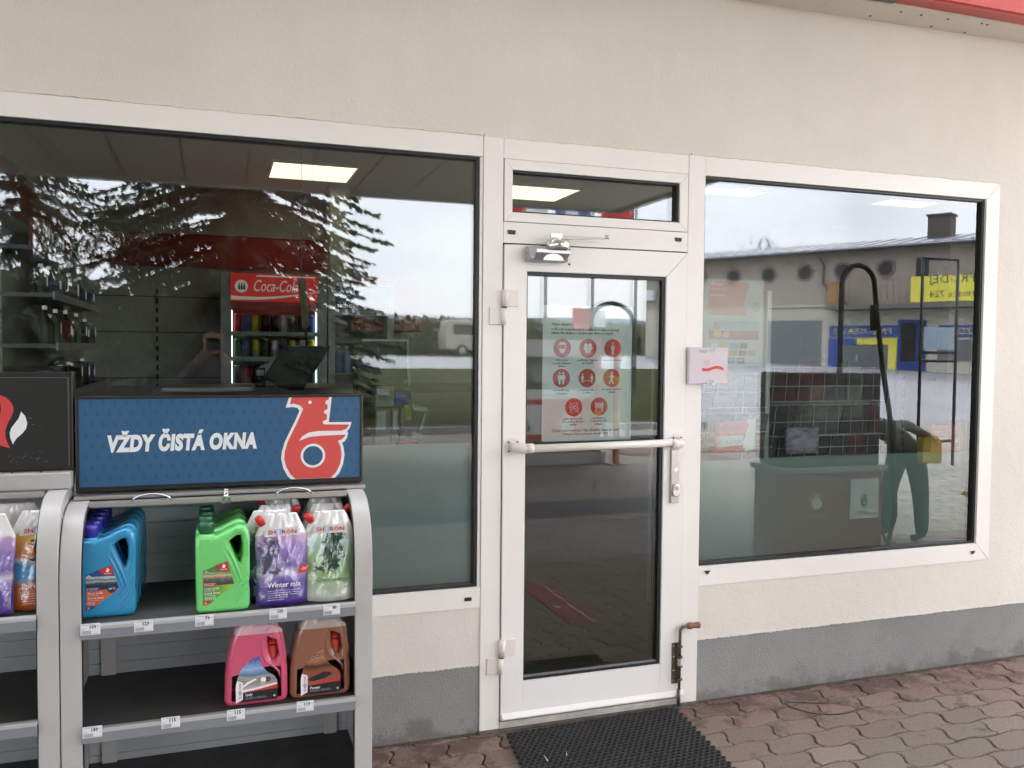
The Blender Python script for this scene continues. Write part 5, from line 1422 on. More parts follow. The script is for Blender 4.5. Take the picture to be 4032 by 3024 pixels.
def jug4(bodym, liqm, label, kind):
    t = local('screenwash_jug', label, 'jug', 'four litre screenwash jugs')
    out = [(-.0945, .020), (-.088, .006), (-.073, 0), (.075, 0), (.089, .006), (.0945, .022), (.0935, .10), (.089, .160), (.080, .205), (.070, .235), (.060, .250), (.042, .256), (.0, .2565), (-.006, .254), (-.006, .2575), (-.052, .2575), (-.052, .247), (-.060, .238), (-.072, .205), (-.084, .155), (-.092, .10)]
    hole = [(.0335, .190), (.036, .212), (.046, .224), (.058, .219), (.060, .207), (.0575, .200), (.062, .193), (.0595, .185), (.0645, .177), (.062, .169), (.0665, .160), (.066, .150), (.0575, .136), (.0475, .137), (.038, .160)]
    bd = curve_solid('body', [(out, False), (hole, False)], bodym, t, .112, .020, bres=4)
    # the groove that frames the grip
    b = MB(); pts = [(.030, .226), (.016, .205), (.015, .185), (.018, .155), (.028, .135), (.050, .118), (.066, .100), (.070, .080)]
    b.tube([(p[0], -.0545, p[1]) for p in pts], [.0015, .003, .0038, .0038, .004, .0042, .0035, .0015], 8)
    b.build('moulding_rib', bodym, bd)
    b = MB(); b.lathe([(.0225, .258), (.0245, .260), (.0245, .281), (.022, .284)], (-.029, -.01, 0), 22); b.build('cap', mat('red_cap', (.62, .06, .03), .3), t)
    b = MB(); b.tube([(.046, -.010, .194), (.048, -.018, .176), (.0485, -.020, .172)], [.0125, .0165, .0170], 16); b.tube([(.0485, -.020, .1722), (.0495, -.026, .140)], [.0148, .0125], 16, cap=False); b.tube([(.0495, -.0259, .1402), (.0498, -.0285, .127)], [.0110, .0098], 16, cap=False); b.tube([(.0498, -.0285, .127), (.0496, -.0262, .136)], [.0082, .0082], 12); b.build('pour_spout', mat('red_cap', (.62, .06, .03), .3), t)
    yy = -.0563
    arc = [(-.0595, .066), (-.0560, .090), (-.048, .112), (-.034, .130), (-.012, .147), (.010, .1545)]
    rgt = [(.0100, .138), (.016, .122), (.030, .104), (.052, .088), (.0605, .074), (.0615, .060)]
    if kind == 'pink':
        ph = mk_photo('label_cabrio_photo', [(0, (.45, .40, .38)), (.14, (.30, .26, .24)), (.26, (.24, .23, .23)), (.38, (.40, .33, .28)), (.46, (.08, .16, .28)), (.62, (.30, .42, .62)), (.8, (.10, .18, .50)), (1, (.06, .10, .38))], 22, 2, (.055, .150), .28)
    else:
        ph = mk_photo('label_sunset_photo', [(0, (.35, .09, .04)), (.22, (.22, .07, .04)), (.38, (.28, .07, .03)), (.55, (.025, .02, .02)), (.70, (.40, .15, .06)), (.85, (.16, .06, .03)), (1, (.50, .17, .07))], 20, 2, (.050, .150), .30)
    lab(arc + rgt + [(.0615, .0475), (-.0405, .0445), (-.0405, .0595)], ph, bd, yy, 'label_photo')
    lab([(.020, .0535), (.0615, .0600), (.0615, .0475), (-.0405, .0415), (-.0405, .0445)], mat('label_red', (.50, .03, .03), .4), bd, yy - .0006, 'label_stripe')
    lab([(-.0405, .0435), (.0615, .0490), (.0615, .0180), (.057, .0150), (-.0405, .0150), (-.055, .0140)], mat('label_black', (.012, .012, .013), .35), bd, yy - .0010, 'label_field')
    lab([(-.0610, .0135), (-.0610, .070), (-.0575, .0835), (-.0405, .0760), (-.0405, .0240)], M_sw, bd, yy - .0014, 'label_side')
    bb_ = 'SHERON'
    o = text(bb_, -.0440, .0260, yy - .0020, mat('brand_red', (.55, .02, .02), .4), bd, w=.0480, h=.0088, rot=pi / 2, bold=.01, res=1)
    lab([(-.0535, .0425), (-.0435, .0425), (-.0435, .0495), (-.0535, .0495)], mat('brand_blue', (.15, .45, .75), .4), bd, yy - .00215, 'label_letter_box')
    nm = 'Lady' if kind == 'pink' else 'Power'
    text(nm, -.0325, .0310, yy - .0016, M_sw, bd, h=.0105 if nm == 'Lady' else .0085, bold=.015, res=2)
    text('4l', .0490, .0230, yy - .0016, M_sw, bd, h=.0065, bold=.015, res=1)
    text('LETNÍ SMĚS DO OSTŘIKOVAČŮ', -.0325, .0262, yy - .0016, M_txt2, bd, w=.058, res=1)
    text('LETNÁ ZMES DO OSTREKOVAČOV', -.0325, .0228, yy - .0016, M_txt2, bd, w=.066, res=1)
    b = MB()
    for k in range(3): b.ring(-.024 + k * .014, .1310 + k * .001, .0052, .0007, yy - .0006)
    b.build('label_icon', mat('icon_pale', (.5, .55, .7) if kind == 'pink' else (.6, .3, .2), .4), bd)
    if kind == 'pink':   # white car side, wheel and capped driver of the printed picture
        lab([(-.040, .0600), (-.020, .0720), (.000, .0810), (-.004, .0850), (-.028, .0760), (-.040, .0660)], M_sw, bd, yy - .0005, 'label_windscreen')
        lab([(-.0405, .0465), (.0, .0500), (.0610, .0620), (.0600, .0660), (-.010, .0560), (-.0405, .0520)], M_sw, bd, yy - .0005, 'label_car')
        b = MB(); b.disc(.0200, .0790, .0080, yy - .0006, .0003); b.build('label_cap', M_sw, bd)
        b = MB(); b.disc(.0335, .0790, .0085, yy - .0005, .0003); b.build('label_headrest', M_txt, bd)
        lab([(.010, .0600), (.028, .0610), (.024, .0720), (.014, .0740)], mat('label_skin', (.55, .33, .22), .5), bd, yy - .0006, 'label_driver')
    else:
        lab([(-.038, .0580), (-.020, .0560), (.012, .0620), (.036, .0730), (.030, .0800), (.010, .0830), (-.010, .0760), (-.034, .0680)], mat('label_dark_car', (.02, .015, .015), .3), bd, yy - .0005, 'label_car')
    return t
M_pink = fluid('pink_jug_plastic', (.56, .085, .16), .2); M_brown = fluid('brown_jug_plastic', (.24, .095, .055), .2)
def two_tone(name, low, high, zl):
    m = bpy.data.materials.new(name); m.use_nodes = True; n = m.node_tree; b = n.nodes['Principled BSDF']; b.inputs['Roughness'].default_value = .22; b.inputs['Coat Weight'].default_value = .2
    N_ = n.nodes.new; K = n.links.new
    t = N_('ShaderNodeTexCoord'); xy = N_('ShaderNodeSeparateXYZ'); K(t.outputs['Object'], xy.inputs[0])
    mr = N_('ShaderNodeMapRange'); mr.inputs['From Min'].default_value = zl - .0006; mr.inputs['From Max'].default_value = zl + .0006; K(xy.outputs[2], mr.inputs[0])
    mi = N_('ShaderNodeMixRGB'); mi.inputs[1].default_value = (*low, 1); mi.inputs[2].default_value = (*high, 1); K(mr.outputs[0], mi.inputs[0]); K(mi.outputs[0], b.inputs['Base Color'])
    b.inputs['Subsurface Weight'].default_value = .15; b.inputs['Subsurface Radius'].default_value = (.02, .01, .01); b.inputs['Subsurface Scale'].default_value = .5
    return m
jp = jug4(two_tone('pink_screenwash', (.58, .085, .16), (.62, .36, .40), .222), None, 'pink four litre jug with a black label, left of the two big jugs', 'pink')
jp.location = (.1125, -.625, .5115)
jw = jug4(two_tone('brown_screenwash', (.25, .10, .06), (.42, .34, .30), .222), None, 'brown four litre jug with a sunset label, right of the two big jugs', 'brown')
jw.location = (.306, -.625, .5115)

def pouch_mesh(name, m, W_=.160, H_=.285, T_=.062, seed=1, spread=.0):
    r = random.Random(seed); b = MB(); nu, nv = 30, 44
    ph = [r.uniform(0, 6) for _ in range(8)]
    def half(v):
        if v < .70: return .5 * (1 - .05 * sin(pi * v / .7))
        u = (v - .70) / .30
        return .5 * (1 - .02) - (.20 * max(0, u - .25) / .75 if u > .25 else 0)
    def thick(u, v):
        e_ = max(0, 1 - abs(2 * u - 1) ** 2.4) ** .75
        return T_ * e_ * (max(0, (1 - v) ** .55)) * (.55 + .45 * min(1, v / .10 + .25)) * (1 if v > .03 else .75)
    def crease(u, v):
        c = .0022 * sin(14 * u + 9 * v + ph[0]) * sin(11 * v + ph[1]) + .0016 * sin(25 * u - 16 * v + ph[2]) + .0026 * (max(0, v - .55)) * sin(34 * u + ph[3]) - .0035 * math.exp(-((u - .32 - .15 * v) / .03) ** 2) * (v > .3) - .003 * math.exp(-((u - .74 + .2 * v) / .035) ** 2) * (v > .25)
        return c * max(0, 1 - abs(2 * u - 1) ** 3)
    F = {}
    for sd in (0, 1):
        for j in range(nv + 1):
            for i in range(nu + 1):
                u, v = i / nu, j / nv
                x = (2 * half(v)) * (u - .5) * W_
                bow = -.006 * (1 - (2 * u - 1) ** 2) * (v < .05)
                yv = (-1 if sd == 0 else 1) * (thick(u, v) / 2 + .0006) + (crease(u, v) if sd == 0 else 0)
                z = v * H_ + (.006 * (1 - (2 * u - 1) ** 2) * -1 + .006 if v == 0 else 0)
                b.v.append((x, yv, z)); F[(sd, i, j)] = len(b.v) - 1
    for sd in (0, 1):
        for j in range(nv):
            for i in range(nu):
                b.f.append((F[sd, i, j], F[sd, i + 1, j], F[sd, i + 1, j + 1], F[sd, i, j + 1])); b.m.append(0); b.sm.append(True)
    for i in range(nu):
        for jj in (0, nv): b.f.append((F[0, i, jj], F[0, i + 1, jj], F[1, i + 1, jj], F[1, i, jj])); b.m.append(0); b.sm.append(False)
    for j in range(nv):
        for ii in (0, nu): b.f.append((F[0, ii, j], F[0, ii, j + 1], F[1, ii, j + 1], F[1, ii, j])); b.m.append(0); b.sm.append(False)
    return b, thick, crease

def foil(name, stops, H_=.285, scale=18, dist=.18, extra=None):
    """glossy printed foil: bands of artwork over the height of the pouch with noisy shapes inside"""
    m = bpy.data.materials.new(name); m.use_nodes = True; n = m.node_tree; b = n.nodes['Principled BSDF']; b.inputs['Roughness'].default_value = .16; b.inputs['Coat Weight'].default_value = .8; b.inputs['Coat Roughness'].default_value = .05; b.inputs['Specular IOR Level'].default_value = .6
    N_ = n.nodes.new; K = n.links.new
    t = N_('ShaderNodeTexCoord'); xy = N_('ShaderNodeSeparateXYZ'); K(t.outputs['Object'], xy.inputs[0])
    mp = N_('ShaderNodeMapping'); mp.inputs['Scale'].default_value = (1, 0, 1); K(t.outputs['Object'], mp.inputs[0])
    z = N_('ShaderNodeTexNoise'); z.inputs['Scale'].default_value = scale; z.inputs['Detail'].default_value = 8; z.inputs['Roughness'].default_value = .6; K(mp.outputs[0], z.inputs['Vector'])
    mr = N_('ShaderNodeMapRange'); mr.inputs['From Max'].default_value = H_; K(xy.outputs[2], mr.inputs[0])
    s = N_('ShaderNodeMath'); s.operation = 'MULTIPLY_ADD'; s.inputs[1].default_value = dist; K(z.outputs['Fac'], s.inputs[0]); K(mr.outputs[0], s.inputs[2])
    s2 = N_('ShaderNodeMath'); s2.operation = 'SUBTRACT'; s2.inputs[1].default_value = dist / 2; K(s.outputs[0], s2.inputs[0])
    r = N_('ShaderNodeValToRGB'); cr_ = r.color_ramp
    while len(cr_.elements) < len(stops): cr_.elements.new(.5)
    for e_, (p, c) in zip(cr_.elements, stops): e_.position = p; e_.color = (*c, 1)
    K(s2.outputs[0], r.inputs[0]); last = r.outputs[0]
    if extra:
        (c2, x0, zlo, zhi, sc2, th, slant) = extra
        # a printed figure of its own: noise mask limited to a slanted column
        z2 = N_('ShaderNodeTexNoise'); z2.inputs['Scale'].default_value = sc2; z2.inputs['Detail'].default_value = 9; z2.inputs['Roughness'].default_value = .62; z2.inputs['Distortion'].default_value = 1.2; K(mp.outputs[0], z2.inputs['Vector'])
        a = N_('ShaderNodeMath'); a.operation = 'MULTIPLY_ADD'; a.inputs[1].default_value = slant; a.inputs[2].default_value = -x0; K(xy.outputs[2], a.inputs[0])
        d = N_('ShaderNodeMath'); d.operation = 'ADD'; K(xy.outputs[0], d.inputs[0]); K(a.outputs[0], d.inputs[1])
        ab = N_('ShaderNodeMath'); ab.operation = 'ABSOLUTE'; K(d.outputs[0], ab.inputs[0])
        mk = N_('ShaderNodeMapRange'); mk.inputs['From Min'].default_value = .0; mk.inputs['From Max'].default_value = .062; mk.inputs['To Min'].default_value = .24; mk.inputs['To Max'].default_value = -.14; K(ab.outputs[0], mk.inputs[0])
        zz = N_('ShaderNodeMapRange'); zz.inputs['From Min'].default_value = zlo; zz.inputs['From Max'].default_value = zlo + .02; K(xy.outputs[2], zz.inputs[0])
        zy = N_('ShaderNodeMapRange'); zy.inputs['From Min'].default_value = zhi; zy.inputs['From Max'].default_value = zhi + .02; zy.inputs['To Min'].default_value = 1; zy.inputs['To Max'].default_value = 0; K(xy.outputs[2], zy.inputs[0])
        q = N_('ShaderNodeMath'); q.operation = 'ADD'; K(z2.outputs['Fac'], q.inputs[0]); K(mk.outputs[0], q.inputs[1])
        q2 = N_('ShaderNodeMath'); q2.operation = 'MULTIPLY'; K(zz.outputs[0], q2.inputs[0]); K(zy.outputs[0], q2.inputs[1])
        q3 = N_('ShaderNodeMath'); q3.operation = 'GREATER_THAN'; q3.inputs[1].default_value = th; K(q.outputs[0], q3.inputs[0])
        q4 = N_('ShaderNodeMath'); q4.operation = 'MULTIPLY'; K(q3.outputs[0], q4.inputs[0]); K(q2.outputs[0], q4.inputs[1])
        sh_ = N_('ShaderNodeMixRGB'); sh_.inputs[2].default_value = (*c2, 1); K(last, sh_.inputs[1]); K(q4.outputs[0], sh_.inputs[0]); last = sh_.outputs[0]
    K(last, b.inputs['Base Color'])
    w3 = N_('ShaderNodeTexNoise'); w3.inputs['Scale'].default_value = 26; w3.inputs['Detail'].default_value = 3; w3.inputs['Distortion'].default_value = 1.5; K(t.outputs['Object'], w3.inputs['Vector'])
    bp = N_('ShaderNodeBump'); bp.inputs['Strength'].default_value = .45; bp.inputs['Distance'].default_value = .006; K(w3.outputs['Fac'], bp.inputs['Height']); K(bp.outputs[0], b.inputs['Normal']); K(bp.outputs[0], b.inputs['Coat Normal'])
    return m
M_fpur = foil('purple_foil', [(0, (.07, .03, .22)), (.24, (.09, .045, .28)), (.30, (.22, .15, .42)), (.36, (.55, .50, .62)), (.44, (.16, .10, .35)), (.60, (.24, .15, .42)), (.70, (.42, .26, .50)), (.76, (.45, .30, .50)), (.785, (.66, .64, .62))], extra=((.075, .06, .13), -.015, .085, .20, 26, .60, .12))
M_fgrn = foil('green_foil', [(0, (.62, .64, .58)), (.12, (.45, .52, .38)), (.30, (.26, .40, .18)), (.50, (.30, .42, .22)), (.62, (.36, .50, .42)), (.72, (.52, .58, .52)), (.785, (.66, .64, .60))], extra=((.012, .05, .022), -.012, .085, .222, 18, .575, -.10))
M_fora = foil('orange_foil', [(0, (.48, .11, .03)), (.26, (.52, .15, .05)), (.33, (.10, .32, .55)), (.46, (.07, .27, .52)), (.50, (.60, .55, .5)), (.54, (.55, .14, .03)), (.70, (.60, .30, .05)), (.76, (.55, .36, .06)), (.80, (.64, .63, .62))], extra=((.03, .02, .02), .02, .11, .20, 30, .64, .1))
M_spout = mat('red_spout', (.60, .03, .02), .3)
M_bred = mat('brand_red', (.55, .02, .02), .4); M_bblu = mat('brand_blue', (.15, .45, .75), .4)
def pouch(m, label, words, word_m, seed, small, full=True, spout=-1, badge=False):
    t = local('screenwash_pouch', label, 'pouch', 'stand up screenwash pouches')
    bm_, th, cr_ = pouch_mesh('body', m, seed=seed)
    bd = bm_.build('body', m, t, recalc=True)
    if spout:
        sx = spout
        b = MB(); p0 = Vector((sx * .056, -.004, .252)); d = Vector((sx * .55, -.12, .83)).normalized()
        b.tube([p0, p0 + d * .010, p0 + d * .0105, p0 + d * .030, p0 + d * .032], [.010, .010, .0125, .0105, .008], 14); b.build('spout_cap', M_spout, t)
    def yat(x, z): u = x / .160 + .5; v = z / .285; return -(th(min(1, max(0, u)), v) / 2) - .0035
    if full:
        z = .222; yy = yat(0, z) - .0008
        b = MB(); b.sheet([(-.0535, z - .006), (.055, z - .006), (.050, z + .020), (-.048, z + .020)], yy + .0010, .0006); bb2 = b.build('brand_panel', mat('foil_white', (.66, .645, .62), .2, coat=.6), bd)
        for s_, wd, xx in (('SH', .023, -.0420), ('RON', .044, .0000)):
            text(s_, xx, z, yy - .0001, M_bred, bd, w=wd, h=.0135, bold=.02, res=1)
        lab([(-.0170, z - .0010), (-.0035, z - .0005), (-.0020, z + .0165), (-.0150, z + .0160)], M_bblu, bd, yy - .0001, 'brand_letter_box'); text('E', -.0135, z + .001, yy - .0008, M_sw, bd, w=.0085, h=.0128, shear=.1, bold=.015, res=1)
        zz = .062; yy = yat(0, zz) - .0022
        text(words, -.046, zz, yy, word_m, bd, w=.100, bold=.012 if word_m is M_sw else 0, res=2)
        for i in range(5):
            L_ = (.098, .103, .090, .06, .05)[i]
            text(small[i % len(small)], -.046, zz - .012 - i * .0068, yy, word_m if word_m is M_sw else M_txt2, bd, w=L_, h=.0034, res=1)
    if badge:
        yy = yat(.06, .11) - .006
        lab([(.046, .098), (.078, .100), (.078, .126), (.053, .124)], M_red, bd, yy, 'badge'); text('-20°', .055, .108, yy - .0008, M_sw, bd, w=.022, bold=.01, res=1)
    return t
sm1 = ['ZIMNÍ SMĚS DO OSTŘIKOVAČŮ / ZIMNÁ ZMES', 'WINTER SCHEIBENREINIGER / FAGYÁLLÓ', 'ZIMSKO SREDSTVO ZA ČIŠĆENJE', 'TEČNOST ZA VETROBRAN', 'ZIMNÍ SMĚS']
sm2 = ['LETNÍ SMĚS DO OSTŘIKOVAČŮ / LETNÁ ZMES', 'SUMMER SCREENWASH / NYÁRI SZÉLVÉDŐMOSÓ', 'SREDSTVO ZA ČIŠĆENJE VETROBRANA', 'TEČNOST ZA PRANJE', 'LETNÍ SMĚS']
M_dgt = mat('dark_green_ink', (.02, .10, .03), .4)
p1_ = pouch(M_fpur, 'purple pouch reading Winter mix at the front of the upper shelf', 'Winter mix', M_sw, 3, sm1, badge=True); p1_.location = (.190, -.660, .812); p1_.rotation_euler = (radians(-4), 0, radians(2))
p2_ = pouch(M_fpur, 'purple pouch half hidden between the green jugs and the front purple pouch', 'Winter mix', M_sw, 6, sm1, spout=0); p2_.location = (.155, -.600, .812); p2_.rotation_euler = (radians(-5), 0, radians(-4))
p3_ = pouch(M_fpur, 'silver topped purple pouch standing behind the front purple pouch', '', M_sw, 8, sm1, full=False, spout=1); p3_.location = (.180, -.535, .818); p3_.rotation_euler = (radians(-4), 0, radians(3))
p4_ = pouch(M_fgrn, 'dark green pouch with a red cap, rearmost of the pouches over the purple ones', '', M_sw, 9, sm2, full=False, spout=-1); p4_.location = (.205, -.42, .830); p4_.rotation_euler = (radians(-3), 0, 0)
p5_ = pouch(M_fgrn, 'pale green pouch reading Green energy at the right end of the upper shelf', 'Green energy', M_dgt, 12, sm2); p5_.location = (.338, -.655, .812); p5_.rotation_euler = (radians(-4), 0, radians(-3))
p6_ = pouch(M_fgrn, 'green pouch directly behind the front Green energy pouch', '', M_sw, 14, sm2, full=False, spout=1); p6_.location = (.342, -.560, .818); p6_.rotation_euler = (radians(-4), 0, 0)
p7_ = pouch(M_fgrn, 'rearmost green pouch at the right end of the upper shelf', '', M_sw, 15, sm2, full=False, spout=0); p7_.location = (.346, -.46, .826); p7_.rotation_euler = (radians(-3), 0, 0)
p8_ = pouch(M_fora, 'orange and blue pouch at the right end of the left cabinet', 'Pure power', M_sw, 17, sm1, spout=0); p8_.location = (-.482, -.630, .852); p8_.rotation_euler = (radians(-4), 0, radians(5))
p9_ = pouch(M_fpur, 'lilac pouch in the left cabinet cut off by the picture edge', '', M_sw, 19, sm1, full=False, spout=-1); p9_.location = (-.622, -.655, .852); p9_.rotation_euler = (radians(-6), 0, radians(-14))
p10 = pouch(M_fpur, 'grey pouch behind the orange pouch in the left cabinet', '', M_sw, 20, sm1, full=False, spout=0); p10.location = (-.56, -.55, .862); p10.rotation_euler = (radians(-4), 0, radians(4))

# ================================================================= rubber mat, litter, wire
def ring_mat():
    b = MB(); o_ = Vector((1.130, -.070, .0)); ex = Vector((.828, .027, 0)); ey = Vector((-.072, -.62, 0))
    sx, sy = .0268, .0228
    nx, ny = int(ex.length / sx), int(ey.length / sy)
    ux, uy = ex.normalized(), ey.normalized(); zt = .019
    N6 = 12
    for j in range(ny):
        for i in range(nx):
            cx = (i + .5 + (.5 if j % 2 else 0)) * sx; cy = (j + .5) * sy
            if cx > ex.length - .008: continue
            jit = random.uniform(-.0004, .0004)
            def P(dx, dy, z): p = o_ + ux * (cx + dx) + uy * (cy + dy); return (p.x, p.y, z)
            outer = []; innr = []; low = []; mid = []
            for k in range(N6):
                a = 2 * pi * k / N6 + pi / 6
                # hexagonal cell outline
                aa = ((a - pi / 6) % (pi / 3)) - pi / 6; rr = sy * .577 * cos(pi / 6) / cos(aa) * 1.01
                rr *= 1.0
                outer.append(P(rr * sx / sy * cos(a) * .995, rr * sin(a) * 1.0, zt - .006))
                mid.append(P(.0113 * cos(a) * 1.12, .0106 * sin(a), zt + jit))
                innr.append(P(.0098 * cos(a) * 1.12, .0090 * sin(a), zt - .0015 + jit)); low.append(P(.0096 * cos(a) * 1.12, .0088 * sin(a), .002))
            o = len(b.v); b.v += outer + mid + innr + low
            for k in range(N6):
                q = (k + 1) % N6
                for L_ in range(3):
                    b.f.append((o + L_ * N6 + k, o + L_ * N6 + q, o + (L_ + 1) * N6 + q, o + (L_ + 1) * N6 + k)); b.m.append(0); b.sm.append(True)
    base = [o_ + ux * .012 - uy * -.006, o_ + ex - ux * .012 + uy * .006, o_ + ex + ey - ux * .012, o_ + ey + ux * .012]
    b.add([(v.x, v.y, .0025) for v in base], [(0, 1, 2, 3)], 1)  # dark sheet added under the rings, paints shade into the open holes
    return b.build('doormat', [mat('rubber_mat', (.030, .028, .024), .65, var=.4, vscale=25), mat('mat_hole_shade', (.010, .010, .008), .9)], recalc=False)
mt = ring_mat(); tag(mt, 'black rubber ring doormat with honeycomb holes in front of the glass door', 'doormat')
random.seed(12)
for i, (x, y_, a, s_, lb_) in enumerate(((1.205, -.355, .3, 1.0, 'pale wood chip lying further left on the rubber doormat'), (1.292, -.332, -.5, .8, 'pale wood chip lying further right on the rubber doormat'))):
    b = MB(); b.add([(0, 0, 0), (.006, .002, .001), (.003, .014, .012), (.0005, .024, .017), (.001, .001, .003), (.006, .004, .004)], [(0, 1, 2), (0, 2, 3), (0, 3, 4), (4, 3, 5), (5, 3, 2), (1, 5, 2), (0, 4, 5, 1)])
    b.v = [tuple(Vector((x, y_, .0195)) + Matrix.Rotation(a, 3, 'Z') @ Vector(v) * s_) for v in b.v]
    tag(b.build('wood_chip', mat('pale_chip', (.62, .50, .36), .8)), lb_, 'wood chip', 'wood chips on the doormat')
b = MB()
W2 = [(2.62, -.262), (2.60, -.255), (2.47, -.205), (2.43, -.185), (2.415, -.165), (2.42, -.145), (2.46, -.16), (2.56, -.2), (2.66, -.23)]
pts = [(2.70, -.215, .006), (2.60, -.185, .005), (2.52, -.150, .005), (2.475, -.128, .006), (2.455, -.140, .006), (2.452, -.170, .005), (2.470, -.215, .005), (2.505, -.265, .004), (2.56, -.300, .004), (2.64, -.315, .004), (2.74, -.300, .005), (2.79, -.285, .006)]
sm = []
for i in range(len(pts) - 1):
    for k in range(4):
        a, c = Vector(pts[i]), Vector(pts[i + 1]); sm.append(a.lerp(c, k / 4))
sm.append(Vector(pts[-1]))
sm = [sm[0]] + [(sm[i - 1] + sm[i] * 2 + sm[i + 1]) / 4 for i in range(1, len(sm) - 1)] + [sm[-1]]
b.tube(sm, .0021, 6); tag(b.build('loose_wire', M_black), 'thin black wire loop lying on the pavers right of the door', 'wire')
# dark strip of dirt and painted shade in the corner between wall and paving
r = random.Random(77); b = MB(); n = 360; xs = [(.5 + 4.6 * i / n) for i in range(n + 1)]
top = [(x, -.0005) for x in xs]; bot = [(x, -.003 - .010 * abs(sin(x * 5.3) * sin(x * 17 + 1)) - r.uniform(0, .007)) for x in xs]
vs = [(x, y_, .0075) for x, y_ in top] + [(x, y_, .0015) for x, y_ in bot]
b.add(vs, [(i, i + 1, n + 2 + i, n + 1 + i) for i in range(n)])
o = b.build('dirt_shade_strip', mat('dirt_and_shade', (.10, .075, .055), .95, var=.5, vscale=40), kind='stuff'); tag(o, 'dark dirt and painted shade lying in the corner between wall and pavers', 'dirt_shade_strip')
# small grit on the pavers
b = MB(); r = random.Random(5)
for i in range(240):
    x, y_ = r.uniform(2.1, 4.6), -abs(r.gauss(0, .16)) - .006; s_ = r.uniform(.0012, .0035)
    if r.random() < .3: x, y_ = r.uniform(.45, 4.6), -.012 - r.random() * .03
    b.add([(x - s_, y_, .001), (x, y_ - s_, .001), (x + s_, y_, .001), (x, y_ + s_, .001), (x, y_, .001 + s_)], [(0, 1, 4), (1, 2, 4), (2, 3, 4), (3, 0, 4)])
o = b.build('grit', mat('grit', (.34, .31, .28), .9)); tag(o, 'pale grit scattered along the foot of the wall', 'grit', kind='stuff')

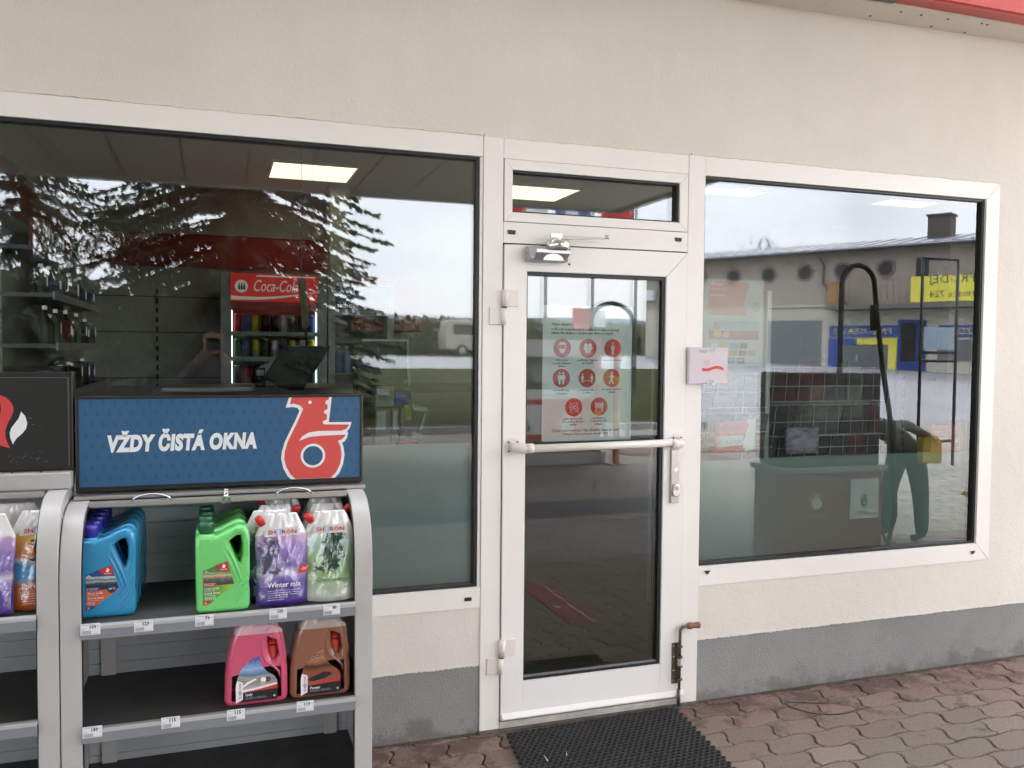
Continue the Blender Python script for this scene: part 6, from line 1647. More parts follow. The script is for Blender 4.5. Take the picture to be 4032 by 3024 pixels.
# ================================================================= things on the glass and the door post
def mk_paper(name, c): return mat(name, c, .6)
M_pap = mk_paper('paper_pale_blue', (.93, .98, .98))
po = thing('safety_poster', (1.53, .058, 1.51), 'pale safety poster with eight round red pictograms behind the door glass', 'poster')
PY = .0400
px_ = lambda x: 1.3185 + (x - 360) / 828 * .4225
pz_ = lambda y_: 1.8050 - (y_ - 245) / 1262 * .5860
b = MB(); b.box(1.3185, 1.7420, PY, PY + .0006, 1.2180, 1.8050); ps_ = b.build('sheet', M_pap, po)
M_prd = mat('poster_red', (.66, .055, .035), .5); M_pin = mat('poster_ink', (.03, .04, .04), .6)
ic = [(537, 640), (775, 640), (1007, 640), (533, 920), (770, 920), (1001, 920), (650, 1193), (885, 1190)]
for k, (x, y_) in enumerate(ic):
    cx, cz = px_(x), pz_(y_)
    b = MB(); b.disc(cx, cz, .0405, PY - .0001, .0004, 36); d_ = b.build('pictogram', M_prd, ps_)
    b = MB(); yy = PY - .0006; f = .0004
    def man(x0, s_, b=b, cz=cz, yy=yy):
        b.disc(x0, cz + .021 * s_, .0052 * s_, yy, .0003, 14); b.sheet([(x0 - .0085 * s_, cz + .013 * s_), (x0 + .0085 * s_, cz + .013 * s_), (x0 + .0085 * s_, cz - .006 * s_), (x0 + .0050 * s_, cz - .006 * s_), (x0 + .0045 * s_, cz - .027 * s_), (x0 - .0045 * s_, cz - .027 * s_), (x0 - .0050 * s_, cz - .006 * s_), (x0 - .0085 * s_, cz - .006 * s_)], yy, .0003)
    if k == 0:
        b.sheet([(cx - .016, cz + .012), (cx - .014, cz + .022), (cx - .004, cz + .026), (cx + .008, cz + .025), (cx + .015, cz + .020), (cx + .016, cz + .010), (cx + .012, cz + .014), (cx - .011, cz + .014)], yy, .0003)
        b.sheet([(cx - .014, cz - .003), (cx + .014, cz - .003), (cx + .013, cz - .014), (cx + .005, cz - .024), (cx - .005, cz - .024), (cx - .013, cz - .014)], yy, .0003)
        b.box(cx - .010, cx - .004, yy - .0003, yy, cz + .005, cz + .007); b.box(cx + .004, cx + .010, yy - .0003, yy, cz + .005, cz + .007)
        b.box(cx - .0172, cx - .0155, yy - .0003, yy, cz - .005, cz + .012); b.box(cx + .0155, cx + .0172, yy - .0003, yy, cz - .005, cz + .012)
    elif k == 1:
        for sg_ in (-1, 1):
            b.sheet([(cx + sg_ * .001, cz + .014), (cx + sg_ * .004, cz + .018), (cx + sg_ * .008, cz + .021), (cx + sg_ * .013, cz + .021), (cx + sg_ * .018, cz + .015), (cx + sg_ * .017, cz + .004), (cx + sg_ * .024, cz + .003), (cx + sg_ * .014, cz - .010), (cx + sg_ * .011, cz - .022), (cx + sg_ * .001, cz - .022)][::sg_], yy, .0003)
    elif k == 2: man(cx, 1)
    elif k == 3: man(cx - .0085, 1.0); man(cx + .0085, 1.0)
    elif k == 4:
        man(cx - .022, .75); man(cx + .022, .75); b.box(cx - .011, cx + .011, yy - .0003, yy, cz - .0125, cz - .011)
        for sg_ in (-1, 1): b.sheet([(cx + sg_ * .014, cz - .0117), (cx + sg_ * .009, cz - .008), (cx + sg_ * .009, cz - .0155)][::sg_], yy, .0003)
    elif k == 5:
        b.disc(cx + .001, cz + .022, .0055, yy, .0003, 14)
        b.sheet([(cx - .004, cz + .015), (cx + .006, cz + .014), (cx + .013, cz + .004), (cx + .010, cz + .001), (cx + .005, cz + .006), (cx + .004, cz - .006), (cx + .010, cz - .025), (cx + .005, cz - .026), (cx - .001, cz - .011), (cx - .009, cz - .025), (cx - .014, cz - .023), (cx - .005, cz - .006), (cx - .005, cz + .006), (cx - .012, cz + .001), (cx - .013, cz + .004)], yy, .0003)
    elif k == 6:
        for q in range(3):
            c = Vector((cx - .003 + q * .003, yy - .00015, cz + .008 - q * .010)); R = Matrix.Rotation(radians(-22), 3, 'Y')
            for (ox, oz, w_, h_) in ((0, .007, .036, .0014), (0, -.007, .036, .0014), (-.018, 0, .0014, .0154), (.018, 0, .0014, .0154)):
                b.rbox(c + R @ Vector((ox, 0, oz)), (w_, .0003, h_), R)
        for sg_ in (-1, 1): b.rbox((cx, yy - .0004, cz), (.066, .0003, .0014), Matrix.Rotation(sg_ * radians(48), 3, 'Y'))
    else:
        for q in range(4): b.box(cx - .020, cx + .020, yy - .0003, yy, cz + .013 - q * .0055, cz + .0165 - q * .0055)
        for sg_ in (-1, 1): b.box(cx + sg_ * .015 - .0015, cx + sg_ * .015 + .0015, yy - .0003, yy, cz - .019, cz - .004)
        for sg_ in (-1, 1): b.rbox((cx, yy - .0004, cz), (.062, .0003, .0014), Matrix.Rotation(sg_ * radians(48), 3, 'Y'))
    b.build('symbol', M_pap, d_)
TX = [('Vážení zákazníci,', 437, 436, 200, 'l'), ('z důvodu bezpečnostních nařízení a v zájmu ochrany', 437, 485, 632, 'l'), ('zdraví Vás žádáme o dodržování těchto pokynů:', 437, 518, 572, 'l'),
      ('vstup pouze', 535, 766, 118, 'c'), ('s rouškou/šátkem/', 535, 792, 172, 'c'), ('šátkem', 535, 818, 66, 'c'), ('používejte rukavice', 772, 766, 182, 'c'), ('ze stojanů', 772, 793, 98, 'c'), ('vstupujte jednotlivě', 1005, 766, 182, 'c'),
      ('v prodejně max.', 532, 1048, 150, 'c'), ('2 zákazníci', 532, 1073, 108, 'c'), ('rozestupy min.', 769, 1046, 138, 'c'), ('2 metry', 769, 1071, 76, 'c'), ('co nejvíce urychlete', 1003, 1041, 186, 'c'), ('nákup', 1003, 1067, 58, 'c'),
      ('plaťte kartou nebo', 647, 1316, 182, 'c'), ('přes aplikaci Benzina', 647, 1342, 204, 'c'), ('platby', 647, 1369, 62, 'c'), ('nezdržujte se', 882, 1312, 126, 'c'), ('v odpočinkových', 882, 1338, 160, 'c'), ('zónách', 882, 1364, 66, 'c'),
      ('Zůstali jsme v práci pro Vás, zůstaňte doma pro nás!', 450, 1428, 626, 'l'), ('Děkujeme Vám za pochopení, Vaše BENZINA', 765, 1458, 420, 'c')]
for s_, x, y_, w_, al in TX:
    text(s_, px_(x), pz_(y_), PY - .0002, M_pin, ps_, w=w_ / 828 * .4225, align=al, bold=.022, res=1, thick=.0003)

# soap/wipes carton on the right door post
bx = thing('glove_carton', (2.09, -.03, 1.545), 'pale pink flat carton with a red wave taped to the post right of the door', 'carton')
b = MB(); b.box(1.990, 2.188, -.034, -.0065, 1.4665, 1.6300); c_ = b.build('box', mat('pink_white_card', (.70, .62, .66), .6, var=.04), bx, bevel=.002)
wave = [(2.055 + .11 * k / 16, 1.535 + .006 * sin(k / 16 * 2 * pi + .4 + pi)) for k in range(17)]
b = MB(); b.prism([(x, z + .004 + .003 * (1 if 1 else 0)) for x, z in wave] + [(x, z - .0065) for x, z in wave[::-1]], -.0350, -.0342); b.build('red_wave', mat('wave_red', (.66, .06, .05), .5), c_)
b = MB(); b.ring(2.079, 1.560, .012, .0012, -.0342, .0006); b.box(2.071, 2.088, -.0348, -.0342, 1.558, 1.5595); b.box(2.071, 2.088, -.0348, -.0342, 1.562, 1.5635); b.build('red_mark', mat('wave_red_pale', (.70, .25, .22), .5), c_)
text('rour +7', 2.035, 1.606, -.0342, mat('pencil', (.30, .27, .32), .7), c_, w=.085, h=.018, shear=.3, res=2)
r = random.Random(8); b = MB()
for i in range(14):
    a = r.uniform(0, pi); cx = 2.090 + .028 * cos(a) * r.random(); cz = 1.4665 + .014 * sin(a) * r.random(); q = [Vector((cx + r.uniform(-.014, .014), -.036 - r.uniform(0, .016), cz + r.uniform(-.008, .012))) for _ in range(4)]
    b.add([tuple(v) for v in q], [(0, 1, 2), (0, 2, 3), (0, 3, 1), (1, 2, 3)])
b.build('crumpled_tape', mat('clear_tape', (.75, .73, .72), .15, coat=.8), bx)

# notices behind the right window (stuck to the inside of the glass)
GY = .0530
nt1 = thing('opening_poster', (2.27, GY, 1.75), 'faded red poster with card payment logos at the left edge of the right window', 'poster')
b = MB(); b.box(2.100, 2.432, GY, GY + .0006, 1.545, 1.9450); s1_ = b.build('sheet', mat('paper_translucent', (.40, .46, .44), .5), nt1)
M_fade = mat('faded_red', (.52, .20, .15), .5)
b = MB(); b.prism([(2.140, 1.938), (2.335, 1.938), (2.352, 1.915), (2.335, 1.870), (2.325, 1.835), (2.328, 1.805), (2.340, 1.780), (2.140, 1.780)], GY - .0005, GY - .0001); b.build('red_field', M_fade, s1_)
b = MB(); b.disc(2.392, 1.822, .024, GY - .0001, .0004, 24); b.build('grey_ring', mat('pale_grey_print', (.28, .33, .33), .5), s1_)
for z, w_ in ((1.910, .065), (1.894, .085), (1.866, .080)): text('Otevřeno nonstop' if w_ > .07 else 'Vítejte', 2.142, z, GY - .0006, M_sw, s1_, w=w_, res=1, thick=.0003)
b = MB(); b.box(2.140, 2.400, GY - .0005, GY - .0001, 1.710, 1.756); b.build('blue_strip', mat('pale_blue_print', (.26, .38, .42), .5), s1_)
b = MB(); b.ring(2.182, 1.733, .018, .0035, GY - .0006); b.rbox((2.182, GY - .0008, 1.733), (.03, .0003, .003), Matrix.Rotation(radians(40), 3, 'Y')); b.build('ban_sign', mat('poster_red2', (.45, .06, .08), .5), s1_)
b = MB()
for q in range(4): b.box(2.225, 2.305 - (q % 2) * .02, GY - .0010, GY - .0006, 1.747 - q * .0085, 1.750 - q * .0085)
b.build('small_print', M_txt2, s1_)
b = MB(); b.ring(2.325, 1.745, .010, .0015, GY - .0006); b.ring(2.353, 1.745, .010, .0015, GY - .0006); b.ring(2.337, 1.722, .010, .0015, GY - .0006); b.build('ban_sign', M_txt2, s1_)
b = MB(); b.box(2.140, 2.405, GY - .0005, GY - .0001, 1.668, 1.709); b.build('crimson_strip', mat('crimson_print', (.28, .03, .08), .5), s1_)
b = MB(); b.disc(2.185, 1.698, .022, GY - .0006, .0003, 20); b.disc(2.232, 1.694, .018, GY - .0006, .0003, 20); b.build('orange_dot', mat('orange_print', (.60, .32, .08), .5), s1_)
cc = [((.5, .5, .5), 'pay'), ((.40, .42, .10), ''), ((.06, .26, .50), ''), ((.03, .04, .05), ''), ((.5, .5, .5), ''), ((.45, .5, .5), ''), ((.30, .16, .05), ''), ((.22, .03, .03), ''), ((.10, .20, .40), ''), ((.35, .06, .08), ''), ((.12, .22, .40), 'CCS'), ((.05, .05, .06), 'PAY')]
for q, (c3, wd) in enumerate(cc):
    cx = 2.152 + (q % 5) * .0515 if q < 5 else 2.200 + ((q - 5) % 4) * .0515 if q < 9 else 2.190 + (q - 9) * .0515; cz = 1.652 if q < 5 else (1.618 if q < 9 else 1.584)
    b = MB(); b.box(cx, cx + .040, GY - .0005, GY - .0001, cz - .026, cz); ck = b.build('card_logo', mat('card_print_%d' % 0 if 0 else 'card_print ' + str(q), c3, .5), s1_)
    if wd: text(wd, cx + .006, cz - .018, GY - .0006, M_sw, ck, w=.028, bold=.01, res=1, thick=.0003)
nt2 = thing('exchange_notice', (2.29, GY, 1.22), 'red notice reading 1 euro equals 25,60 CZK low in the right window', 'notice')
b = MB(); b.prism([(2.183, 1.288), (2.402, 1.297), (2.398, 1.150), (2.178, 1.138)], GY, GY + .0006); s2_ = b.build('sheet', mat('notice_red', (.46, .035, .04), .5), nt2)
b = MB(); b.prism([(2.352, 1.295), (2.402, 1.297), (2.398, 1.150), (2.348, 1.147), (2.336, 1.160), (2.334, 1.185), (2.345, 1.215), (2.366, 1.272), (2.352, 1.282)], GY - .0005, GY - .0001); b.build('white_crest', mat('crest_print', (.50, .60, .57), .5), s2_)
b = MB(); b.prism([(2.195, 1.217), (2.338, 1.224), (2.335, 1.176), (2.193, 1.165)], GY - .0005, GY - .0001); b.build('white_field', mat('field_print', (.42, .54, .54), .5), s2_)
text('1€= 25,60 CZK', 2.199, 1.178, GY - .0006, M_txt, s2_, w=.130, bold=.004, rot=radians(2.6), res=2, thick=.0003)
text('BENZINA', 2.201, 1.257, GY - .0002, M_sw, s2_, w=.026, res=1, thick=.0003)
logo_small(2.214, 1.268, GY - .0002, .009, M_sw, s2_)
for z, w_, s_ in ((1.243, .048, 'Směnný kurz'), (1.235, .078, 'Přijímáme bankovky'), (1.2285, .080, 'Vracíme v korunách')): text(s_, 2.201, z, GY - .0002, M_sw, s2_, w=w_, h=.0045, res=1, thick=.0003)
nt3 = thing('hygiene_notice', (3.57, GY, 1.17), 'dull red notice with a white bottle outline low at the right edge of the window', 'notice')
b = MB(); b.prism([(3.460, 1.247), (3.668, 1.247), (3.668, 1.103), (3.458, 1.098)], GY - .0200 + .02, GY + .0006); s3_ = b.build('sheet', mat('dull_red', (.36, .12, .10), .5), nt3)
for k, (s_, w_) in enumerate((('NOVÝ', .052), ('DEZINFEKCE', .066), ('NA VODNÍM', .088), ('ZÁKLADĚ', .052))): text(s_, 3.480, 1.206 - k * .0170, GY - .0002, mat('notice_pale', (.50, .42, .38), .5), s3_, w=w_, h=.0095, bold=.02, res=1, thick=.0003)
for k, w_ in enumerate((.068, .04)): text('Ruce si můžete', 3.480, 1.133 - k * .010, GY - .0002, mat('notice_pale', (.50, .42, .38), .5), s3_, w=w_, h=.0045, res=1, thick=.0003)
b = MB()
for (xa, xb, za, zb_) in ((3.598, 3.600, 1.125, 1.205), (3.642, 3.644, 1.125, 1.190), (3.600, 3.642, 1.125, 1.1265), (3.598, 3.625, 1.205, 1.2065), (3.604, 3.606, 1.212, 1.228), (3.620, 3.622, 1.212, 1.228), (3.604, 3.622, 1.228, 1.230)): b.box(xa, xb, GY - .0006, GY - .0002, za, zb_)
b.build('bottle_outline', mat('notice_pale', (.50, .42, .38), .5), s3_); logo_small(3.621, 1.155, GY - .0002, .020, mat('notice_pale', (.50, .42, .38), .5), s3_)
text('BENZINA', 3.600, 1.112, GY - .0002, mat('notice_pale', (.50, .42, .38), .5), s3_, w=.046, bold=.02, res=1, thick=.0003)

# ================================================================= the shop interior behind the glass
E_panel = emis('ceiling_panel_light', (1, .95, .60), .24)
for i, (x, y, hx, hy, lb_) in enumerate(((.665, 3.055, .285, .285, 'lit square ceiling panel seen through the left window'), (2.46, 3.24, .285, .285, 'lit square ceiling panel seen through the transom above the door'), (3.87, 2.60, .285, .10, 'lit ceiling panel at the top left corner of the right window'), (5.55, 2.50, .25, .12, 'lit ceiling panel at the top of the right window near the chimney reflection'))):
    t = thing('ceiling_light', (x, y, 2.89), lb_, 'ceiling light', 'square ceiling panels')
    b = MB(); b.box(x - hx, x + hx, y - hy, y + hy, 2.884, 2.8885); b.build('diffuser', E_panel, t)
    b = MB()
    for (xa, xb, ya, yb) in ((x - hx - .013, x + hx + .013, y - hy - .013, y - hy - .001), (x - hx - .013, x + hx + .013, y + hy + .001, y + hy + .013), (x - hx - .013, x - hx - .001, y - hy - .0005, y + hy + .0005), (x + hx + .001, x + hx + .013, y - hy - .0005, y + hy + .0005)): b.box(xa, xb, ya, yb, 2.880, 2.8995)
    b.build('trim_frame', M_white, t)

M_fr = mat('fridge_grey', (.36, .38, .37), .4); M_dark = mat('dark_interior', (.03, .035, .032), .6)
E_cool = emis('cooler_lamp', (.8, 1, .9), .35)
ck = thing('drinks_cooler', (.41, 3.5, 0), 'drinks cooler with red cola header behind the left window', 'drinks cooler')
b = MB(); b.box(.03, .10, 3.2, 3.85, 0, 2.15); b.box(.72, .79, 3.2, 3.85, 0, 2.15); b.box(.10, .72, 3.8, 3.85, 0, 2.15); b.box(.10, .72, 3.2, 3.8, 0, .3); b.build('housing', M_fr, ck, bevel=.004)
b = MB(); b.box(.101, .719, 3.19, 3.8, 1.955, 2.149); hdr = b.build('header', mat('cola_header_lit', (.42, .018, .015), .35, emit=(1, .05, .04), estr=.03), ck)
b = MB(); b.box(.101, .719, 3.192, 3.22, 1.885, 1.945); b.build('lower_band', mat('cola_red', (.42, .018, .015), .35), ck)
M_cw = mat('cola_white', (.62, .60, .58), .5, emit=(1, .85, .8), estr=.028)
text('Coca-Cola', .262, 2.020, 3.1895, M_cw, hdr, w=.315, h=.085, shear=.35, bold=.005, res=3)
b = MB(); wv = [(.101 + .618 * k / 30, 1.985 - .012 * sin(k / 30 * 3.6 + .3) + .03 * (k / 30) ** 2) for k in range(31)]
b.prism([(x, z + .004) for x, z in wv] + [(x, z - .022 * (1 - (x - .1) / .62) - .001) for x, z in wv[::-1]], 3.1890, 3.1896); b.box(.28, .70, 3.1890, 3.1896, 2.128, 2.138); b.build('wave', M_cw, hdr)
b = MB(); b.disc(.175, 2.055, .046, 3.1897, .0006, 30); dsc = b.build('emblem_disc', M_cw, hdr)
b = MB()
for q, (ox, s_) in enumerate(((-.016, .85), (.002, 1.0), (.020, .9))):
    b.sheet([(.175 + ox - .008 * s_, 2.030), (.175 + ox + .008 * s_, 2.030), (.175 + ox + .007 * s_, 2.055), (.175 + ox + .003, 2.066), (.175 + ox + .003, 2.080 * 1), (.175 + ox - .003, 2.080), (.175 + ox - .003, 2.066), (.175 + ox - .007 * s_, 2.055)], 3.1890 - q * .0006, .0005)
b.build('bottle_print', mat('cola_brown', (.06, .02, .015), .5), dsc)
for z in (1.715, 1.53, 1.335, 1.10, .8):
    b = MB(); b.box(.101, .719, 3.235, 3.79, z - .012, z); b.box(.101, .719, 3.228, 3.235, z - .02, z + .012); b.build('wire_shelf', mat('cooler_shelf', (.32, .36, .34), .5), ck)
b = MB(); b.box(.106, .112, 3.235, 3.245, .5, 1.88); b.box(.708, .714, 3.235, 3.245, .5, 1.88); b.build('lamp_strip', emis('cooler_led', (.85, 1, .95), .5), ck)
cols = [('red', (.45, .02, .02)), ('yellow', (.65, .52, .03)), ('dark green', (.03, .12, .05)), ('silver', (.6, .62, .63)), ('blue', (.05, .10, .40)), ('black', (.02, .02, .025))]
protos = {}
def can(cname, c):
    t = local('drink_can', '', 'can', 'cans in the drinks cooler')
    b = MB(); b.lathe([(.024, 0), (.031, .008), (.031, .125), (.0255, .137)], (0, 0, 0), 14); b.build('body', mat(cname + ' can print', c, .3, .5, var=.5, vscale=25), t)
    b = MB(); b.lathe([(.0255, .1372), (.026, .141), (.022, .1395)], (0, 0, 0), 14); b.build('lid', M_chrome, t)
    return t
rr = random.Random(2)
used_ = set()
for zi, (z, nm, ht) in enumerate(((1.7155, 'top', 1), (1.5305, 'second', 1), (1.3355, 'third', 1))):
    for i in range(9):
        ci = [0, 4, 1, 5, 5, 3, 2, 5, 4][i] if zi == 0 else ([2, 4, 1, 2, 3, 5, 1, 3, 1][i] if zi == 1 else [5, 0, 5, 5, 0, 5, 5, 0, 5][i])
        cn, cc_ = cols[ci]
        if cn not in protos: protos[cn] = can(cn, cc_); o = protos[cn]
        else: o = copy_tree(protos[cn])
        o.location = (.145 + i * .0665, 3.262 + rr.uniform(0, .01), z)
        o['label'] = '%s can on the %s shelf of the cola cooler' % (cn, nm)
f2 = thing('upright_fridge', (1.0, 3.5, 0), 'white upright fridge with a dark screen header beside the cola cooler', 'fridge')
b = MB(); b.box(.80, .85, 3.2, 3.8, 0, 2.10); b.box(1.25, 1.30, 3.2, 3.8, 0, 2.10); b.box(.85, 1.25, 3.75, 3.8, 0, 2.1); b.box(.85, 1.25, 3.2, 3.75, 1.86, 1.905); b.box(.85, 1.25, 3.2, 3.75, 2.08, 2.1); b.build('housing', mat('fridge_cream', (.42, .42, .37), .4), f2)
b = MB(); b.box(.8505, 1.2495, 3.21, 3.25, 1.906, 2.079); sc_ = b.build('screen', mat('screen_blueblack', (.015, .02, .04), .2), f2); text('LIEBHERR', .87, 1.918, 3.2095, M_cw, sc_, w=.16, h=.024, bold=.02, res=1)
b = MB()
for z in (1.66, 1.42, 1.18): b.box(.851, 1.249, 3.25, 3.74, z - .01, z)
b.build('wire_shelf', mat('cooler_shelf', (.32, .36, .34), .5), f2)
bt = None
for i in range(6):
    if bt is None:
        bt = local('water_bottle', 'clear blue bottle on the shelf of the white upright fridge', 'bottle', 'bottles in the upright fridge')
        b = MB(); b.lathe([(.03, 0), (.033, .01), (.033, .13), (.012, .17), (.012, .19)], (0, 0, 0), 12); b.build('body', mat('water_blue', (.20, .30, .45), .15), bt)
        b = MB(); b.cyl((0, 0, .1905), (0, 0, .208), .013, 10); b.build('cap', M_white, bt); o = bt
    else: o = copy_tree(bt)
    o.location = (.885 + i * .068, 3.30, 1.4205)
# hanging wooden paddle
b = MB(); pd = thing('wooden_paddle', (.525, 2.2, 1.8), 'carved wooden paddle hanging in front of the cola cooler', 'paddle')
b.prism([(.490, 2.05), (.535, 2.05), (.562, 1.76), (.550, 1.735), (.530, 1.730), (.516, 1.75)], 2.19, 2.215); b.build('blade', mat('pale_wood', (.34, .26, .17), .6, var=.3, vscale=20), pd, bevel=.003)
b = MB(); b.cyl((.5415, 2.203, 1.60), (.540, 2.203, 1.7295), .007, 8); b.build('shaft', mat('dark_wood', (.10, .05, .03), .6), pd)
b = MB(); b.tube([(.512, 2.2, 2.05), (.512, 2.2, 2.895)], .0015, 4); b.build('string', mat('string_white', (.6, .6, .58), .6), pd)
# hanging decoration string near the window
dq = thing('hanging_hook', (.43, .9, 2.3), 'thin white string with a hook hanging from the shop ceiling', 'hook')
b = MB(); b.tube([(.448, .9, 2.895), (.448, .9, 2.30)], .0012, 4); b.tube([(.448, .9, 2.30), (.453, .9, 2.285), (.448, .9, 2.262), (.456, .9, 2.245), (.450, .9, 2.228)], .003, 6); b.build('string', mat('string_white', (.6, .6, .58), .6), dq)
# counter with monitor
ct = thing('shop_counter', (.7, 1.9, 0), 'long shop counter with red front and pale top behind the left window', 'counter')
b = MB(); b.box(-.30, 1.0, 1.62, 2.1, 0, 1.35); b.build('front', mat('interior_red', (.34, .03, .022), .4), ct)
b = MB(); b.box(-.32, 1.6, 1.60, 2.15, 1.351, 1.385); b.build('counter_top', mat('counter_top', (.30, .29, .27), .4), ct)
b = MB(); b.box(-.27, .19, 1.45, 1.58, 1.375, 1.395); b.build('raised_ledge', mat('ledge_pale', (.45, .44, .42), .5), ct)
mo = thing('monitor', (.4, 1.3, 1.4), 'black back of a tilted monitor on the shop counter', 'monitor')
b = MB(); b.prism([(.235, 1.455), (.275, 1.52), (.335, 1.622), (.575, 1.622), (.540, 1.555), (.44, 1.40), (.33, 1.395)], 1.26, 1.31); b.build('casing', M_dark, mo, bevel=.006)
b = MB(); b.box(.36, .44, 1.28, 1.45, 1.386, 1.40); b.tube([(.40, 1.35, 1.40), (.40, 1.32, 1.45)], .02, 8); b.build('stand', M_dark, mo)
b = MB(); tl = thing('card_terminal', (.24, 1.55, 1.4), 'small dark card terminal on the counter left of the monitor', 'terminal'); b.box(.20, .25, 1.44, 1.50, 1.396, 1.50); b.build('housing', M_dark, tl, bevel=.005); b = MB(); b.box(.205, .245, 1.436, 1.4395, 1.46, 1.49); b.build('display', M_alu, tl)
pr_ = thing('receipt_printer', (.28, 1.8, 1.4), 'pale receipt printer behind the card terminal on the counter', 'printer'); b = MB(); b.prism([(.24, 1.3855), (.36, 1.3855), (.36, 1.50), (.30, 1.53), (.24, 1.50)], 1.75, 1.90); b.build('housing', mat('ledge_pale', (.45, .44, .42), .5), pr_, bevel=.005); b = MB(); b.box(.26, .34, 1.744, 1.7495, 1.42, 1.45); b.build('paper_slot', M_dark, pr_)
# boxes behind the left window next to the post
bd_ = thing('notice_board', (.73, .5, 1.55), 'dark board with a pale edge and two sticky notes behind the left window', 'board')
b = MB(); b.box(.625, .83, .49, .50, 1.47, 1.645); b.build('board', mat('dark_board', (.05, .055, .05), .6), bd_)
b = MB(); b.box(.620, .835, .482, .489, 1.646, 1.654); b.prism([(.822, 1.646), (.834, 1.646), (.842, 1.445), (.830, 1.445)], .482, .489); b.build('pale_edge', mat('board_edge', (.50, .55, .53), .6), bd_)
for z in (1.585, 1.56): b = MB(); b.box(.733, .775, .4815, .4885, z - .018, z); b.build('sticky_note', mat('note_green', (.42, .58, .50), .6), bd_)
def carton(x0, x1, y0, y1, z0, z1, c, label, nm='carton', words=None, rz=0):
    t = thing(nm, ((x0 + x1) / 2, (y0 + y1) / 2, z0), label, 'box', 'boxes stacked behind the left window')
    b = MB(); b.box(x0, x1, y0, y1, z0, z1); bo_ = b.build('box', mat('carton ' + label[:12], c, .6, var=.2, vscale=15), t, bevel=.002)
    b = MB(); b.box(x0 + .006, x1 - .02, y0 - .0012, y0 - .0002, z0 + (z1 - z0) * .55, z1 - .012); b.build('printed_patch', mat('patch ' + label[:12], tuple(min(1, q * 1.9 + .04) for q in c), .5), bo_)
    if words: text(words, x0 + .01, z0 + .02, y0 - .0006, M_cw, bo_, w=(x1 - x0) * .6, res=1)
    return t
carton(.635, .715, .22, .32, 1.365, 1.455, (.16, .17, .17), 'grey leaflet carton on top of the stack by the window')
carton(.72, .79, .24, .34, 1.37, 1.43, (.03, .05, .22), 'dark blue carton on top of the stack by the window')
carton(.63, .695, .2, .3, 1.16, 1.36, (.14, .15, .16), 'tall grey striped carton left in the stack by the window')
carton(.70, .76, .2, .3, 1.16, 1.36, (.18, .19, .20), 'tall grey striped carton right in the stack by the window')
carton(.765, .80, .26, .36, 1.30, 1.41, (.28, .26, .04), 'narrow yellow carton beside the blue carton')
carton(.715, .80, .12, .18, 1.16, 1.225, (.45, .04, .14), 'bright pink carton just above the frosted film')
ws = thing('window_shelf', (.8, .3, 0), 'low dark shelf unit standing against the left window', 'shelf unit')
b = MB(); b.box(.60, 1.0, .10, .5, .03, 1.155); b.build('cabinet', mat('unit_dark', (.07, .075, .075), .6), ws); b = MB(); b.box(.58, .62, .35, .5, 1.16, 1.62); b.box(.62, .80, .42, .5, 1.16, 1.47); b.build('back_panel', M_dark, ws)
st_ = thing('document_stand', (.83, .3, 1.25), 'pale tilted document stand beside the cartons', 'stand')
b = MB(); b.prism([(.80, 1.375), (.865, 1.355), (.866, 1.335), (.80, 1.35)], .25, .27); b.prism([(.853, 1.335), (.866, 1.335), (.838, 1.245), (.826, 1.25)], .25, .27); b.prism([(.80, 1.255), (.838, 1.245), (.868, 1.215), (.80, 1.23)], .25, .27); b.build('frame', mat('pale_plastic_green', (.34, .38, .28), .5), st_)
cb = MB(); cb.tube([(.735, .19, 1.36), (.733, .19, 1.30), (.737, .19, 1.25), (.715, .185, 1.22), (.705, .18, 1.18)], .004, 6); cb.tube([(.737, .19, 1.27), (.737, .19, 1.20)], .011, 8); tag(cb.build('power_cable', M_black), 'black cable with an inline switch hanging in front of the cartons', 'cable')
# back shelving at far left with goods
rk = thing('wall_shelving', (-.75, 2.3, 0), 'wall shelving full of small goods at the far left behind the window', 'shelving')
b = MB(); b.box(-.965, -.95, 1.2, 3.2, .2, 2.25); b.build('back_panel', M_iwall, rk)
zs = (1.38, 1.62, 1.86, 2.08)
for z in zs:
    b = MB(); b.box(-.949, -.70 - (z - 1.3) * .05, 1.15, 2.95, z - .02, z); b.build('shelf', mat('shelf_pale', (.16, .16, .15), .5), rk)
    b = MB(); b.box(-.70 - (z - 1.3) * .05 + .0005, -.69 - (z - 1.3) * .05, 1.15, 2.95, z - .03, z + .006); b.build('price_rail', mat('ledge_pale', (.45, .44, .42), .5), rk)
pc = [('white', (.26, .27, .26)), ('grey', (.10, .105, .10)), ('blue', (.03, .04, .20)), ('green', (.05, .07, .05)), ('red', (.22, .03, .03)), ('black', (.03, .03, .03))]
gp = {}
rr = random.Random(31)
def pack(cn, c):
    t = local('product_pack', '', 'pack', 'small goods on the wall shelving')
    b = MB(); b.box(-.035, .035, -.03, .03, 0, .13); b.build('box', mat(cn + ' pack print', c, .5, var=.5, vscale=30), t, bevel=.003)
    b = MB(); b.box(.0352, .0362, -.02, .02, .05, .10); b.build('label', M_cw, t)
    return t
def flask(cn, c):
    t = local('product_flask', '', 'flask', 'small goods on the wall shelving')
    b = MB(); b.lathe([(.022, 0), (.025, .006), (.025, .11), (.010, .135), (.010, .15)], (0, 0, 0), 10); b.build('body', mat(cn + ' pack print', c, .5, var=.5, vscale=30), t)
    b = MB(); b.cyl((0, 0, .1502), (0, 0, .168), .011, 8); b.build('cap', M_cw, t)
    return t
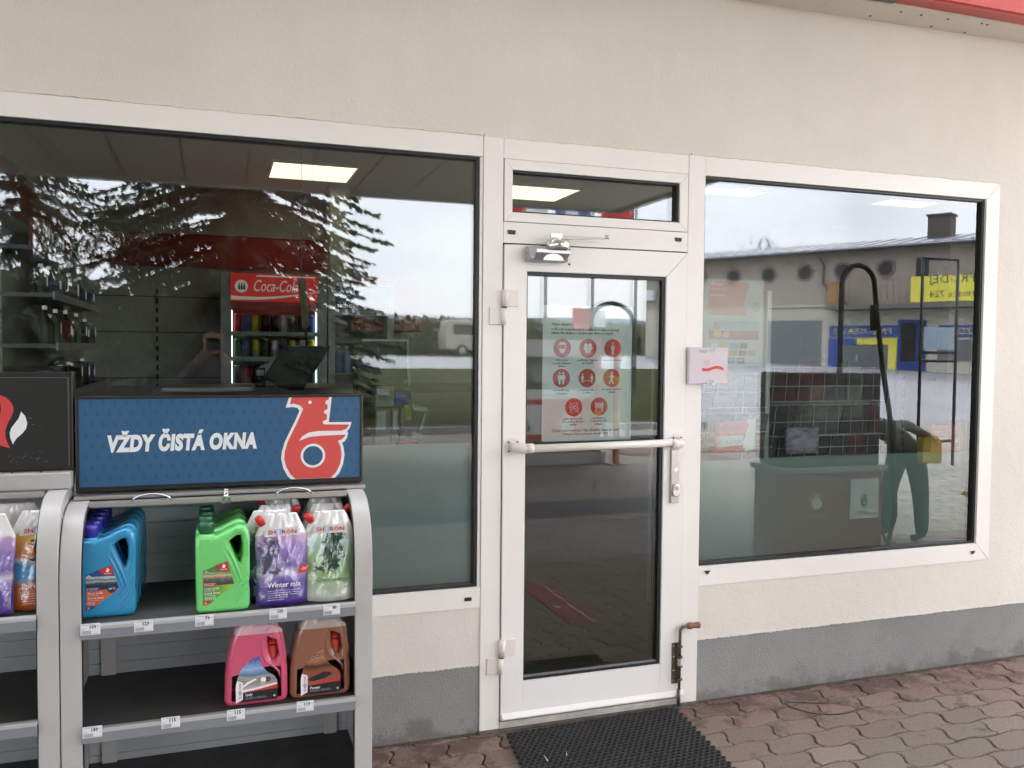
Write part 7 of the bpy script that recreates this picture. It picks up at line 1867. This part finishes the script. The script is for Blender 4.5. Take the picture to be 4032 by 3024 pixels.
for zi, z in enumerate(zs):
    for i in range(13):
        cn, c = rr.choice(pc); k_ = ('p' if rr.random() < .55 else 'f') + cn
        if k_ not in gp: gp[k_] = (pack if k_[0] == 'p' else flask)(cn, c); o = gp[k_]
        else: o = copy_tree(gp[k_])
        o.location = (-.775 - (z - 1.3) * .05 + rr.uniform(-.02, .02), 1.24 + i * .13, z + .0005); o.scale = (1, 1, rr.uniform(.75, 1.1))
        o['label'] = '%s %s on the %s shelf at the far left' % (cn, 'pack' if k_[0] == 'p' else 'flask', ('lowest', 'second lowest', 'second highest', 'highest')[zi])

# newspaper racks in the right window
M_wire = mat('white_wire', (.62, .63, .60), .4)
def paper_mat(name, c, sc):
    m = bpy.data.materials.new(name); m.use_nodes = True; n = m.node_tree; b = n.nodes['Principled BSDF']; b.inputs['Roughness'].default_value = .7
    N_ = n.nodes.new; K = n.links.new
    t = N_('ShaderNodeTexCoord'); mp = N_('ShaderNodeMapping'); mp.inputs['Scale'].default_value = (sc * .35, 1, sc); mp.inputs['Rotation'].default_value = (0, radians(8), 0)
    z = N_('ShaderNodeTexNoise'); z.inputs['Scale'].default_value = 3.5; z.inputs['Detail'].default_value = 5; z.inputs['Roughness'].default_value = .75
    K(t.outputs['Object'], mp.inputs[0]); K(mp.outputs[0], z.inputs['Vector'])
    r = N_('ShaderNodeValToRGB'); e0, e1 = r.color_ramp.elements; e0.position = .40; e1.position = .58; e0.color = (*[q * .35 for q in c], 1); e1.color = (*[min(1, q * 1.3) for q in c], 1)
    K(z.outputs['Fac'], r.inputs[0]); K(r.outputs[0], b.inputs['Base Color']); return m
PM = [paper_mat('newsprint grey', (.085, .085, .08), 8), paper_mat('newsprint pale', (.20, .195, .19), 9), paper_mat('magazine dark', (.022, .028, .03), 4), paper_mat('magazine green', (.035, .06, .05), 4), paper_mat('magazine red', (.10, .015, .015), 4), paper_mat('newsprint lilac', (.34, .31, .38), 7)]
def rack(x0, x1, y, ztop, tiers, label, papers, seed):
    t = thing('newspaper_rack', ((x0 + x1) / 2, y + .2, 0), label, 'newspaper rack', 'newspaper racks in the right window')
    b = MB()
    for x in (x0, x1): b.cyl((x, y + .30, .3), (x, y + .30, ztop), .008, 8)
    b.build('frame', M_wire, t)
    for (z0, z1, y0) in tiers:
        b = MB()
        for z, yy in ((z0, y0 - .02), (z0 + (z1 - z0) * .45, y0 + .01), (z1, y0 + .05)): b.cyl((x0, yy, z), (x1, yy, z), .0028, 6)
        n = int((x1 - x0) / .075)
        for i in range(n + 1):
            x = x0 + (x1 - x0) * i / n; b.tube([(x - .0, y0 - .02, z0), (x + .065, y0 + .05, z1)], .0014, 4)
        b.build('wire_basket', M_wire, t)
    r = random.Random(seed)
    for ti, (z0, z1, y0) in enumerate(tiers):
        x = x0 + .01; k = 0
        while x < x1 - .06:
            wd = r.uniform(.09, .19); wd = min(wd, x1 - x - .005); mi_ = r.choice(papers); hh = r.uniform(.8, 1.25) * (z1 - z0)
            b = MB(); th_ = r.uniform(.006, .016)
            b.add([(x, y0 + .015, z0 + .005), (x + wd, y0 + .015, z0 + .005), (x + wd + .07, y0 + .015 + hh * .32, z0 + hh), (x + .07, y0 + .015 + hh * .32, z0 + hh), (x, y0 + .015 + th_, z0 + .005), (x + wd, y0 + .015 + th_, z0 + .005), (x + wd + .07, y0 + .015 + hh * .32 + th_, z0 + hh), (x + .07, y0 + .015 + hh * .32 + th_, z0 + hh)], [(0, 1, 2, 3), (7, 6, 5, 4), (0, 4, 5, 1), (1, 5, 6, 2), (2, 6, 7, 3), (3, 7, 4, 0)])
            tag(b.build('newspaper', PM[mi_]), '%s, number %s from the left in tier %s of the %s rack' % (['grey newspaper', 'pale newspaper', 'dark magazine', 'green magazine', 'red magazine', 'lilac newspaper'][mi_], ['one', 'two', 'three', 'four', 'five', 'six', 'seven', 'eight', 'nine', 'ten'][k % 10], ['one', 'two', 'three'][ti], 'left' if x0 < 2.5 else 'right'), 'newspaper', 'papers in the newspaper racks', 'thing')
            x += wd + .008; k += 1
rack(2.74, 3.47, .33, 1.60, [(1.35, 1.53, .42), (1.17, 1.33, .40), (1.06, 1.17, .36)], 'wide white wire newspaper rack in the middle of the right window', [0, 2, 2, 3, 0, 4], 5)
rack(2.12, 2.66, .25, 1.55, [(1.33, 1.50, .34), (1.13, 1.30, .30)], 'narrow wire newspaper rack at the left of the right window', [1, 0, 1, 3], 8)
b = MB(); sp_ = thing('rack_post', (2.715, .42, 0), 'tall pale post between the two newspaper racks', 'post'); b.box(2.700, 2.728, .40, .43, .05, 1.93); b.build('post', mat('pale_post', (.56, .58, .54), .5), sp_, bevel=.003); b = MB(); b.box(2.67, 2.76, .36, .47, .013, .049); b.build('foot', mat('pale_post', (.56, .58, .54), .5), sp_)
wc = thing('magazine_counter', (3.05, .65, 0), 'pale counter box under the newspaper racks behind the frosted film', 'counter')
b = MB(); b.box(2.69, 3.45, .50, .95, .013, 1.03); b.build('cabinet', mat('pale_green_grey', (.34, .38, .36), .6), wc, bevel=.004); b = MB(); b.box(2.67, 3.47, .48, .97, 1.031, 1.05); b.build('top', mat('pale_post', (.56, .58, .54), .5), wc)
b = MB(); b.box(2.76, 2.96, .30, .315, 1.09, 1.225); tag(b.build('leaflet_sheet', PM[5]), 'lilac printed sheet leaning on the newspaper rack above the film', 'sheet', kind='thing')
up = thing('shelf_upright', (3.62, .5, 0), 'grey perforated metal shelf upright at the right of the newspaper rack', 'shelf upright')
b = MB(); b.box(3.53, 3.575, .45, .50, .013, 1.62); b.box(3.60, 3.655, .45, .50, .013, 1.50); b.build('column', mat('grey_steel_pale', (.22, .25, .25), .5, .2), up)
b = MB()
for i in range(14): b.box(3.640, 3.650, .446, .4495, 1.02 + i * .034, 1.04 + i * .034)
b.build('slot', M_black, up)
for i, z in enumerate((1.10, 1.30)):
    b = MB(); b.prism([(3.47, z), (3.53, z - .01), (3.53, z + .03), (3.47, z + .04)], .46, .49); b.build('bracket', mat('grey_steel_pale', (.22, .25, .25), .5, .2), up)
# dispenser close to the shop, its red foot mirrored behind the frosted film
wb = thing('fuel_dispenser', (4.36, -1.95, 0), 'near fuel dispenser with red foot and tall black hose arch, mirrored in the window', 'fuel pump', 'fuel pumps on the forecourt')
M_binr = mat('bin_red', (.30, .05, .045), .5); M_ddark = mat('dispenser_dark', (.04, .045, .05), .3)
b = MB(); b.box(3.86, 4.86, -2.25, -1.75, 0, .05); b.build('plinth', M_conc, wb, bevel=.01)
b = MB(); b.box(3.93, 4.80, -2.2, -1.8, .051, .72); b.build('lower_housing', M_binr, wb, bevel=.01)
b = MB(); b.box(3.90, 4.83, -2.22, -1.78, .721, .76); b.build('trim_band', M_alu, wb, bevel=.005)
b = MB(); b.box(3.95, 4.78, -2.18, -1.82, .761, 1.46); b.build('upper_housing', M_ddark, wb, bevel=.015)
b = MB(); b.box(4.12, 4.60, -1.8195, -1.812, 1.12, 1.36); dp = b.build('display', mat('lcd_grey', (.25, .28, .26), .2), wb)
for z_, s_ in ((1.27, '1024,00'), (1.15, '32,52')): text(s_, 4.55, z_, -1.8115, M_ink, dp, w=.30, plane='yx', res=1)
b = MB(); b.box(4.50, 4.76, -1.799, -1.795, .36, .66); pn = b.build('white_panel', M_priceb, wb); logo_small(4.63, .47, -1.7945, .07, M_ink, pn, 'yx'); text('ORLEN', 4.69, .39, -1.7945, M_ink, pn, w=.12, plane='yx', res=1)
logo_small(4.20, .47, -1.799, .09, M_priceb, wb, 'yx'); text('BENZINA', 4.29, .38, -1.799, M_priceb, wb, w=.18, plane='yx', res=1)
for dx in (0,):
    b = MB(); b.tube([(4.50, -1.95, 1.40), (4.50, -1.95, 2.12)] + [(4.655 - .155 * cos(a * pi / 8), -1.95, 2.12 + .16 * sin(a * pi / 8)) for a in range(1, 8)] + [(4.81, -1.95, 2.12), (4.82, -1.93, 1.9), (4.86, -1.9, 1.5), (4.90, -1.85, 1.1), (4.95, -1.85, .7), (4.98, -1.86, .35), (4.93, -1.88, .12), (4.86, -1.9, .30)], .020, 10); b.build('hose', M_black, wb)
b = MB(); b.tube([(4.81, -1.95, 1.98), (4.815, -1.95, 1.78)], [.034, .030], 10); b.build('hose_swivel', M_black, wb)
# hose trailing from the dispenser, mirrored at the right end of the left window
hb_ = MB(); hp = [(3.25, -6, 1.02), (3.02, -6, .62), (2.90, -6, .36), (2.87, -6, .22), (2.92, -6, .17), (3.15, -6, .24), (3.5, -6.4, .05), (3.8, -7.4, .04)]
hb_.tube([(3.5, -6.05, 1.5)] + hp, .03, 8); tag(hb_.build('trailing_hose', M_black), 'black fuel hose curving down to the forecourt, mirrored at the right of the left window', 'hose', kind='thing')
